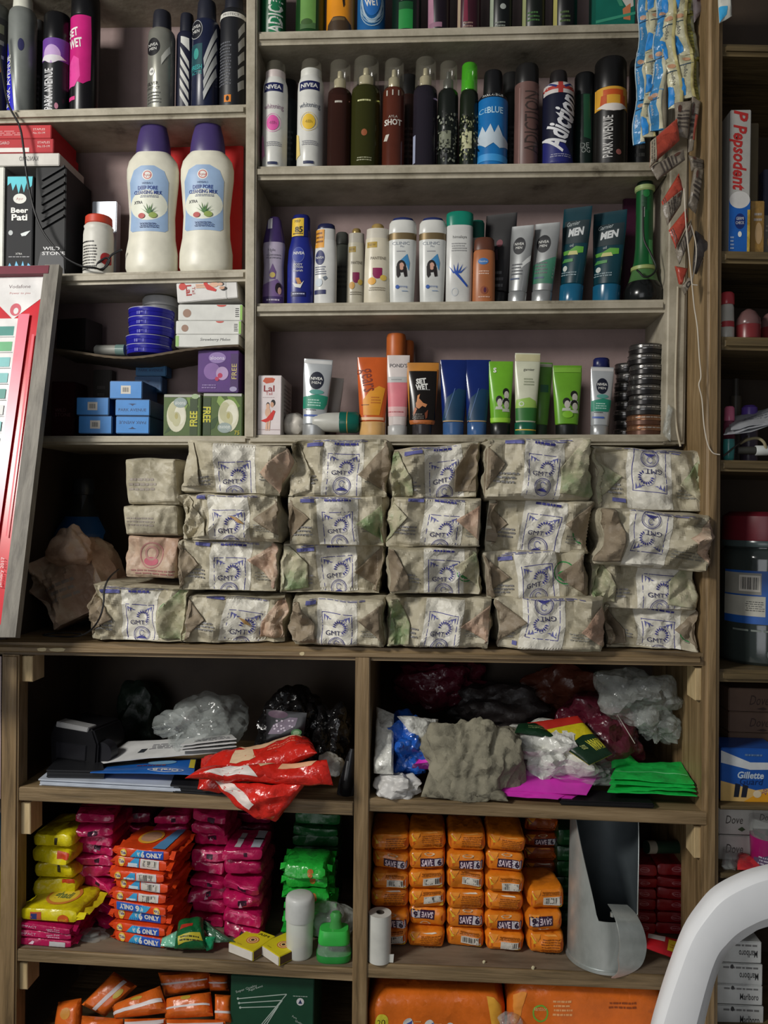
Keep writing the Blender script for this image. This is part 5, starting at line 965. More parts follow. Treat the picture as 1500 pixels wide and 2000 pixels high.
# rows are given bottom up; each row stands on the one below
ROWS = [
 ('second', [(352, 560, 1155, 1252, dict(tear=True, rough=1.15, pw=.3, poff=.15)), (336, 545, 1054, 1157, dict(rough=1.0, pw=.27, poff=.05)), (343, 556, 962, 1059, dict(tear=True, rough=1.15, poff=-.0, pw=.28)), (345, 562, 862, 967, dict(ry=2, poff=.05, pw=.26))]),
 ('third', [(562, 757, 1156, 1253, dict(rough=1.1, poff=.0, pw=.28)), (538, 750, 1057, 1162, dict(pw=.26, poff=.1)), (550, 758, 966, 1068, dict(pw=.27, poff=.05)), (554, 761, 855, 973, dict(rough=1.1, pw=.27, poff=.1))]),
 ('fourth', [(748, 966, 1158, 1258, dict(rough=1.1, pw=.25, poff=.05)), (750, 943, 1066, 1163, dict(pw=.29, poff=.2, green=.66)), (758, 946, 970, 1070, dict(pw=.29, poff=.15, ry=-2)), (760, 944, 867, 977, dict(rough=1.15, pw=.29, poff=.2, ry=-4))]),
 ('fifth', [(962, 1182, 1160, 1267, dict(inv=True, pw=.26, poff=-.15)), (938, 1148, 1072, 1174, dict(pw=.27, poff=.05, green=.55)), (938, 1159, 972, 1083, dict(pw=.26, poff=.08, green=.8)), (937, 1158, 853, 980, dict(pw=.25, poff=.1))]),
 ('rightmost', [(1178, 1370, 1186, 1275, dict(rough=1.2, pw=.31, poff=.18, green=.78)), (1146, 1362, 1084, 1193, dict(rough=1.15, pw=.27, poff=.3)), (1160, 1380, 996, 1112, dict(inv=True, rough=1.1, pw=.25, poff=-.2, ry=3)), (1157, 1388, 872, 1000, dict(inv=True, pw=.26, poff=.0, green=.85))]),
]
POS = ['bottom parcel', 'second from the bottom', 'third from the bottom', 'topmost']
sd = 11
for cname, lst in ROWS:
    zb = None
    for i, (x0, x1, y0, y1, kw) in enumerate(lst):
        extra = 'upside down paper parcel' if kw.get('inv') else ('paper parcel with torn brown scrap' if kw.get('tear') else ('paper parcel with green stamp' if kw.get('green') else 'crumpled paper parcel'))
        lab = '%s, %s in the %s column' % (extra, POS[i], cname)
        sd += 1
        t = parcel(lab, x0, y0, x1, y1, sd, Y=YP + .004 * (sd % 3), **kw)
        bz = WT.z(t.location.x) + .0004
        if zb is None:
            if abs(t.location.z - bz) < .03: t.location.z = bz
        s = sc(t.location); zb = t.location.z
parcel('squat paper parcel with green stamp at the left end of the bottom row', 163, 1137, 376, 1248, 7, Y=.004, rough=1.1, pw=.24, poff=.05, green=.62, rz=-6).location.z = WT.z(-.3) + .0004
for i, (y0, y1, st, lab) in enumerate(((1046, 1131, 'stamp', 'plain grey paper packet with pink round stamp, lowest of three behind'), (985, 1048, True, 'plain grey paper packet, middle of three behind the first column'), (894, 988, True, 'plain grey paper packet, top of three behind the first column'))):
    parcel(lab, 240, y0, 352, y1, 70 + i, Y=.03, d=.15, plain=st, rough=.5, m='kraftpink' if st == 'stamp' else 'kraft', group='plain paper packets', name='paper_packet')
# leaning crumpled parcel, blue jug and cable in the dark left corner
t = parcel('dark crumpled parcel tipped on its corner in the left of the cavity', 82, 1062, 232, 1205, 91, Y=.09, d=.1, plain=True, rough=1.3, m='kraftpink', name='paper_parcel', ry=-28)
t.location.z = WT.z(t.location.x) + .028
blob('paper_scrap', 'twisted top of crumpled wrapping paper above the tipped parcel', 'paper', 104, 1030, 178, 1100, .085, .02, 'kraftpink', 14, .2, 4, taper=.35)
bz = on(WT, 160, .22); item('water_bottle', 'dark clear ribbed water bottle with blue band in the cavity corner', 'bottle', 104, 214, 935, WT, .21, [('bottle_body', 'darkclear', [(0, .8), (.03, .95), (.25, 1), (.27, .94), (.3, 1), (.5, 1), (.52, .94), (.55, 1), (.62, .96), (.74, .6), (.84, .34), (.9, .3)]), ('cap', (40, 44, 50, .3), [(.89, .36), (.9, .38), (.985, .36), (1, .3)])], [('r', -.9, .52, .9, .74, (26, 76, 130, .4))])
mb = MB(); mb.tube(smooth_path([P(x, y, Y) for x, y, Y in ((232, 1112, .03), (214, 1128, .0), (204, 1150, -.004), (202, 1180, -.006), (194, 1208, -.006), (176, 1232, -.003), (150, 1243, .01), (110, 1243, .02), (84, 1240, .04), (120, 1236, .05), (160, 1238, .02))]), .0014, (18, 18, 20, .3))
tag(mb.build('wire', None), 'thin black wire looping in front of the leftmost bottom parcel', 'wire')
# -- leaning framed board with a calendar poster
TR, BR = P(122, 524, YU - .012), P(38, 1246, -.072)
Uy = (TR - BR).normalized(); Lh = (TR - BR).length; Ux = V((1, 0, 0)); Ux = (Ux - Uy * Ux.dot(Uy)).normalized(); Un = Ux.cross(Uy)
if Un.y > 0: Un = -Un
Wb = .26; t = thing('notice_board', 'leaning grey wood framed board carrying a red and white calendar', 'board', BR - Ux * Wb / 2)
def Bp(x, y, z): return (BR + Ux * (x - Wb) + Uy * y + Un * z) - V(t.location)   # x from the left side, y up, z out of the board
def bbox(mb, x0, y0, z0, x1, y1, z1, m):
    vs = [Bp(x, y, z) for z in (z0, z1) for y in (y0, y1) for x in (x0, x1)]
    mb.add(vs, [(0, 1, 3, 2), (4, 5, 7, 6), (0, 1, 5, 4), (2, 3, 7, 6), (0, 2, 6, 4), (1, 3, 7, 5)], m)
fr = .024
for nm_, bx_ in (('frame_side', (Wb - fr, 0, -.002, Wb, Lh, .012)), ('frame_side', (0, 0, -.002, fr, Lh, .012)), ('frame_rail', (fr, Lh - .004, -.002, Wb - fr, Lh, .010)), ('frame_rail', (fr, 0, -.002, Wb - fr, .018, .010))):
    mb = MB(); bbox(mb, *bx_, 'woodg'); mb.build(nm_, t, smooth=0)
mb = MB(); bbox(mb, .002, .002, -.004, Wb - .002, Lh - .002, -.002, 'card'); mb.build('backing', t, smooth=0)
mb = MB(); bbox(mb, fr, Lh - .016, .0, Wb - fr + .008, Lh - .002, .013, (110, 28, 48, .5)); mb.build('top_strip', t, smooth=0)
mb = MB(); RED = (206, 36, 50, .25); x1 = Wb - fr; bbox(mb, fr, .014, -.0018, x1, Lh - .012, .002, RED)
B = lambda x, y, e: Bp(x, y, .0022 + e); mm = lambda px, py: None
yy = lambda f: Lh * f
wpc = (232, 230, 228, .25)
mb.poly([(fr, yy(.985)), (x1 - .003, yy(.985)), (x1 - .003, yy(.91)), (x1 - .045, yy(.85)), (x1 - .048, yy(.85)), (x1 - .085, yy(.91)), (fr, yy(.96))], wpc, B, .03)
mb.rect(x1 - .07, yy(.962), x1 - .002, yy(.984), wpc, B, .03)
mb.text('Vodafone', x1 - .042, yy(.945), .006, (110, 92, 96), B, w=.036); mb.text('Power to you', x1 - .04, yy(.925), .0035, (190, 120, 120), B, w=.034)
mb.ell(x1 - .044, yy(.876), .009, .011, (206, 90, 104), B); mb.ell(x1 - .043, yy(.872), .004, .0055, wpc, B)
mb.rect(fr, yy(.3), x1 - .036, yy(.85), wpc, B, .03)
rn = random.Random(5)
for i in range(11):
    y0 = yy(.8 - .045 * i)
    for k in range(4):
        xa = x1 - .07 - .034 * k + .004; c_ = rn.choice([(96, 176, 120), (120, 190, 190), (200, 206, 206), (214, 216, 214), (60, 140, 130)]); mb.rect(xa, y0, xa + .024, y0 + .016, c_, B, .03)
    mb.rect(fr, y0 - .003, x1 - .04, y0 - .002, (150, 150, 150), B, .05)
mb.rect(x1 - .07, yy(.33), x1 - .042, yy(.36), (222, 130, 50), B, .03)
mb.poly([(x1 - .036, yy(.3)), (x1 - .024, yy(.2)), (x1 - .018, yy(.86)), (x1 - .036, yy(.86))], (232, 120, 140, .3), B, .05); mb.poly([(x1 - .012, yy(.25)), (x1 - .010, yy(.25)), (x1 - .006, yy(.8)), (x1 - .010, yy(.8))], (222, 80, 96), B, .05)  # pale pink streaks paint the reflections of plastic wrap on the red
mb.text('January 2017', x1 - .012, yy(.16), .005, (226, 214, 212), B, rot=90, w=.045)
mb.build('calendar_poster', t, smooth=0)
# ------------------------------------------------------------------ lower cabinet: bars, soaps, scoop
def wrapbar(name, label, cat, pos, w_, d, h, m, seed, prints=(), rotz=0, group=None, fin=.0, amp=.05, top=(), r=.18, n=(14, 8, 5), finm=None, dish=0.0):
    """soap bar in crimped film; base centre of its front edge at pos; prints on the front, then on top"""
    cr = Crease(seed, 14, w_, amp); o = V((seed * 1.3, seed * .7, 0)); rr = min(h, d, w_) * r
    def defo(p):
        q = p.copy(); e = abs(p.x) / (w_ / 2); k = max(0, e - .82) / .18
        q.y += cr(p) * (1 if p.y < 0 else -1) * .8; q.z += (cr(p + V((.01, 0, 0))) * .5) * (0 if p.z < h * .2 else 1)
        q.z = h / 2 + (q.z - h / 2) * (1 - .25 * k); q.x += .0015 * noise.noise(p * 70 + o); q.y += (amp * .035 * billow(p + o, 55, 2) if p.y < 0 else 0); q.z += amp * .02 * billow(p + o + V((3, 0, 0)), 40, 2) * (1 if p.z > h * .5 else 0)
        if dish and p.y < 0: q.y += dish * (1 if abs(p.z - h / 2) > h * .3 or e > .75 else 0)
        q.z = max(0.0002, min(h - .0002, q.z)); return q
    t = thing(name, label, cat, pos, (0, 0, R(rotz)), group); mb = MB()
    S = mb.shell(w_, d, h, rr, m, n, defo); off = V((0, d / 2, 0)); 
    F = lambda x, z, e: S(V((max(-w_ / 2, min(w_ / 2, x)), -d / 2, max(0, min(h, z))))) + V((0, -e - .0002, 0))
    for pr in prints: draw(mb, F, pr, w_ / 2, h)
    T = lambda x, y, e: S(V((x, y - d / 2, h))) + V((0, 0, e + .0003))
    for pr in top: draw(mb, T, pr, w_ / 2, d)
    mb.v = [(v[0], v[1] + d / 2, v[2]) for v in mb.v]
    ob = mb.build('wrapper', t)
    if fin:
        for sx in (-1, 1):
            fm = MB(); N_ = 10; vs = []; fs = []
            for i in range(N_ + 1):
                y = d * (.02 + .96 * i / N_); zz = h * .45 + .0022 * math.sin(i * 2.3 + seed) + .002 * math.sin(i * .9)
                vs += [(sx * w_ * .49, y, zz + h * .12), (sx * w_ * .49, y, zz - h * .12), (sx * (w_ / 2 + fin), y, zz + .003 * math.sin(i * 1.7 + seed * sx)), ]
            for i in range(N_): q = i * 3; fs += [(q, q + 3, q + 5, q + 2), (q + 1, q + 2, q + 5, q + 4)]
            fm.add(vs, fs, finm or m); fm.build('end_crimp', t)
    return t
def stack(surf, px0, px1, pyt, n, Y, fn, jx=3):
    """n bars of equal height on surf between px0 and px1, top at pyt; fn(i, pos, w, h, s)"""
    b = on(surf, (px0 + px1) / 2, Y); s = sc(b); H = hpx(b, pyt) / n; rn = random.Random(int(px0 * 7 + n)); out = []
    for i in range(n):
        out.append(fn(i, V((b.x + rn.uniform(-jx, jx) * s, b.y + rn.uniform(0, .004), b.z + i * H + .0003)), (px1 - px0) * s, H - .0004, s, rn))
    return out
PK = film((184, 22, 84), .5, .26); PKD = film((120, 16, 58), .5, .3); YE = film((222, 206, 22), .5, .28); OR = film((226, 72, 26), .3, .3); ORS = film((236, 134, 32), .3, .26); GRN = film((40, 180, 60), .6, .25)  # PKD is the same pink darkened, shade of the back stacks in the colour
KL = Surf(K1.a + V((0, 0, .0008)), K1.b + V((0, 0, .0008))); KR = Surf(K2.a + V((0, 0, .0008)), K2.b + V((0, 0, .0008)))
MARK = [('r', .1, .35, .26, .72, (58, 18, 42))]
def side(i, n): return '%s from the bottom' % ordn(i)
def pinkcol(px0, px1, pyt, n, Y, where, m=PK, d=.085, rz=0):
    def fn(i, pos, w_, h, s, rn):
        pr = [] if i % 3 == 1 else [('r', rn.uniform(-.2, .1), .35, rn.uniform(.22, .34), .72, (52, 16, 40))]
        if i % 4 == 2: pr.append(('p', [(-.1, .2), (.1, .2), (0, .6)], (206, 160, 178)))
        if i % 2: pr.append(('p', [(-.8, .8), (.3, .86), (.8, .7), (-.2, .72)], (232, 90, 140)))
        return wrapbar('soap_bar', 'pink wrapped bar, %s, %s' % (side(i, n), where), 'soap bar', pos, w_ - .001, d, h, m, int(px0) + i * 7, pr, rotz=rz + rn.uniform(-4, 4), group='pink bars, ' + where, amp=.16, r=.3)
    return stack(KL, px0, px1, pyt, n, Y, fn)
pinkcol(140, 221, 1606, 9, .085, 'pink stack between the yellow and orange bars')
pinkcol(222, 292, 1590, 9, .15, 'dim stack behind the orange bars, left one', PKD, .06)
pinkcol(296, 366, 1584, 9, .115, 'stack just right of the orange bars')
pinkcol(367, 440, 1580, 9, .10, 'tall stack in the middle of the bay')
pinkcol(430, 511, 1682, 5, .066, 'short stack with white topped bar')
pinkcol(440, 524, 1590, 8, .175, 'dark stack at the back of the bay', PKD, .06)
b = on(KL, 470, .066); tb = wrapbar('soap_bar', 'pink wrapped bar with two white stripes on top of the short stack', 'soap bar', V((b.x, b.y, b.z + hpx(b, 1682) + .0004)), 80 * sc(b), .085, 22 * sc(b), PK, 77, MARK, amp=.08, top=[('r', -.45, .1, -.15, .8, (206, 200, 206)), ('r', .35, .1, .8, .95, (190, 196, 210))], r=.3)
b = on(KL, 182, .085); wrapbar('soap_bar', 'loose shiny pink bar lying tilted on its stack beside the yellow bars', 'soap bar', V((b.x, b.y, b.z + hpx(b, 1606) + .0004)), 76 * sc(b), .08, 17 * sc(b), PK, 79, (), rotz=9, amp=.12)
def yfn(i, pos, w_, h, s, rn):
    pr = [('r', .35, .5, .95, .92, (196, 66, 30))] if i in (2, 4, 0) else [('r', .15, .3, .28, .8, (50, 44, 24))]
    return wrapbar('soap_bar', 'yellow wrapped bar, %s in the far left stack of yellow bars' % side(i, 5), 'soap bar', pos, w_, .085, h, YE, 30 + i, pr, rotz=rn.uniform(-5, 5), group='stacked yellow bars', amp=.13, r=.34)
stack(KL, 55, 138, 1624, 6, .055, lambda i, *a: yfn(i, *a) if i else wrapbar('soap_bar', 'yellow wrapped bar at the hidden foot of the yellow stack', 'soap bar', a[0], a[1], .085, a[2], YE, 29, (), amp=.1), jx=4)
def pfn(i, pos, w_, h, s, rn):
    pr = [('t', 'IMPACT', -.55, .55, .3, (236, 196, 214), {'w': .55}), ('t', 'stain free', .35, .62, .22, (236, 206, 220), {'w': .5, 'shear': .3, 'rot': 4}), ('l', .15, .25, .6, .45, 1, (230, 180, 204))] if i else [('r', .2, .12, .8, .75, (196, 196, 196)), ('p', [(-.55, .3), (-.4, .25), (-.35, .6), (-.42, .7)], (236, 206, 220))]
    return wrapbar('soap_bar', 'pink bar with white print, %s, under the yellow bar' % side(i, 3), 'soap bar', pos, w_, .085, h, PK, 90 + i, pr, rotz=-4, group='pink bars under the front yellow bar', fin=.006, amp=.03, r=.24)
stack(KL, 30, 142, 1803, 3, .012, pfn, 2)
b = on(KL, 90, .012); wrapbar('soap_bar', 'bright yellow bar with red oval lying on three pink bars', 'soap bar', V((b.x + .002, b.y, b.z + hpx(b, 1803) + .0006)), 118 * sc(b), .088, 27 * sc(b), YE, 44, [('r', -.62, .15, -.25, .72, (196, 90, 60)), ('r', -.6, .15, -.4, .6, (50, 60, 120)), ('e', .52, .25, .18, .35, (206, 90, 30)), ('t', 'ghadi', .52, .2, .2, (240, 220, 60), {'w': .25})], rotz=-5, fin=.012, amp=.03, top=[('e', .05, .52, .55, .36, (214, 130, 60)), ('e', .05, .52, .46, .28, (226, 200, 60)), ('t', 'ghadi', .05, .52, .2, (90, 110, 60), {'w': .6, 'bold': .04})], r=.3)
def tfn(i, pos, w_, h, s, rn):
    inv = i == 3; bar_ = i in (4, 5, 6, 7)
    lg = lambda x: [('e', x, .5, .12, .4, (240, 190, 60)), ('e', x, .5, .085, .27, (244, 224, 170)), ('t', 'Tide', x, .5, .26, (40, 44, 130), {'w': .2, 'bold': .03, 'rot': 180 if inv else 0})]
    if bar_: pr = [('p', [(-.5, .1), (-.05, .1), (-.05, .9), (-.2, .9)], (60, 160, 214)), ('r', -.45, .12, -.1, .4, (206, 226, 236)), ('r', 0, .05, .72, .92, (210, 206, 216)), ('b', .05, .12, .68, .86)] + lg(-.68)
    elif inv: pr = [('p', [(.45, .9), (-.85, .9), (-.85, .06), (.2, .06)], (44, 100, 196)), ('p', [(.45, .9), (.1, .9), (-.1, .06), (.2, .06)], (70, 170, 220)), ('t', '₹', .12, .5, .34, WH, {'w': .1, 'bold': .03, 'rot': 180}), ('t', '6', -.04, .5, .56, WH, {'w': .15, 'bold': .05, 'rot': 180}), ('t', 'ONLY', -.46, .5, .42, WH, {'w': .56, 'bold': .05, 'rot': 180})] + lg(.66)
    else: pr = [('p', [(-.45, .08), (.78, .08), (.78, .92), (-.2, .92)], (36, 84, 186)), ('p', [(-.45, .08), (-.1, .08), (.1, .92), (-.2, .92)], (60, 170, 222)), ('t', '₹', -.14, .48, .34, WH, {'w': .1, 'bold': .03}), ('t', '6', .03, .5, .56, WH, {'w': .15, 'bold': .05}), ('t', 'ONLY', .45, .48, .42, WH, {'w': .56, 'bold': .05})] + lg(-.68)
    kind = 'barcode' if bar_ else ('upside down price' if inv else 'price band')
    return wrapbar('soap_bar', 'orange red bar with %s, %s of nine' % (kind, side(i, 9)), 'soap bar', pos, w_, .09, h, OR, 60 + i, pr, rotz=-7 + rn.uniform(-3, 3), group='stacked orange red detergent bars', fin=.007, amp=.03, top=[('e', -.15, .5, .42, .3, (240, 176, 60)), ('e', -.15, .5, .34, .22, (196, 150, 120)), ('p', [(.35, .05), (.8, .05), (.75, .95), (.45, .95)], (90, 150, 200))] if i == 8 else (), r=.26, n=(14, 8, 5))
stack(KL, 212, 326, 1659, 9, .03, tfn, 5)
def gfn(i, pos, w_, h, s, rn): return wrapbar('soap_bar', 'bright green wrapped bar, %s in the slumping green pile' % side(i, 6), 'soap bar', pos, w_, .07, h, GRN, 130 + i, [('e', rn.uniform(-.1, .3), .55, .14, .3, (190, 110, 50))] if i > 1 else (), rotz=rn.uniform(-10, 10), group='slumping green bars', fin=.008, amp=.18, r=.35, n=(12, 7, 5))
stack(KL, 556, 640, 1690, 6, .075, gfn, 8)
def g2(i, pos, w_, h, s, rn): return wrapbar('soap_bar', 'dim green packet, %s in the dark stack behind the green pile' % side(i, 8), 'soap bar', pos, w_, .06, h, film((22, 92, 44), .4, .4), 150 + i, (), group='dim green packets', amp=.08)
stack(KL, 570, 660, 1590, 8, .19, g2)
# sweets wrapper, matchboxes, tub, sharpener, film scrap
quad('snack_wrapper', 'crumpled green snack wrapper with red and yellow print', 'wrapper', [(350, 1800, .05), (398, 1796, .05), (402, 1852, .012), (342, 1856, .01)], .03, film((18, 96, 52), .7, .2), 18, 14, .16, 5, [('p', [(-.6, -.1), (.3, .1), (.35, .3), (-.5, .25)], (176, 50, 34)), ('p', [(-.7, -.95), (.9, -.7), (.8, -.3), (-.7, -.5)], (190, 176, 50)), ('l', -.6, -.85, .7, -.5, 2, (60, 60, 20))])
quad('wrapper_end', 'pale green torn end of the snack wrapper', 'wrapper', [(318, 1832, .03), (346, 1818, .028), (352, 1852, .02), (316, 1848, .022)], .008, film((120, 190, 160), .6, .2), 10, 8, .3, 21)
quad('wrapper_end', 'grey green flattened tail of the snack wrapper', 'wrapper', [(378, 1795, .05), (398, 1800, .04), (462, 1838, .035), (420, 1840, .03)], .01, film((70, 110, 84), .6, .2), 12, 8, .3, 23, [('r', -.6, .1, .1, .5, (60, 150, 90))])
quad('wrapper_end', 'glossy teal corner of the snack wrapper', 'wrapper', [(388, 1828, .028), (420, 1830, .026), (414, 1854, .02), (402, 1858, .018)], .006, film((30, 150, 100), .6, .15), 10, 8, .3, 25, [('r', -1, -.2, -.4, .4, (206, 190, 40))])
def matchbox(lab, px, py, Y, rz, dz=0, tilt=0):
    b_ = on(KL, px, Y, dz); s = sc(b_); W, D, H = 31 * s, .036, 19 * s; t = thing('matchbox', lab, 'matchbox', b_, (R(tilt), 0, R(rz)), 'yellow matchboxes')
    mb = MB(); mb.box((-W, 0, 0), (W, D * 1.5, H), (222, 206, 36, .5), .0008); T = lambda x, y, e: V((x, y, H + e))
    mb.ell(W * .1, D * .7, W * .42, W * .42, (196, 96, 70), T); mb.ell(W * .1, D * .7, W * .36, W * .36, (232, 206, 130), T); mb.ell(W * .1, D * .7, W * .28, W * .28, (196, 96, 70), T); mb.ell(W * .1, D * .7, W * .2, W * .2, (232, 206, 130), T); mb.ell(W * .1, D * .7, W * .12, W * .12, (70, 40, 36), T)
    mb.text('AIM', W * .35, D * 1.25, .0055, (60, 50, 30), T, w=W * .8); mb.text('matches', -W * .3, D * .16, .002, (90, 76, 40), T); mb.build('sleeve', t)
    m2 = MB(); m2.box((-W * .97, -.0012, H * .06), (W * .97, .004, H * .94), (222, 216, 204, .6), .0005); m2.build('tray', t); m3 = MB(); m3.box((W, .002, H * .1), (W + .0004, D * 1.48, H * .9), (96, 70, 50, .8)); m3.build('striker', t)
matchbox('yellow matchbox with red target, left of two, lying flat', 470, 1860, .018, -28)
matchbox('yellow matchbox with red target, right of two, beside the white tub', 526, 1858, .014, -42)
item('tub', 'frosted white plastic tub with rounded screw lid', 'tub', 556, 613, 1746, KL, .034, [('tub_body', 'milky', [(0, .84), (.03, .9), (.6, .93), (.605, .88)]), ('lid', (206, 208, 204, .35), [(.6, .98), (.615, 1.0), (.9, 1.0), (.95, .97), (.98, .9), (1, .74)])])
bz = on(KL, 652, .03); s = sc(bz); t = thing('sharpener_box', 'green and clear sharpener container by the divider', 'container', bz, (0, 0, R(4)))
mb = MB(); mb.loft([(0, 32 * s, 22 * s, 3, 0, 0), (3 * s, 34 * s, 24 * s, 3, 0, 0), (14 * s, 34 * s, 24 * s, 3, 0, 0)], (46, 150, 66, .3), 36); mb.build('base', t)
mb = MB(); mb.loft([(13 * s, 33 * s, 23 * s, 3, 0, 0), (36 * s, 30 * s, 20 * s, 3, 0, 0), (44 * s, 28 * s, 18 * s, 3, 0, 0)], 'clear', 36); mb.build('clear_bowl', t)
mb = MB(); mb.loft([(34 * s, 30 * s, 21 * s, 4, 0, 0), (38 * s, 31 * s, 22 * s, 4, 0, 0), (56 * s, 29 * s, 20 * s, 4, 0, 0), (60 * s, 27 * s, 18 * s, 4, 0, 0)], (60, 186, 76, .3), 36); ld = mb.build('lid', t)
mb = MB(); mb.loft([(60 * s, 13 * s, 9 * s, 2, 3 * s, 0), (74 * s, 10 * s, 8 * s, 2, 3 * s, 0), (84 * s, 12 * s, 9 * s, 2, 3 * s, 0), (90 * s, 8 * s, 6 * s, 2, 3 * s, 0)], (70, 150, 76, .3), 24); mb.build('knob', ld)
blob('plastic_bag', 'small crumpled clear bag beside the sharpener container', 'bag', 612, 1770, 690, 1838, .07, .025, 'bag', 31, .2, 4)
blob('plastic_bag', 'shiny scrap of clear film on the shelf behind the snack wrapper', 'bag', 150, 1812, 214, 1838, .055, .02, 'clear', 33, .2, 4)
# orange soaps, right bay
TXT, SV, SVI, BC = 'text', 'save', 'savei', 'bar'
YS_, WS_ = (240, 196, 60), (232, 222, 206)
def soap(lab, pos, w_, h, s, kind, seed, m=ORS, d=.085, rz=0, group='stacked orange soaps'):
    base_ = [('p', [(-.95, .1), (-.62, .42), (-.95, .8)], (206, 96, 20)), ('p', [(.95, .1), (.66, .5), (.95, .85)], (204, 92, 20)), ('p', [(-.9, .92), (-.55, .55), (-.72, .5)], YS_), ('p', [(-.8, .93), (-.3, .93), (-.5, .6)], (236, 150, 50))]
    if kind == TXT: pr = base_ + [('l', -.3, .15, .8, .78, 6, (150, 80, 20)), ('p', [(-.2, .9), (.5, .96), (.6, .86), (.1, .84)], WS_ if seed % 2 else (236, 160, 70))]
    elif kind == BC: pr = base_ + [('b', -.2, .25, .82, .62), ('l', -.3, .68, .7, .86, 2, (160, 90, 24)), ('p', [(.5, .06), (.9, .1), (.8, .26)], YS_)]
    else:
        f = kind == SVI; sv = lambda x, z: (-x, 1 - z) if f else (x, z); r0, r1 = sv(-.38, .18), sv(.92, .64); b0, b1 = sv(.38, .22), sv(.84, .6)
        pr = base_ + [('r', min(r0[0], r1[0]), min(r0[1], r1[1]), max(r0[0], r1[0]), max(r0[1], r1[1]), (52, 26, 56)), ('r', min(b0[0], b1[0]), min(b0[1], b1[1]), max(b0[0], b1[0]), max(b0[1], b1[1]), (206, 200, 206)), ('t', 'SAVE', sv(0, .41)[0], sv(0, .41)[1], .3, (226, 206, 214), {'w': .62, 'bold': .03, 'rot': 180 if f else 0}), ('t', '6', sv(.62, .41)[0], sv(.62, .41)[1], .28, (44, 26, 48), {'bold': .06, 'rot': 180 if f else 0}), ('e', sv(.1, .84)[0], sv(.1, .84)[1], .3, .07, (214, 190, 150), .7), ('p', [(-.05 if not f else .05, sv(0, .92)[1]), (.1, sv(0, .92)[1]), (.06, sv(0, .99)[1])], (150, 90, 40))]
    return wrapbar('soap_bar', lab, 'soap bar', pos, w_ - .001, d, h, m, seed, pr, rotz=rz, group=group, amp=.06, r=.26, n=(14, 8, 6), dish=.0025)
COLS = [('first', 721, 797, 1627, [BC, SV, TXT, BC, SV, TXT]), ('second', 795, 869, 1626, [TXT, SVI, BC, BC, SV, TXT]), ('third', 871, 946, 1628, [BC, SV, TXT, BC, SV, TXT]), ('fourth', 947, 1024, 1630, [BC, SV, TXT, BC, SV, TXT]), ('fifth', 1030, 1103, 1738, [TXT, SVI, BC])]
KN = {TXT: 'small print', SV: 'dark SAVE band', SVI: 'upside down SAVE band', BC: 'barcode'}
for cn, x0, x1, tp, kinds in COLS:
    def fn(i, pos, w_, h, s, rn): return soap('orange soap with %s, %s in %s stack from paper roll' % (KN[kinds[i]], ordn(i) + ' up', cn), pos, w_, h, s, kinds[i], int(x0) + i * 3, rz=rn.uniform(-2, 2) + (3 if cn == 'fifth' else 0))
    stack(KR, x0, x1, tp, len(kinds), .05 if cn != 'fifth' else .046, fn, 2)
ODK = film((150, 62, 18), .3, .4)  # soap orange darkened, so the rear stack's shade sits in its colour
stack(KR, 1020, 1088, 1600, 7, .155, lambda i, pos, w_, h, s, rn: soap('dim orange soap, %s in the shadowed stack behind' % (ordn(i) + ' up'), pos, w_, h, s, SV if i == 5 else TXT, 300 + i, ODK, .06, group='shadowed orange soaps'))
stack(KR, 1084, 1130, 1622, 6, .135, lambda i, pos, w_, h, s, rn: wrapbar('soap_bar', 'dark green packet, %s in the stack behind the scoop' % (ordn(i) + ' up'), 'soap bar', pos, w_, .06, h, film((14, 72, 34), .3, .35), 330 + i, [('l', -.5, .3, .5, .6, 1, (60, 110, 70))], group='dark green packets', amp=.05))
for x0, x1, nm_ in ((1222, 1281, 'left'), (1283, 1346, 'right')):
    stack(KR, x0, x1, 1690, 6, .12, lambda i, pos, w_, h, s, rn: wrapbar('soap_bar', 'dark red soap pack, %s in the %s red stack' % (ordn(i) + ' up', nm_), 'soap bar', pos, w_, .07, h, film((150, 18, 30), .25, .35), 360 + i, [('e', .2, .55, .32, .2, (196, 120, 126), .8), ('l', -.1, .45, .5, .65, 1, (196, 120, 126))], group='dark red soap packs', amp=.05), 1)
lying('toothpaste_box', 'slim dark green carton lying across the red soap packs', 'box', 1262, 1334, 1640, .125, 12, [('box_body', (26, 50, 36, .5), [(0, 1), (1, 1)]), ('end_label', (150, 146, 134), [(.02, 1.03), (.22, 1.03)])], dy=.02).location.z -= .012
quad('soap_carton', 'red and yellow flat packet lying behind the chair back', 'packet', [(1262, 1822, .05), (1335, 1838, .045), (1328, 1876, .02), (1258, 1852, .026)], .008, film((186, 24, 36), .3, .3), 12, 10, .04, 41, [('r', .2, -.6, .98, .6, (222, 186, 40)), ('r', -.9, .2, .0, .8, (200, 190, 186)), ('l', .3, -.3, .9, .2, 2, (190, 120, 40))])
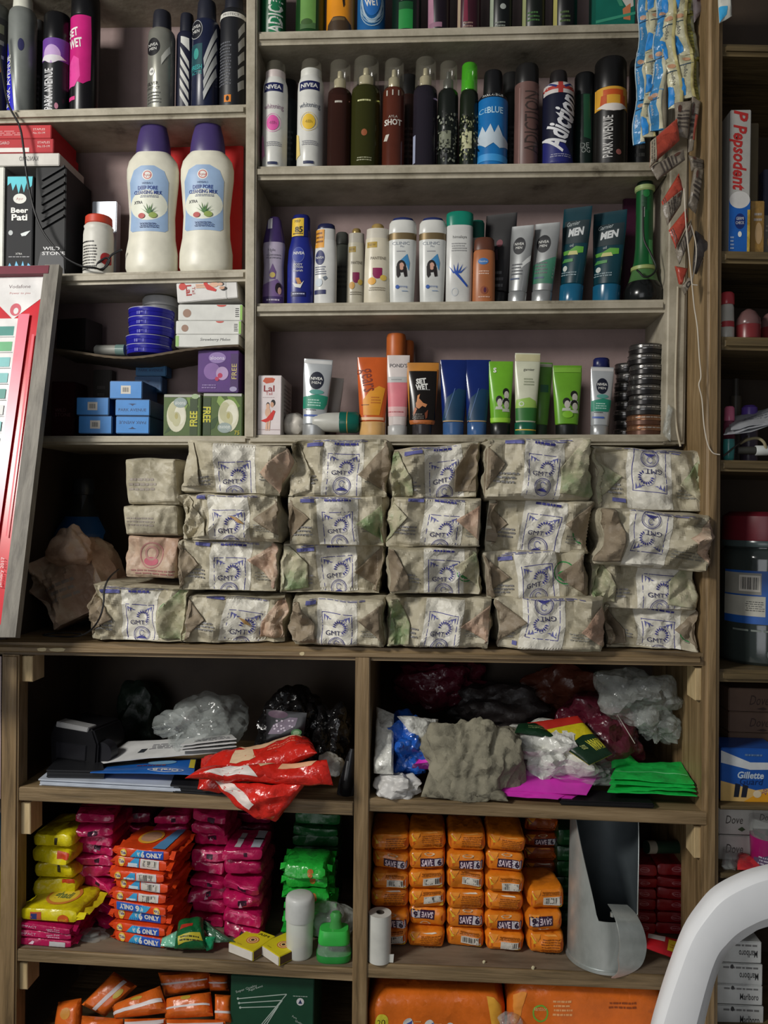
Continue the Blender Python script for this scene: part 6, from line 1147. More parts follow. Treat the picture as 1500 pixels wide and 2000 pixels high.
# roll of paper
b0 = on(KR, 741, .016); s = sc(b0); r_ = 22 * s; H = hpx(b0, 1782); t = thing('paper_roll', 'white roll of till paper standing beside the divider', 'paper roll', b0)
mb = MB(); N = 40; vs = []; fs = []
for z, r0 in ((0, r_), (H, r_), (H, r_ * .36), (0, r_ * .36)): vs += [(r0 * math.cos(2 * math.pi * i / N), r0 * math.sin(2 * math.pi * i / N), z) for i in range(N)]
for k in range(4):
    for i in range(N): fs.append((k * N + i, k * N + (i + 1) % N, ((k + 1) % 4) * N + (i + 1) % N, ((k + 1) % 4) * N + i))
mb.add(vs, fs, (206, 206, 198, .7)); mb.tris([((r_ * .2, 0), (r_ * 1.25, 0), (r_ * .2, H * .16)), ((r_ * 1.25, 0), (r_ * 1.3, H * .18), (r_ * .2, H * .16))], (206, 206, 198, .7), lambda x, z, e: V((x, -r_ * .3 - .003, z + .0004)), .02); mb.build('paper_winding', t)
mb = MB(); vs = []; fs = []
for z, r0 in ((.001, r_ * .355), (H + .0006, r_ * .355), (H + .0006, r_ * .3), (.001, r_ * .3)): vs += [(r0 * math.cos(2 * math.pi * i / N), r0 * math.sin(2 * math.pi * i / N), z) for i in range(N)]
for k in range(4):
    for i in range(N): fs.append((k * N + i, k * N + (i + 1) % N, ((k + 1) % 4) * N + (i + 1) % N, ((k + 1) % 4) * N + i))
mb.add(vs, fs, (70, 62, 52, .8)); mb.build('core', t)
# two crumbs on the shelf
for px, Y in ((945, .018), (1041, .008)): tag(blob('crumb', 'tiny pale crumb on the shelf before the orange soaps', 'crumb', px - 3, 1880, px + 3, 1887, Y, .002, (206, 196, 160), px, .2, 3, group='crumbs'), None, None).location.z = on(KR, px, Y).z + .0016
# metal scoop
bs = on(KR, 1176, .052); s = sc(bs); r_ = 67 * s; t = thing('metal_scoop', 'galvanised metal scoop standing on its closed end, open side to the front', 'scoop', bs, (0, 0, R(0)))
N = 96; K = 26; mb = MB(); vs = []; fs = []; zc = lambda py: hpx(bs, py); Hf = zc(1575); Hl = zc(1768)
def hcut(a):   # a: angle from the front (-Y), positive to the right
    if -21 <= a <= 66: return Hl
    if a < -21: u = min(1, (-21 - a) / 52); return Hl + (Hf - Hl) * u ** .8
    u = min(1, (a - 66) / 26); return Hl + (Hf - Hl) * u ** .45
for side_ in (0, 1):
    rr = r_ - side_ * .0012
    for k in range(K + 1):
        for i in range(N):
            a = -180 + 360 * i / N; z = .002 + (hcut(a) - .002) * k / K; fl = 1 - .03 * z / Hf
            vs.append((rr * fl * math.sin(R(a)), -rr * fl * math.cos(R(a)), z))
o = (K + 1) * N
for k in range(K):
    for i in range(N):
        j = (i + 1) % N; fs.append((k * N + i, k * N + j, (k + 1) * N + j, (k + 1) * N + i)); fs.append((o + k * N + i, o + (k + 1) * N + i, o + (k + 1) * N + j, o + k * N + j))
for i in range(N): j = (i + 1) % N; fs.append((K * N + i, K * N + j, o + K * N + j, o + K * N + i))
i2 = [k for k, f in enumerate(fs) if min(f) >= o]; mb.add(vs, [f for f in fs if min(f) < o], 'steel'); mb.add(vs, [f for f in fs if min(f) >= o], (84, 92, 96, .5, .4)); mb.build('scoop_body', t)  # inner faces get a darker grey, imitating shade inside the scoop
mb = MB(); mb.loft([(0, r_ * 1.03, r_ * 1.03, 2, 0, 0), (.001, r_ * 1.05, r_ * 1.05, 2, 0, 0), (.005, r_ * 1.05, r_ * 1.05, 2, 0, 0), (.006, r_ * 1.01, r_ * 1.01, 2, 0, 0)], 'steel', 64); mb.build('end_disc', t)
mb = MB(); mb.tube([(r_ * math.sin(R(a)), -r_ * math.cos(R(a)), .006 + (Hl - .01) * 0) for a in range(-180, 181, 6)], .0014, 'steel'); mb.build('rim_bead', t)
mb = MB(); mb.prism([(r_ * .58, .004), (r_ * .66, .004), (r_ * .66, Hl * .97), (r_ * .58, Hl * .97)], -r_ * .84, -r_ * .78, 'steel', .0008); mb.build('seam', t)
path = [(1226, 1768, -.008), (1243, 1786, -.03), (1258, 1818, -.05), (1263, 1852, -.054), (1254, 1884, -.044), (1232, 1901, -.03), (1201, 1911, -.016)]
pts = smooth_path([P(x, y, .0 + Y) - bs for x, y, Y in path], 5); mb = MB(); vs = []; fs = []
for i, p in enumerate(pts):
    f = i / (len(pts) - 1); wd = V((-.036, -.004, .002)) * (.8 + .25 * math.sin(f * 3.1) if f < .62 else max(.12, 1.03 - (f - .62) * 2.4))
    for q, th in ((0, 0), (1, 0), (1, 1), (0, 1)): vs.append(p + wd * q + V((-.001, .0012, 0)) * th)
for i in range(len(pts) - 1):
    for k in range(4): fs.append((i * 4 + k, i * 4 + (k + 1) % 4, i * 4 + 4 + (k + 1) % 4, i * 4 + 4 + k))
mb.add(vs, fs, 'steel'); mb.build('strap_handle', t)
mb = MB(); q = P(1196, 1786, -.016) - bs; mb.loft([(-.003 , .003, .003, 2, q.x, q.y), (.003, .003, .003, 2, q.x, q.y)], 'steel', 12); mb.v = [(a, b, c + q.z) for a, b, c in mb.v]; mb.build('rivet', t)
# ------------------------------------------------------------------ lowest bay, cut by the picture's bottom edge
K3 = sub(WC, board, 'shelf', (20, 2085), (684, 2132), YL + .004, YLB, 24, 'wood', 0.06); K4 = sub(WC, board, 'shelf', (708, 2120), (1372, 2150), YL + .004, YLB, 26, 'wood', 0.06)
OP = film((226, 108, 34), .35, .3)
BAND = lambda z: [('p', [(-.95, z - .12), (.95, z - .05), (.95, z + .12), (-.95, z + .05)], (214, 206, 206))]
OPK = [
 ('orange packet standing on its corner, highest at the left of the lowest bay', [(222, 1898, .09), (268, 1926, .085), (205, 1986, .06), (160, 1962, .065)], [('p', [(-.1, -.9), (.2, -.9), (.3, .95), (.0, .95)], (206, 196, 198)), ('e', .5, .3, .2, .3, (190, 170, 70))]),
 ('orange packet with white band under the shelf edge', [(308, 1900, .08), (408, 1896, .085), (412, 1930, .07), (320, 1948, .07)], BAND(.1)),
 ('orange packet leaning left, large white band across its foot', [(222, 1968, .05), (312, 1925, .055), (330, 1978, .03), (226, 1990, .03)], [('p', [(-.95, -.8), (.95, -.3), (.95, .0), (-.95, -.4)], (222, 212, 212)), ('e', .1, .4, .22, .16, (190, 160, 50))]),
 ('orange packet lying square in the middle of the orange heap', [(322, 1950, .05), (412, 1938, .055), (416, 1984, .03), (322, 1990, .03)], BAND(-.2) + [('e', 0, .55, .22, .2, (190, 160, 50))]),
 ('orange packet squeezed between the heap and the green carton', [(408, 1902, .08), (446, 1905, .08), (448, 1935, .07), (410, 1936, .07)], BAND(.1)),
 ('orange packet at the lower right of the heap, before the green carton', [(420, 1942, .05), (452, 1944, .05), (454, 1998, .03), (420, 1994, .03)], BAND(-.3)),
 ('orange packet half in shadow at the far left of the heap', [(112, 1958, .07), (158, 1950, .07), (160, 2030, .05), (104, 2030, .05)], [('e', 0, .4, .4, .3, (206, 140, 50))]),
 ('foremost orange packet low in the heap', [(160, 1984, .03), (240, 1990, .03), (246, 2060, .01), (150, 2060, .01)], [('e', .1, .5, .25, .2, (190, 160, 50))]),
 ('orange packet low in the heap, cut by the picture edge', [(326, 1990, .03), (440, 1992, .03), (444, 2070, .01), (330, 2070, .01)], BAND(.8)),
 ('orange packet low in the heap with pale fold', [(244, 1990, .028), (324, 1988, .03), (328, 2070, .008), (246, 2070, .008)], BAND(.85)),
]
for i, (lab, c, pr) in enumerate(OPK): quad('orange_packet', lab, 'packet', c, .03, OP, 12, 10, .06, 200 + i, pr, 'heap of orange packets', part='packet_film')
# large dark-green carton
def gc(mb, W, H, d):
    F = lambda x, z, e: V((x, -e, z)); ln = (176, 190, 180)
    def strk(p, q, w_): 
        a, b = V((p[0] * W, p[1] * H)), V((q[0] * W, q[1] * H)); n_ = V((-(b - a).y, (b - a).x)).normalized() * w_
        mb.poly([tuple(a - n_), tuple(b - n_), tuple(b + n_), tuple(a + n_)], ln, F, .02)
    for i in range(3):
        z = .78 - .045 * i; strk((-.8 + .03 * i, z - .02), (.35 - .1 * i, z + .05 - .02 * i), .0007); strk((.35 - .1 * i, z + .05 - .02 * i), (-.4 + .12 * i, .42 + .03 * i), .0007); mb.ell((-.82 + .03 * i) * W, (z - .02) * H, .0018, .0018, ln, F)
    mb.ell(.68 * W, .76 * H, .09 * W, .09 * W, (206, 206, 206), F); mb.poly([(.63 * W, .74 * H), (.73 * W, .74 * H), (.68 * W, .785 * H)], (40, 50, 90), F); mb.lines(.5 * W, .81 * H, .85 * W, .825 * H, 1, ln, F)
    mb.text('Super Quality', -.62 * W, .87 * H, .0035, ln, F, rot=20, w=.035); mb.text('Agarbatti', -.4 * W, .88 * H, .003, ln, F, rot=20, w=.024); mb.text('Pure', .55 * W, .6 * H, .003, ln, F, rot=-25); mb.text('Quality', .66 * W, .55 * H, .003, ln, F, rot=-25)
carton('incense_carton', 'dark green carton with pale stick drawing in the lowest bay', 'box', 447, 611, 1908, K3, .03, .1, (18, 66, 44, .5), extra=gc)
def bigpack(lab, x0, x1, tp, seed, pr, Y):
    b_ = on(K4, (x0 + x1) / 2, Y); s = sc(b_); H = hpx(b_, tp); w_ = (x1 - x0) * s
    return wrapbar('soap_multipack', lab, 'packet', b_, w_, .12, H, film((226, 112, 30), .3, .28), seed, pr, amp=.05, r=.16, n=(26, 10, 14), fin=.004, group=None)
bigpack('large orange packet with round blue emblems, left in the lowest right bay', 714, 986, 1938, 401, [('e', -.78, .68, .1, .1, (216, 206, 60)), ('t', '20', -.78, .68, .07, (60, 56, 20)), ('p', [(.72, .95), (.98, .9), (.98, .5), (.8, .6)], (240, 176, 60))] + [('e', -.4 + .3 * i, .64 - .03 * i, .075, .09, WH) for i in range(4)] + [('p', [(-.45 + .3 * i, .6 - .03 * i), (-.36 + .3 * i, .62 - .03 * i), (-.34 + .3 * i, .7 - .03 * i), (-.42 + .3 * i, .66 - .03 * i)], (70, 90, 170)) for i in range(4)] + [('l', -.32 + .3 * i, .6 - .03 * i, -.2 + .3 * i, .7 - .03 * i, 3, (230, 160, 90)) for i in range(3)], .02)
bigpack('large orange packet with green curved mark, right in the lowest right bay', 992, 1300, 1922, 403, [('e', -.6, .72, .1, .08, (120, 176, 60), .8), ('t', 'santoor', -.6, .76, .04, (236, 196, 140), {'w': .16}), ('l', -.45, .7, -.2, .86, 4, (236, 170, 110)), ('l', .25, .78, .6, .86, 2, (150, 70, 24)), ('p', [(-.99, .95), (-.78, .9), (-.85, .7), (-.95, .6)], (236, 150, 60))], .02)
blob('plastic_wrap', 'bit of clear film showing between the two large orange packets', 'plastic wrap', 975, 1982, 1016, 2012, .01, .012, 'bag', 47, .2, 4)
# ------------------------------------------------------------------ middle lower bays: papers, packs and bags
ML, MR = M1, M2
mb = MB(); b_ = on(ML, 142, .07); s = sc(b_)
t = thing('card_reader', 'dark plastic desk machine with grey top edge in the left bay', 'machine', b_, (0, 0, R(-14)))
mb.prism([(-52 * s, 0), (52 * s, 0), (56 * s, 64 * s), (44 * s, 92 * s), (-44 * s, 98 * s), (-56 * s, 70 * s)], 0, .075, (22, 22, 25, .35), .003); mb.build('casing', t)
mb = MB(); mb.prism([(-40 * s, 90 * s), (34 * s, 86 * s), (36 * s, 95 * s), (-38 * s, 101 * s)], -.002, .02, (150, 150, 150, .4), .001); mb.build('paper_slot', t)
mb = MB(); mb.prism([(-38 * s, 30 * s), (30 * s, 30 * s), (32 * s, 60 * s), (-40 * s, 62 * s)], -.002, .004, (34, 34, 38, .25), .001); mb.build('panel', t)
mb = MB(); mb.loft([(-.004, 22 * s, 22 * s, 2, 0, 0), (.012, 20 * s, 20 * s, 2, 0, 0)], (34, 34, 38, .3), 28); mb.v = [(x + 60 * s, -z + .02, y + 46 * s) for x, y, z in mb.v]; mb.build('side_wheel', t)
zM = lambda px, Y: on(ML, px, Y).z
def flatstack(name, label, cat, pts, z0, th, m, n=1, group=None, surf=ML, jit=0.0, rnd=1, prints=()):
    """flat sheet pile: outline as (px, Y) points lying on the shelf at height z0"""
    rn = random.Random(rnd); P0 = [on(surf, px, Y, z0) for px, Y in pts]; c = sum(P0, V()) / len(P0)
    mb = MB()
    for k in range(n):
        dx, dy = rn.uniform(-jit, jit), rn.uniform(-jit, jit); a = [p - c + V((dx, dy, th * k / n)) for p in P0]; b2 = [p + V((0, 0, th / n * .86)) for p in a]; N = len(a)
        mb.add(a + b2, [tuple(range(N)), tuple(range(N, 2 * N))] + [(i, (i + 1) % N, N + (i + 1) % N, N + i) for i in range(N)], m)
    if prints:
        def F(x, z, e):
            u, v = (x + 1) / 2, (z + 1) / 2; q = [p - c for p in P0[:4]]
            return (q[0] * (1 - u) + q[1] * u) * (1 - v) + (q[3] * (1 - u) + q[2] * u) * v + V((0, 0, th + e))
        for pr in prints: draw_uv(mb, F, pr)
    return tag(mb.build(name, None, c, smooth=0), label, cat, group)
flatstack('plastic_folder', 'pile of pale translucent plastic folders at the front of the left bay', 'folder', [(78, .012), (352, .008), (344, .11), (130, .12)], .0008, .011, (196, 204, 216, .25), 5, jit=.002)
flatstack('black_folder', 'thin black flat folders lying over the pale ones, far left', 'folder', [(92, .016), (204, .022), (200, .09), (118, .09)], .0125, .012, (26, 27, 30, .45), 4, jit=.002, rnd=3)
flatstack('black_folder', 'pile of black flat pouches beneath the red packets', 'folder', [(336, .006), (440, .0), (430, .08), (350, .09)], .0008, .013, (24, 24, 27, .5), 4, jit=.003, rnd=5)
quad('toothbrush_pack', 'blue toothbrush card with white lettering, upside down', 'packet', [(205, 1498, .085), (384, 1480, .085), (378, 1511, .012), (176, 1511, .014)], .004, (36, 104, 190, .25), 14, 8, .02, 51, [('e', .44, -.66, .36, .26, (206, 216, 230)), ('e', .44, -.66, .33, .2, (40, 90, 180)), ('t', 'Oral-B', .44, -.66, .24, WH, {'rot': 180, 'w': .52, 'bold': .04}), ('r', .88, -.3, .99, .8, (206, 190, 60)), ('p', [(-.9, .2), (.3, .5), (.3, .95), (-.9, .95)], (30, 40, 46)), ('e', .3, .45, .3, .35, (120, 170, 206)), ('l', -.2, -.1, .4, .1, 1, (160, 60, 60))])
quad('leaflet', 'white printed paper spread on top of the blue card', 'paper', [(250, 1450, .13), (452, 1436, .12), (462, 1462, .07), (188, 1494, .06)], .002, (206, 206, 204, .6), 16, 8, .03, 53, [('l', -.4, -.1, .3, .5, 4, (110, 110, 116)), ('r', -.52, -.35, -.42, .05, (50, 54, 60)), ('p', [(.1, .5), (.5, .6), (.4, .95), (.2, .95)], (40, 70, 150)), ('l', .4, -.6, .9, .2, 3, (110, 110, 116))])
for i in range(3): quad('leaflet', ['white folded paper edge, lowest of the three by the black bag', 'white folded paper edge, middle of the three by the black bag', 'white folded paper edge, uppermost of the three by the black bag'][i], 'paper', [(365, 1452 - 6 * i, .11), (452, 1446 - 6 * i, .11), (462, 1458 - 7 * i, .06), (352, 1468 - 7 * i, .06)], .0016, (206, 206, 204, .6), 10, 5, .03, 55 + i, [('l', -.5, -.8, .8, .3, 3, (140, 140, 146))], group='folded papers')
blob('plastic_bag', 'crumpled clear plastic bag on the white papers', 'bag', 300, 1378, 440, 1462, .1, .04, 'clear', 61, .4, 5)
blob('plastic_bag', 'dim clear plastic heap behind the papers', 'bag', 372, 1352, 474, 1440, .17, .05, 'clear', 62, .3, 5)
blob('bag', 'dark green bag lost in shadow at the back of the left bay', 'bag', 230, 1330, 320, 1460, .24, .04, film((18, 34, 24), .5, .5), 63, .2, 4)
blob('bag', 'black plastic bag with silver oval print standing at the back', 'bag', 486, 1345, 640, 1490, .12, .045, 'bagblack', 64, .25, 5, taper=.3)
quad('bag_print', 'silver speckled ovals and green dot printed panel on the black bag', 'label', [(520, 1385, .072), (600, 1392, .07), (592, 1445, .064), (520, 1450, .064)], .003, (20, 18, 20, .25), 14, 10, .05, 65, [('p', [(-.9, -.5), (-.6, .1), (.2, .6), (.6, .6), (.5, 0), (-.2, -.5)], (124, 112, 128)), ('e', -.4, .75, .5, .25, (84, 60, 78)), ('e', .6, -.45, .28, .26, (84, 130, 84)), ('e', .6, -.45, .18, .16, (150, 180, 140))] + [('e', random.Random(i).uniform(-.7, .4), random.Random(i + 50).uniform(-.35, .4), .06, .06, (196, 186, 200)) for i in range(16)])
blob('bag', 'glossy black plastic heap at the right end of the left bay', 'bag', 600, 1370, 688, 1500, .12, .045, 'bagblack', 66, .3, 5)
blob('bag', 'small white plastic bundle beside the stapler', 'bag', 622, 1474, 668, 1512, .06, .02, 'bagwhite', 67, .2, 4)
# red packets hanging over the edge
RP = film((212, 42, 32), .75, .22)
quad('red_packet', 'red and cream pillow packet lying above the hanging one', 'packet', [(392, 1468, .05), (606, 1462, .05), (620, 1482, -.01), (382, 1508, -.012)], .03, RP, 24, 14, .16, 71, [('p', [(-.45, -.4), (.0, -.5), (-.05, .5), (-.35, .5)], (226, 196, 160)), ('p', [(-.05, .3), (.85, .35), (.8, .75), (-.3, .8)], (216, 176, 140)), ('l', .2, -.3, .7, .1, 2, (220, 110, 90))])
quad('red_packet', 'red packet with white patch hanging over the shelf edge', 'packet', [(400, 1508, -.006), (640, 1492, -.01), (652, 1540, -.03), (366, 1530, -.028)], .026, RP, 24, 14, .22, 73, [('p', [(-.75, -.7), (.0, -.9), (-.2, .4), (-.5, .8)], (232, 222, 216)), ('p', [(.25, .1), (.75, .3), (.85, .8), (.3, .75)], (226, 170, 130)), ('p', [(.0, .2), (.2, .8), (-.1, .9)], (226, 190, 150))])
quad('red_packet', 'pointed corner of red packet dangling below the shelf board', 'packet', [(392, 1528, -.03), (600, 1528, -.032), (540, 1604, -.03), (508, 1600, -.028)], .022, RP, 22, 16, .3, 75, [('p', [(-.85, .98), (-.35, .98), (-.1, .1), (-.4, -.2)], (230, 216, 208))])
t = item('stapler', 'black stapler standing on end against the divider', 'stapler', 658, 690, 1462, ML, .03, [('stapler_arm', (20, 20, 22, .25), [(0, .6, .8), (.05, .8, .9), (.4, .9, .8), (.8, .6, .7), (1, .3, .5)]), ('stapler_base', (36, 36, 38, .3), [(0, 1.0, .4), (.06, 1.05, .4), (.3, 1.0, .4), (.45, .7, .3)])], [('r', -.4, .35, -.2, .75, (90, 90, 92))], tilt=8)
# right bay
BZ = lambda px, Y=.03: on(MR, px, Y).z
quad('bag', 'white plastic bag edge standing against the divider', 'bag', [(732, 1382, .05), (768, 1396, .045), (770, 1510, .03), (732, 1508, .03)], .02, 'bagwhite', 12, 14, .25, 81)
blob('bag', 'crumpled blue plastic bag in the right bay beside the divider', 'bag', 744, 1404, 836, 1516, .075, .045, 'bagblue', 82, .35, 5)
quad('bag', 'white folded plastic bag lying over the blue one', 'bag', [(775, 1402, .06), (858, 1400, .07), (852, 1440, .05), (812, 1448, .045)], .015, 'bagwhite', 12, 10, .25, 83)
quad('paper_sheet', 'purple and magenta packet poking out beside the grey cloth', 'packet', [(818, 1450, .06), (862, 1440, .07), (868, 1506, .05), (804, 1500, .04)], .008, film((110, 26, 110), .4, .3), 10, 8, .15, 84, [('p', [(-.9, -.7), (.2, -.5), (.6, -.2), (-.6, -.2)], (222, 50, 190))])
blob('bag', 'small crumpled white plastic ball at the front of the right bay', 'bag', 745, 1508, 816, 1556, .03, .026, (206, 204, 200, .4), 85, .3, 5)
bl = blob('cloth', 'crumpled grey cloth draped at the front of the right bay', 'cloth', 836, 1394, 1000, 1566, .05, .045, 'cloth', 86, .3, 6, taper=-.1, flat=BZ(910) + .0006)
quad('cloth', 'grey cloth end spreading left along the shelf', 'cloth', [(850, 1470, .03), (920, 1500, .02), (900, 1562, .006), (822, 1556, .01)], .014, 'cloth', 16, 14, .14, 87)
quad('cloth', 'grey cloth tail hanging slightly over the shelf edge', 'cloth', [(930, 1538, .02), (985, 1548, .016), (992, 1566, .0), (922, 1552, .002)], .012, 'cloth', 14, 8, .1, 88)
quad('cloth', 'darker grey cloth fold right of the draped cloth', 'cloth', [(925, 1420, .08), (1008, 1426, .08), (1000, 1510, .05), (950, 1530, .04)], .016, 'cloth', 16, 14, .16, 89)
PIN = (226, 60, 196, .4)
for i in range(3): quad('paper_sheet', 'bright pink sheets, %s of three layers at the front' % ('bottom', 'middle', 'top')[i], 'paper', [(1004 + 4 * i, 1494 - 4 * i, .09), (1176 - 2 * i, 1520 - 6 * i, .085), (1090 + 28 * i, 1560 - 5 * i, .008 + .004 * i), (972 + 3 * i, 1552 - 4 * i, .012 + .004 * i)], .003, PIN, 14, 8, .03, 91 + i, group='pink sheets')
t = blob('bag', 'white plastic bags packed inside a clear bag', 'bag', 1002, 1428, 1150, 1516, .085, .045, 'bagwhite', 95, .35, 5)
blob('clear_bag', 'clear plastic bag around the white ones, wrinkled on the right', 'bag', 1030, 1472, 1186, 1528, .085, .045, 'clear', 96, .4, 5)
GRS = (24, 50, 32, .35)
quad('bag', 'red, yellow and dark green printed bag, its lettering upside down', 'bag', [(1030, 1412, .09), (1128, 1398, .09), (1196, 1474, .05), (1150, 1496, .035)], .012, film((206, 190, 34), .4, .25), 20, 14, .06, 97, [('p', [(-1, .55), (1, .6), (1, 1), (-1, 1)], (176, 40, 30)), ('p', [(-1, -1), (1, -1), (1, -.0), (.4, .05), (-.2, -.1), (-1, .1)], GRS), ('t', 'KIRANA', .55, -.45, .42, (206, 200, 60), {'rot': 180, 'w': .75, 'bold': .04}), ('t', 'store', -.2, -.45, .28, (190, 196, 120), {'rot': 180, 'w': .3})])
quad('bag', 'dark green printed band of the same bag beside the white bags', 'bag', [(1012, 1414, .085), (1050, 1410, .09), (1090, 1440, .06), (1005, 1432, .06)], .01, film((24, 56, 34), .4, .3), 12, 8, .08, 98, [('l', -.3, -.3, .8, .3, 2, (120, 140, 90))])
GSH = film((32, 200, 84), .3, .3)
for i in range(4): quad('green_bag', 'stack of bright green bags, %s layer' % ('lowest', 'second', 'third', 'top')[i], 'bag', [(1200 + 3 * i, 1520 - 10 * i, .10), (1315 + 5 * i, 1522 - 12 * i, .10), (1362 - 2 * i, 1560 - 9 * i, .014 + .003 * i), (1186 + 2 * i, 1548 - 9 * i, .012 + .003 * i)], .006, GSH, 18, 10, .05, 101 + i, group='green bags', prints=[('r', -.95, -.35, .95, -.28, (120, 230, 150))] if i == 3 else ())
quad('green_bag', 'green bag corner rising behind the pile of green bags', 'bag', [(1192, 1454, .11), (1228, 1472, .11), (1250, 1490, .09), (1192, 1506, .08)], .012, GSH, 10, 8, .15, 106)
b_ = on(MR, 1186, .006); s = sc(b_); mb = MB(); mb.box((-91 * s, 0, .0004), (91 * s, .05, 11 * s), (20, 20, 22, .4), .002); tag(mb.build('black_case', None, b_), 'flat black case lying along the front edge of the right bay', 'case')
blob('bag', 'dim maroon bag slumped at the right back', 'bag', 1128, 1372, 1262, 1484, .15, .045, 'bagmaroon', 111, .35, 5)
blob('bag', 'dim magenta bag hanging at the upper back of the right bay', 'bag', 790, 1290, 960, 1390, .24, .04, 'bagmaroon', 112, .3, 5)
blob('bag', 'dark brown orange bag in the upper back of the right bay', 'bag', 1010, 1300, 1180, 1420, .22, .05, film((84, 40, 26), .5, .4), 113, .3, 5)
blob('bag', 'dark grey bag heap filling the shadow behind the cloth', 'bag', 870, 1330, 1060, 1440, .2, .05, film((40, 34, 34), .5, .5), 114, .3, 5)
blob('plastic_bag', 'crumpled clear bag in the upper right corner of the bay', 'bag', 1186, 1330, 1300, 1412, .14, .05, 'bag', 115, .45, 5)
blob('plastic_bag', 'clear bag tail hanging below the crumpled clear one', 'bag', 1250, 1384, 1312, 1452, .12, .03, 'bag', 116, .45, 5)
mb = MB(); mb.tube([P(1206, 1396, .09), P(1240, 1452, .085)], .0007, (196, 190, 180)); tag(mb.build('straw', None), 'thin pale stick leaning across the maroon bag', 'stick')
# ------------------------------------------------------------------ side shelving at the right
Yr = YS + .03
def rc(lab, x0, x1, tp, surf, m, pr, Y=YS + .012, d=.06, name='carton', cat='box', **k): return carton(name, lab, cat, x0, x1, tp, surf, Y, d, m, pr, **k)
rc('toothpaste carton standing on end, white above and blue below, red sideways lettering', 1423, 1463, 214, S1, (172, 170, 164, .45), [('r', -1, .0, 1, .37, (30, 94, 176)), ('e', 0, .37, .98, .06, (206, 204, 200)), ('t', 'Pepsodent', -.05, .665, .085, (176, 46, 44), {'rot': -90, 'w': .46, 'bold': .03, 'shear': .25}), ('t', 'P', .0, .955, .09, (176, 46, 44), {'rot': -90, 'bold': .03, 'shear': .25}), ('e', .05, .22, .5, .055, (24, 46, 110)), ('t', 'GERMI', .05, .24, .02, WH, {'w': .7}), ('t', 'CHECK', .05, .21, .02, WH, {'w': .8}), ('e', .05, .13, .18, .02, WH), ('r', .74, .0, 1, .3, 'gold'), ('l', -.85, .02, -.5, .12, 4, (160, 180, 210))], name='toothpaste_box')
rc('dim toothpaste carton behind the red lettered one', 1456, 1478, 240, S1, (96, 84, 60), [], Y=YS + .05)
for i, (x0, x1, tp, c) in enumerate(((1464, 1492, 392, (150, 116, 60)), (1484, 1524, 420, (120, 116, 108)), (1490, 1530, 330, (50, 52, 74)))):
    rc(['amber printed packet beside the upright toothpaste carton', 'grey foil packet at the right picture edge, second side shelf', 'dark blue packet high at the right picture edge'][i], x0, x1, tp, S1, film(c, .6, .3), [('e', .2, .4, .5, .2, (180, 150, 110)), ('l', -.5, .6, .6, .8, 2, (170, 160, 150))], Y=YS + .02 + .02 * i, d=.02, name='packet', cat='packet')
quad('sachet', 'blue and white sachet hanging at the top right edge', 'sachet', [(1402, -30, YS - .02), (1428, -30, YS - .02), (1428, 34, YS - .03), (1404, 48, YS - .03)], .008, (206, 206, 196, .3), 8, 12, .1, 121, [('p', [(-1, -1), (.1, -.8), (.2, -.4), (-1, -.2)], (60, 160, 210)), ('r', -.6, .2, .5, .5, (90, 150, 200))])
quad('sachet_strip', 'dim foil packet hanging high behind the sachet strips', 'sachet', [(1350, -40, .03), (1384, -40, .03), (1372, 20, .03), (1356, 44, .03)], .01, film((120, 110, 112), .6, .25), 10, 10, .2, 122, [('r', -.5, -.2, .3, .3, (70, 40, 60))])
item('roll_on_jar', 'small white jar with red lid behind the post, third side shelf', 'jar', 1404, 1433, 572, S2, Yr, [('jar_body', (190, 186, 176, .35), [(0, .95), (.02, 1), (.25, 1), (.26, .98), (.68, .9), (.74, .8)]), ('lid', (176, 60, 66, .25), [(.74, .9), (.76, .96), (.96, .92), (1, .7)])], [('r', -.97, .26, .97, .38, (176, 60, 66))])
for i, (x0, x1, tp) in enumerate(((1438, 1484, 604), (1484, 1536, 608))):
    item('cream_jar', ['round maroon jar with domed clear lid, third side shelf', 'dim round jar cut by the right edge, third side shelf'][i], 'jar', x0, x1, tp, S2, Yr + .02 * i, [('jar_body', (120, 44, 46, .3), [(0, .85), (.05, .97), (.45, 1), (.5, .95)]), ('lid', (112, 82, 80, .25), [(.48, .97), (.52, 1), (.7, .92), (.9, .6), (1, .2)])])
item('bottle', 'small pink capped bottle leaning on the fourth side shelf', 'bottle', 1412, 1434, 794, S3, Yr + .03, [('bottle_body', (120, 60, 80, .3), [(0, .9), (.05, 1), (.7, 1), (.75, .7)]), ('cap', (206, 110, 140, .25), [(.74, .85), (.76, .9), (.97, .85), (1, .6)])])
item('bottle', 'violet capped bottle among the papers, fourth side shelf', 'bottle', 1446, 1478, 792, S3, Yr + .06, [('bottle_body', (90, 80, 96, .3), [(0, .9), (.05, 1), (.7, 1)]), ('cap', (92, 66, 150, .3), [(.7, .95), (.72, 1), (.96, .9), (1, .6)])])
item('bottle', 'dim pale bottle at the back of the fourth side shelf', 'bottle', 1424, 1446, 740, S3, Yr + .12, [('bottle_body', (70, 64, 54, .4), [(0, .9), (.05, 1), (.8, 1)]), ('cap', (60, 56, 50, .4), [(.8, .6), (1, .5)])])
for i in range(3): quad('leaflet', ['folded grey paper bag, lowest of the papers on the side shelf', 'folded grey printed paper, middle of the papers on the side shelf', 'curved printed paper, top of the papers on the side shelf'][i], 'paper', [(1424 + 4 * i, 834 - 9 * i, .09), (1530, 812 - 12 * i, .1), (1530, 832 - 12 * i, .02), (1414 + 6 * i, 856 - 12 * i, .012)], .004, (176, 178, 182, .5), 12, 8, .1, 125 + i, [('l', -.6, -.3, .6, .4, 3, (130, 132, 140))], group='folded papers on the side shelf')
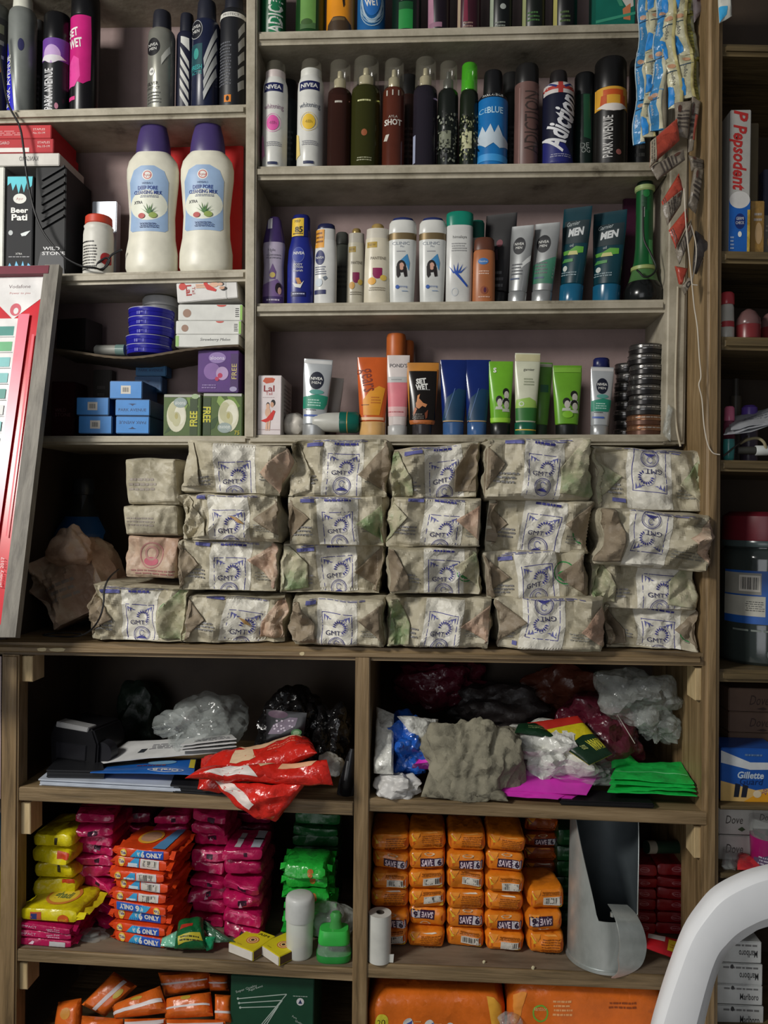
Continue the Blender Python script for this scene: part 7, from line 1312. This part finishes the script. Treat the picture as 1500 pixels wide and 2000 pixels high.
item('glass_jar', 'teal rimmed glass lying half hidden on the fourth side shelf', 'jar', 1412, 1434, 858, S3, YS + .03, [('jar_body', (60, 130, 126, .2), [(0, .7), (.1, .9), (.7, 1), (1, .95)])])
lying('marker', 'white capped pen like tube pointing forward on the fourth side shelf', 'tube', 1440, 1500, 880, YS + .03, 9, [('tube_body', (60, 60, 56, .3), [(0, .8), (.6, .9)]), ('cap', (196, 200, 196, .35), [(.58, 1.0), (.6, 1.1), (.97, 1.1), (1, .8)])])
mb = MB(); mb.tube(smooth_path([P(x, y, Y) for x, y, Y in ((1446, 866, .05), (1462, 858, .04), (1480, 856, .035), (1492, 864, .03), (1496, 876, .03))]), .0022, (150, 140, 110, .4)); tag(mb.build('hair_band', None), 'pale looped band beside the white capped tube', 'band')
mb = MB(); mb.tube([P(1414, 890, .014), P(1460, 852, .05)], .0013, (60, 54, 50)); tag(mb.build('stick', None), 'thin dark stick lying among the papers on the side shelf', 'stick')
# big jar
bj = on(S4, 1490, YS + .075); s = sc(bj)
item('plastic_jar', 'large dark clear jar with blue label and maroon lid, right edge', 'jar', 1408, 1572, 1000, S4, YS + .09, [('jar_body', 'jarglass', [(0, .9), (.02, .97), (.2, 1), (.26, .98), (.27, .985), (.62, .985), (.63, .98), (.68, 1.0), (.74, .96), (.76, .88), (.78, .88)]), ('rim', (66, 78, 78, .2), [(.765, .9), (.77, .98), (.79, 1.0), (.81, .98)]), ('lid', (96, 26, 36, .35), [(.8, .95), (.82, .97), (.97, .94), (1, .8)])],
    [('r', -.98, .27, .98, .615, (32, 84, 160)), ('r', -.98, .46, -.42, .6, (150, 148, 138)), ('b', -.8, .48, -.44, .585), ('r', -.98, .32, -.34, .45, (176, 174, 162)), ('l', -.7, .35, -.36, .42, 5, (90, 90, 86)), ('r', -.24, .56, .6, .6, (206, 40, 90)), ('t', 'Kinley', .35, .5, .07, WH, {'w': 1.0, 'bold': .04, 'shear': .3}), ('r', -.28, .28, .9, .45, (140, 166, 206)), ('p', [(-.28, .28), (-.1, .36), (.1, .3), (.4, .4), (.9, .3), (.9, .28)], (96, 110, 150)), ('r', -.26, .28, .1, .32, (190, 190, 196)), ('e', -.1, .08, .2, .05, (90, 100, 98), .6), ('l', -.9, .215, .5, .24, 1, (110, 118, 110))], N=56)
for i in range(3): rc('brown soap carton, %s in the dim stack under the jar shelf' % ['lowest', 'middle', 'topmost'][i], 1424, 1530, (1432, 1391, 1345)[i], S5, (106, 84, 70, .6), [('t', 'Dove', .1, .5, .42, (66, 50, 46), {'w': .7, 'shear': .3}), ('p', [(.0, .12), (.25, .2), (.4, .12), (.25, .06)], (70, 54, 50))], Y=YS + .08, d=.06, pybase=(1472, 1431, 1390)[i], group='brown soap cartons')
rc('blue and yellow razor carton with pale lettering, right edge', 1408, 1520, 1462, S5, (34, 86, 168, .3), [('p', [(-1, .95), (-1, .72), (0, .6), (1, .62), (1, .75), (0, .74)], (206, 210, 212)), ('p', [(-1, .0), (1, .0), (1, .3), (.2, .22), (-1, .38)], (214, 178, 110)), ('p', [(-.2, .0), (1, .0), (1, .22), (.2, .14)], (226, 160, 40)), ('t', 'Gillette', .02, .5, .12, (190, 206, 220), {'w': .9, 'bold': .03, 'shear': .2}), ('t', 'Guard', .05, .38, .12, (20, 44, 96), {'w': .8, 'shear': .2}), ('p', [(-.55, .08), (-.38, .08), (-.32, .32), (-.5, .34)], (30, 36, 50)), ('p', [(-.3, .08), (-.12, .08), (-.06, .3), (-.24, .32)], (30, 36, 50)), ('t', '20', .5, .2, .08, (150, 80, 110), {'rot': 70}), ('e', .25, .15, .14, .07, (222, 206, 176)), ('l', -.2, .84, .4, .92, 1, (90, 120, 160))], Y=YS + .02, name='razor_box')
for i, (x0, x1, yt, yb) in enumerate(((1404, 1470, 1578, 1630), (1404, 1470, 1632, 1690), (1472, 1530, 1578, 1620))):
    rc(['white soap carton, upper, beside the post', 'white soap carton, lower, beside the post', 'white soap carton at the right picture edge above the purple tub'][i], x0, x1, yt, S6, (206, 206, 200, .5), [('t', 'Dove', -.1, .56, .3, (80, 74, 70), {'w': 1.0, 'shear': .2}), ('p', [(.1, .2), (.35, .3), (.55, .2), (.35, .12)], (70, 90, 60))], Y=YS + .05, pybase=yb, d=.05, group='white soap cartons')
item('tub', 'purple tub with clear ring in front of the white cartons, right edge', 'tub', 1466, 1534, 1596, S6, YS + .034, [('tub_body', (150, 26, 96, .3), [(0, .85), (.04, .92), (.62, 1)]), ('clear_ring', 'clear', [(.62, 1), (.64, 1.02), (.98, 1.05), (1, 1.0)])], [('p', [(-.9, .05), (.8, .05), (.9, .3), (-.2, .35), (-.9, .2)], (84, 70, 100)), ('l', -.8, .08, .6, .28, 3, (180, 176, 190))])
blob('bag', 'dim wine coloured bag behind the purple tub', 'bag', 1424, 1610, 1476, 1690, .09, .03, film((74, 30, 44), .6, .3), 131, .3, 4)
quad('red_packet', 'flat red packet in clear film on the side shelf under the purple tub', 'packet', [(1440, 1668, .07), (1470, 1672, .07), (1494, 1700, .012), (1440, 1702, .014)], .012, film((206, 56, 60), .7, .15), 14, 10, .12, 132)
quad('plastic_wrap', 'clear film corner of the red packet', 'plastic wrap', [(1410, 1660, .06), (1450, 1668, .06), (1436, 1700, .012), (1410, 1690, .012)], .01, 'bag', 10, 8, .25, 133)
for i, (x0, x1, yt, yb, inv) in enumerate(((1398, 1486, 1838, 1880, 1), (1398, 1488, 1882, 1924, 1), (1400, 1488, 1924, 1962, 0), (1398, 1490, 1964, 2010, 0), (1398, 1490, 2012, 2052, 1))):
    rc('white cigarette carton, %s from the top behind the chair' % ordn(i), x0, x1, yt, S7, (206, 208, 206, .5), [('t', 'Marlboro', .42, .42, .32, (60, 60, 62), {'w': .8, 'rot': 180 if inv else 0, 'bold': .01}), ('l', -.7, .72, .8, .9, 1, (120, 120, 120)), ('e', -.3, .85, .07, .1, (60, 60, 62))], Y=YS + .05 + .003 * (i % 2), d=.08, pybase=yb, group='cigarette cartons')
# ------------------------------------------------------------------ sachet strips hanging before the upper right corner
def strip(lab, pts, w_px, n, Y, pal, seed, edge=0.0, group='hanging sachet strips'):
    """ribbon of joined narrow sachets along the pixel path pts, each sachet a part"""
    path = smooth_path([P(x, y, Y) for x, y in pts], 12); rn = random.Random(seed); L = [0]
    for i in range(1, len(path)): L.append(L[-1] + (path[i] - path[i - 1]).length)
    def at(d_):
        for i in range(1, len(L)):
            if d_ <= L[i] or i == len(L) - 1: f = (d_ - L[i - 1]) / max(1e-9, L[i] - L[i - 1]); return path[i - 1].lerp(path[i], f)
    t = thing('sachet_strip', lab, 'sachet strip', path[0], group=group); s = sc(path[0]); W = w_px * s / 2; p = L[-1] / n; tw = rn.uniform(-.5, .1); ca, sa = math.cos(tw), math.sin(tw)
    for k in range(n):
        mb = MB(); c2 = Tri(seed * 31 + k, 4, .012, .03, .25, False)
        def S(u, v, e, sd=1):
            d_ = p * (k + (1 - v) / 2); q = at(d_) - path[0]; kk = max(0, 1 - u ** 4) ** .5 * (.35 + .65 * max(0, 1 - abs(v) ** 8))
            th = sd * (.0005 + .0032 * kk + e) + c2(V((u * W, 0, -d_))); x = u * W * (1 - .04 * abs(v) ** 6); zg = .0022 * math.sin(d_ / p * 4.4 + seed)
            return q + V((x * ca + zg + th * sa, x * sa - th * ca, 0))
        nu, nv = 8, 14
        for sd in (1, -1):
            vs = [S(-1 + 2 * i / nu, -1 + 2 * j / nv, 0, sd) for j in range(nv + 1) for i in range(nu + 1)]
            mb.add(vs, [(j * (nu + 1) + i, j * (nu + 1) + i + 1, (j + 1) * (nu + 1) + i + 1, (j + 1) * (nu + 1) + i) for j in range(nv) for i in range(nu)], pal[0])
        F = lambda x, z, e: S(max(-1, min(1, x)), max(-1, min(1, z)), e + .0003)
        for pr in pal[1]: draw_uv(mb, F, pr)
        mb.build('sachet', t)
CR, BL_ = film((196, 192, 160), .6, .3), (44, 132, 204)
FA = (CR, [('p', [(-1, -.95), (-.2, -.85), (-.1, -.5), (-.3, -.15), (-1, -.05)], BL_), ('e', .0, .78, .55, .1, (196, 150, 116)), ('t', 'gudkha', -.1, .25, .42, (96, 98, 96), {'rot': -90, 'w': .62}), ('p', [(-.9, .52), (.9, .6), (.9, .56), (-.9, .48)], (60, 80, 90)), ('r', .55, -1, .98, 1, (196, 186, 128))])
FB = (film((64, 138, 192), .6, .3), [('p', [(.3, -.95), (1, -.95), (1, .95), (.45, .95), (.2, .3), (.5, -.2)], (200, 196, 168)), ('t', 'gudkha', -.35, .0, .36, (200, 206, 210), {'rot': -90, 'w': .6}), ('e', -.1, .72, .5, .1, (190, 150, 124)), ('p', [(-.9, .52), (.6, .6), (.6, .56), (-.9, .48)], (50, 66, 90)), ('r', -1, -1, -.8, 1, (170, 190, 200))])
FC = (film((150, 146, 70), .6, .35), [('l', -.6, -.6, .6, .6, 8, (110, 110, 60)), ('p', [(.2, -.9), (.9, -.9), (.9, .9), (.4, .9)], (116, 116, 96))])
strip('blue and cream sachet strip, first from the left, lowest hanging end', [(1262, -60), (1258, 60), (1254, 160), (1250, 230), (1249, 282)], 24, 4, YU - .03, FB, 1)
strip('cream and blue sachet strip, second from the left, tall lettering', [(1280, -60), (1277, 60), (1272, 160), (1268, 220), (1266, 268)], 26, 4, YU - .04, FA, 2)
strip('cream and blue sachet strip, third from the left, overlapping the second', [(1294, -60), (1292, 60), (1286, 150), (1281, 210), (1280, 256)], 26, 4, YU - .045, FB, 3)
strip('cream and blue sachet strip, fourth from the left, in front of the post', [(1303, -60), (1306, 60), (1310, 130), (1320, 180), (1323, 212)], 28, 3, YU - .05, FA, 4)
strip('cream and blue sachet strip, fifth from the left, in front of the post', [(1324, -60), (1328, 50), (1336, 110), (1341, 160), (1346, 192)], 30, 3, YU - .052, FA, 5)
strip('yellowish sachet strip, rightmost of the hanging strips', [(1345, -60), (1346, 40), (1352, 120), (1360, 170), (1364, 206)], 22, 3, YU - .045, FC, 6)
RS = film((176, 72, 54), .6, .3); GS = film((132, 122, 108), .7, .4)
RPT = [('p', [(-1, -1), (1, -1), (1, -.55), (-1, -.6)], (150, 140, 122)), ('l', -.9, -.95, .9, -.65, 2, (76, 70, 64))]
GPT = [('l', -.8, -.6, .8, .5, 5, (74, 66, 60)), ('r', -.9, -.05, .9, .05, (60, 52, 48)), ('e', -.5, .55, .25, .2, (90, 60, 50))]
SQ = [
 ('grey crimped top sachet where the strips are tied, beside the post', [(1318, 200, .0), (1352, 196, .0), (1346, 268, .0), (1322, 262, .0)], GS, GPT),
 ('tall grey and rust sachet seen edge on, right of the tied top', [(1350, 190, .01), (1368, 200, .01), (1352, 296, .01), (1342, 300, .01)], GS, GPT + [('r', .1, -.6, .9, .4, (150, 74, 60))]),
 ('rust red sachet, largest and uppermost, with grey crimped edge', [(1322, 232, -.004), (1328, 272, -.01), (1268, 330, -.012), (1270, 278, -.006)], RS, RPT),
 ('grey printed sachet just under the large rust red one', [(1336, 288, -.008), (1338, 312, -.01), (1284, 352, -.012), (1270, 326, -.01)], GS, GPT),
 ('grey printed sachet bent to the right of the tied chain', [(1344, 304, .0), (1374, 312, .004), (1372, 336, .004), (1350, 334, .0)], GS, GPT),
 ('long grey sachet with dark lettering hanging at the right of the chain', [(1356, 324, .0), (1374, 330, .002), (1360, 418, .0), (1344, 400, -.004)], GS, GPT),
 ('rust red sachet, second down the chain, narrow', [(1326, 338, -.01), (1334, 372, -.012), (1296, 408, -.012), (1292, 394, -.01)], RS, RPT[1:]),
 ('grey printed sachet under the second rust red one', [(1334, 368, -.01), (1330, 400, -.012), (1304, 440, -.012), (1292, 404, -.01)], GS, GPT),
 ('rust red sachet, third down the chain, partly torn', [(1340, 408, -.01), (1344, 432, -.012), (1320, 486, -.014), (1306, 450, -.012)], RS, RPT[1:]),
 ('grey printed sachet right of the third rust red one', [(1348, 430, -.006), (1352, 460, -.008), (1328, 516, -.01), (1320, 488, -.01)], GS, GPT),
 ('grey sachet with bent corner at the far right of the chain', [(1356, 452, .004), (1388, 476, .006), (1360, 536, .004), (1352, 534, .002)], film((70, 64, 62), .6, .4), [('p', [(.6, -1), (1, -1), (1, 1), (.7, 1)], (130, 124, 118))]),
 ('small rust red sachet at the foot of the chain', [(1318, 520, -.012), (1344, 524, -.012), (1332, 556, -.012), (1326, 556, -.012)], RS, ()),
 ('grey sachet with round mark, lowest of the chain', [(1344, 542, -.01), (1352, 550, -.01), (1338, 576, -.01), (1330, 560, -.012)], GS, [('e', 0, 0, .6, .5, (60, 54, 50), .6)]),
]
for i, (lab, c, m, pr) in enumerate(SQ): quad('sachet', lab, 'sachet', [(x, y, y_ + .01) for x, y, y_ in c], .009, m, 12, 10, .12, 140 + i, pr, group='tied chain of sachets')
def cord(lab, pts, r_=.0009, m=(206, 196, 180, .8)):
    mb = MB(); mb.tube(smooth_path([P(*p) for p in pts], 6), r_, m); return tag(mb.build('string', None), lab, 'string')
cord('long white string hanging down the post from the sachets', [(1336, 368, -.012), (1340, 440, -.014), (1346, 500, -.014), (1352, 560, -.012), (1356, 600, -.008), (1362, 640, -.004), (1366, 700, -.004), (1369, 735, -.004), (1365, 752, -.004), (1371, 780, -.004), (1375, 830, -.003), (1382, 866, -.003), (1392, 884, -.003), (1406, 888, -.003)])
cord('short white string knotted beside the bent grey sachet', [(1350, 440, -.006), (1358, 470, -.006), (1360, 500, -.006), (1356, 530, -.008), (1351, 553, -.012), (1362, 557, -.012)])
cord('pale cord running down the front of the painted side panel', [(1324, 560, YU - .006), (1322, 640, YU - .006), (1320, 700, YU - .006), (1319, 760, YU - .006), (1321, 830, YU - .006), (1329, 872, YU - .008)], .0016, (190, 180, 158, .7))
# ------------------------------------------------------------------ white plastic chair in the foreground
YC = -.42; edge_o = [(1276, 2040), (1286, 2000), (1312, 1916), (1344, 1832), (1379, 1780), (1410, 1748), (1456, 1723), (1500, 1708), (1580, 1692), (1680, 1684), (1726, 1682)]
edge_i = [(1382, 2040), (1390, 2000), (1408, 1930), (1424, 1888), (1438, 1868), (1456, 1853), (1478, 1838), (1500, 1827), (1580, 1808), (1680, 1800), (1726, 1798)]
edge_r = [(1356, 2040), (1364, 2000), (1386, 1918), (1404, 1868), (1420, 1846), (1440, 1826), (1466, 1810), (1500, 1796), (1580, 1780), (1680, 1772), (1726, 1770)]
apex = P(1726, 1740, YC); ch = thing('plastic_chair', 'white moulded plastic chair cut by the lower right corner', 'chair', (apex.x, YC + .2, 0))
def ring(o, r_, i_, yb):
    """back frame section from outer edge over the ridge to the inner edge"""
    c = (o + i_) / 2; out = (o - i_).normalized()
    return [o + V((0, .012, 0)), o + V((0, .003, 0)) - out * .0005, o + V((0, -.002, 0)) - out * .004, o.lerp(r_, .5) + V((0, -.006, 0)), r_ + V((0, -.005, 0)) + out * .004, r_ + V((0, -.001, 0)), i_ + V((0, .010, 0)) + out * .002, i_ + V((0, .018, 0)), i_ + V((0, .024, 0)) + out * .004, c + V((0, .024, 0)), o + V((0, .024, 0)) - out * .003]
eo, er, ei = ([smooth_path([P(x, y, YC) for x, y in e], 4) for e in (edge_o, edge_r, edge_i)])
rings = [ring(a, b, c, 0) for a, b, c in zip(eo, er, ei)]; lo = [p - V((0, 0, 0)) for p in rings[0]]
zb_ = .40; down = [[V((p.x - .012 * f, p.y + .03 * f, p.z * (1 - f) + zb_ * f + (p.z - rings[0][0].z) * 0)) for p in lo] for f in (1.0, .66, .33)]
half = down + rings; mir = [[V((2 * apex.x - p.x, p.y, p.z)) for p in r_] for r_ in half[::-1]]
allr = half + mir[1:]; mb = MB(); n_ = len(allr[0]); vs = [p - V(ch.location) for r_ in allr for p in r_]; fs = [(k * n_ + i, k * n_ + (i + 1) % n_, (k + 1) * n_ + (i + 1) % n_, (k + 1) * n_ + i) for k in range(len(allr) - 1) for i in range(n_)]
fs += [tuple(range(n_)), tuple((len(allr) - 1) * n_ + i for i in range(n_))]
mb.add(vs, fs, 'white_plastic'); mb.build('back_frame', ch, smooth=34)
ax = apex.x - ch.location.x; yb = YC + .02 - ch.location.y; ti = ei[-1].z
for k in range(3):
    mb = MB(); x = ax + (k - 1) * .06; mb.box((x - .018, yb - .004, .44), (x + .018, yb + .003, ti + .01 - .012 * abs(k - 1)), 'white_plastic', .003); mb.build('back_slat', ch)
mb = MB(); mb.shell(.44, .42, .03, .012, 'white_plastic', (16, 16, 3), lambda p: V((p.x, p.y, p.z - .012 * (1 - (p.x / .22) ** 2) * (1 - (p.y / .21) ** 2)))); mb.v = [(x + ax, y + .22 + yb, z + .40) for x, y, z in mb.v]; mb.build('seat', ch)
for sx in (-1, 1):
    for sy in (0, 1):
        mb = MB(); x0 = ax + sx * .205; y0 = yb + .03 + sy * .36
        vs = []; fs = []
        for z, dx, w_ in ((.42, 0, .024), (.0, sx * .03, .018)):
            yy_ = y0 + (.02 if sy else -.03) * (1 if z == 0 else 0); vs += [(x0 + dx + a * w_, yy_ + b * w_, z) for a, b in ((-1, -1), (1, -1), (1, 1), (-1, 1))]
        fs = [(i, (i + 1) % 4, 4 + (i + 1) % 4, 4 + i) for i in range(4)] + [(0, 1, 2, 3), (4, 5, 6, 7)]
        mb.add(vs, fs, 'white_plastic'); mb.build('leg', ch)
# ------------------------------------------------------------------ slivers at the left picture edge, beyond the cabinet post
LBS = Surf(V((-.9, 0, P(-6, 1872, .03).z)), V((.0, 0, P(-6, 1872, .03).z)))
plane_box('low_ledge', (P(-14, 1800, 0).x - .16, .004, LBS.a.z - .02), (P(-14, 1800, 0).x, .25, LBS.a.z), 'wood', LB) .location = -V(LB.location)
for i, (y0, y1, c, lab) in enumerate(((1585, 1695, (30, 120, 190), 'blue packet sliver at the left picture edge, beyond the post'), (1697, 1868, (206, 210, 30), 'lime yellow packet sliver at the left picture edge, under the blue one'))):
    b_ = P(-28, y1, .02); s = sc(b_); 
    wrapbar('packet', lab, 'packet', V((b_.x, .02, b_.z)), 50 * s, .06, (y1 - y0) * s, film(c, .5, .3), 170 + i, [('r', -.5, .3, .9, .5, (206, 206, 200))], amp=.06, r=.2)
quad('poster', 'pale pink poster edge left of the cabinet post', 'poster', [(-60, 1282, .004), (3, 1282, .004), (1, 1560, .004), (-60, 1560, .004)], .002, (196, 176, 176, .5), 6, 12, 0, 181, [('l', -.5, -.6, .8, .2, 5, (170, 130, 140))])

# ------------------------------------------------------------------ pieces that belong to one thing
def adopt(child, parent, name):
    by = {o.get('label'): o for o in COL.objects if o.get('label')}
    c, p = by[child], by[parent]; c.parent = p; c.matrix_parent_inverse = p.matrix_basis.inverted(); c.name = name
    for k in ('label', 'category', 'group'):
        if k in c: del c[k]
for c_, p_, n_ in (
  ('grey cloth end spreading left along the shelf', 'crumpled grey cloth draped at the front of the right bay', 'cloth_fold'),
  ('grey cloth tail hanging slightly over the shelf edge', 'crumpled grey cloth draped at the front of the right bay', 'cloth_tail'),
  ('darker grey cloth fold right of the draped cloth', 'crumpled grey cloth draped at the front of the right bay', 'cloth_fold'),
  ('pointed corner of red packet dangling below the shelf board', 'red packet with white patch hanging over the shelf edge', 'dangling_corner'),
  ('pale green torn end of the snack wrapper', 'crumpled green snack wrapper with red and yellow print', 'torn_end'),
  ('grey green flattened tail of the snack wrapper', 'crumpled green snack wrapper with red and yellow print', 'torn_end'),
  ('glossy teal corner of the snack wrapper', 'crumpled green snack wrapper with red and yellow print', 'torn_corner'),
  ('silver speckled ovals and green dot printed panel on the black bag', 'black plastic bag with silver oval print standing at the back', 'printed_panel'),
  ('dark green printed band of the same bag beside the white bags', 'red, yellow and dark green printed bag, its lettering upside down', 'printed_band'),
  ('clear film corner of the red packet', 'flat red packet in clear film on the side shelf under the purple tub', 'film_corner'),
  ('clear bag tail hanging below the crumpled clear one', 'crumpled clear bag in the upper right corner of the bay', 'bag_tail'),
  ('twisted top of crumpled wrapping paper above the tipped parcel', 'dark crumpled parcel tipped on its corner in the left of the cavity', 'twisted_top')):
    adopt(c_, p_, n_)
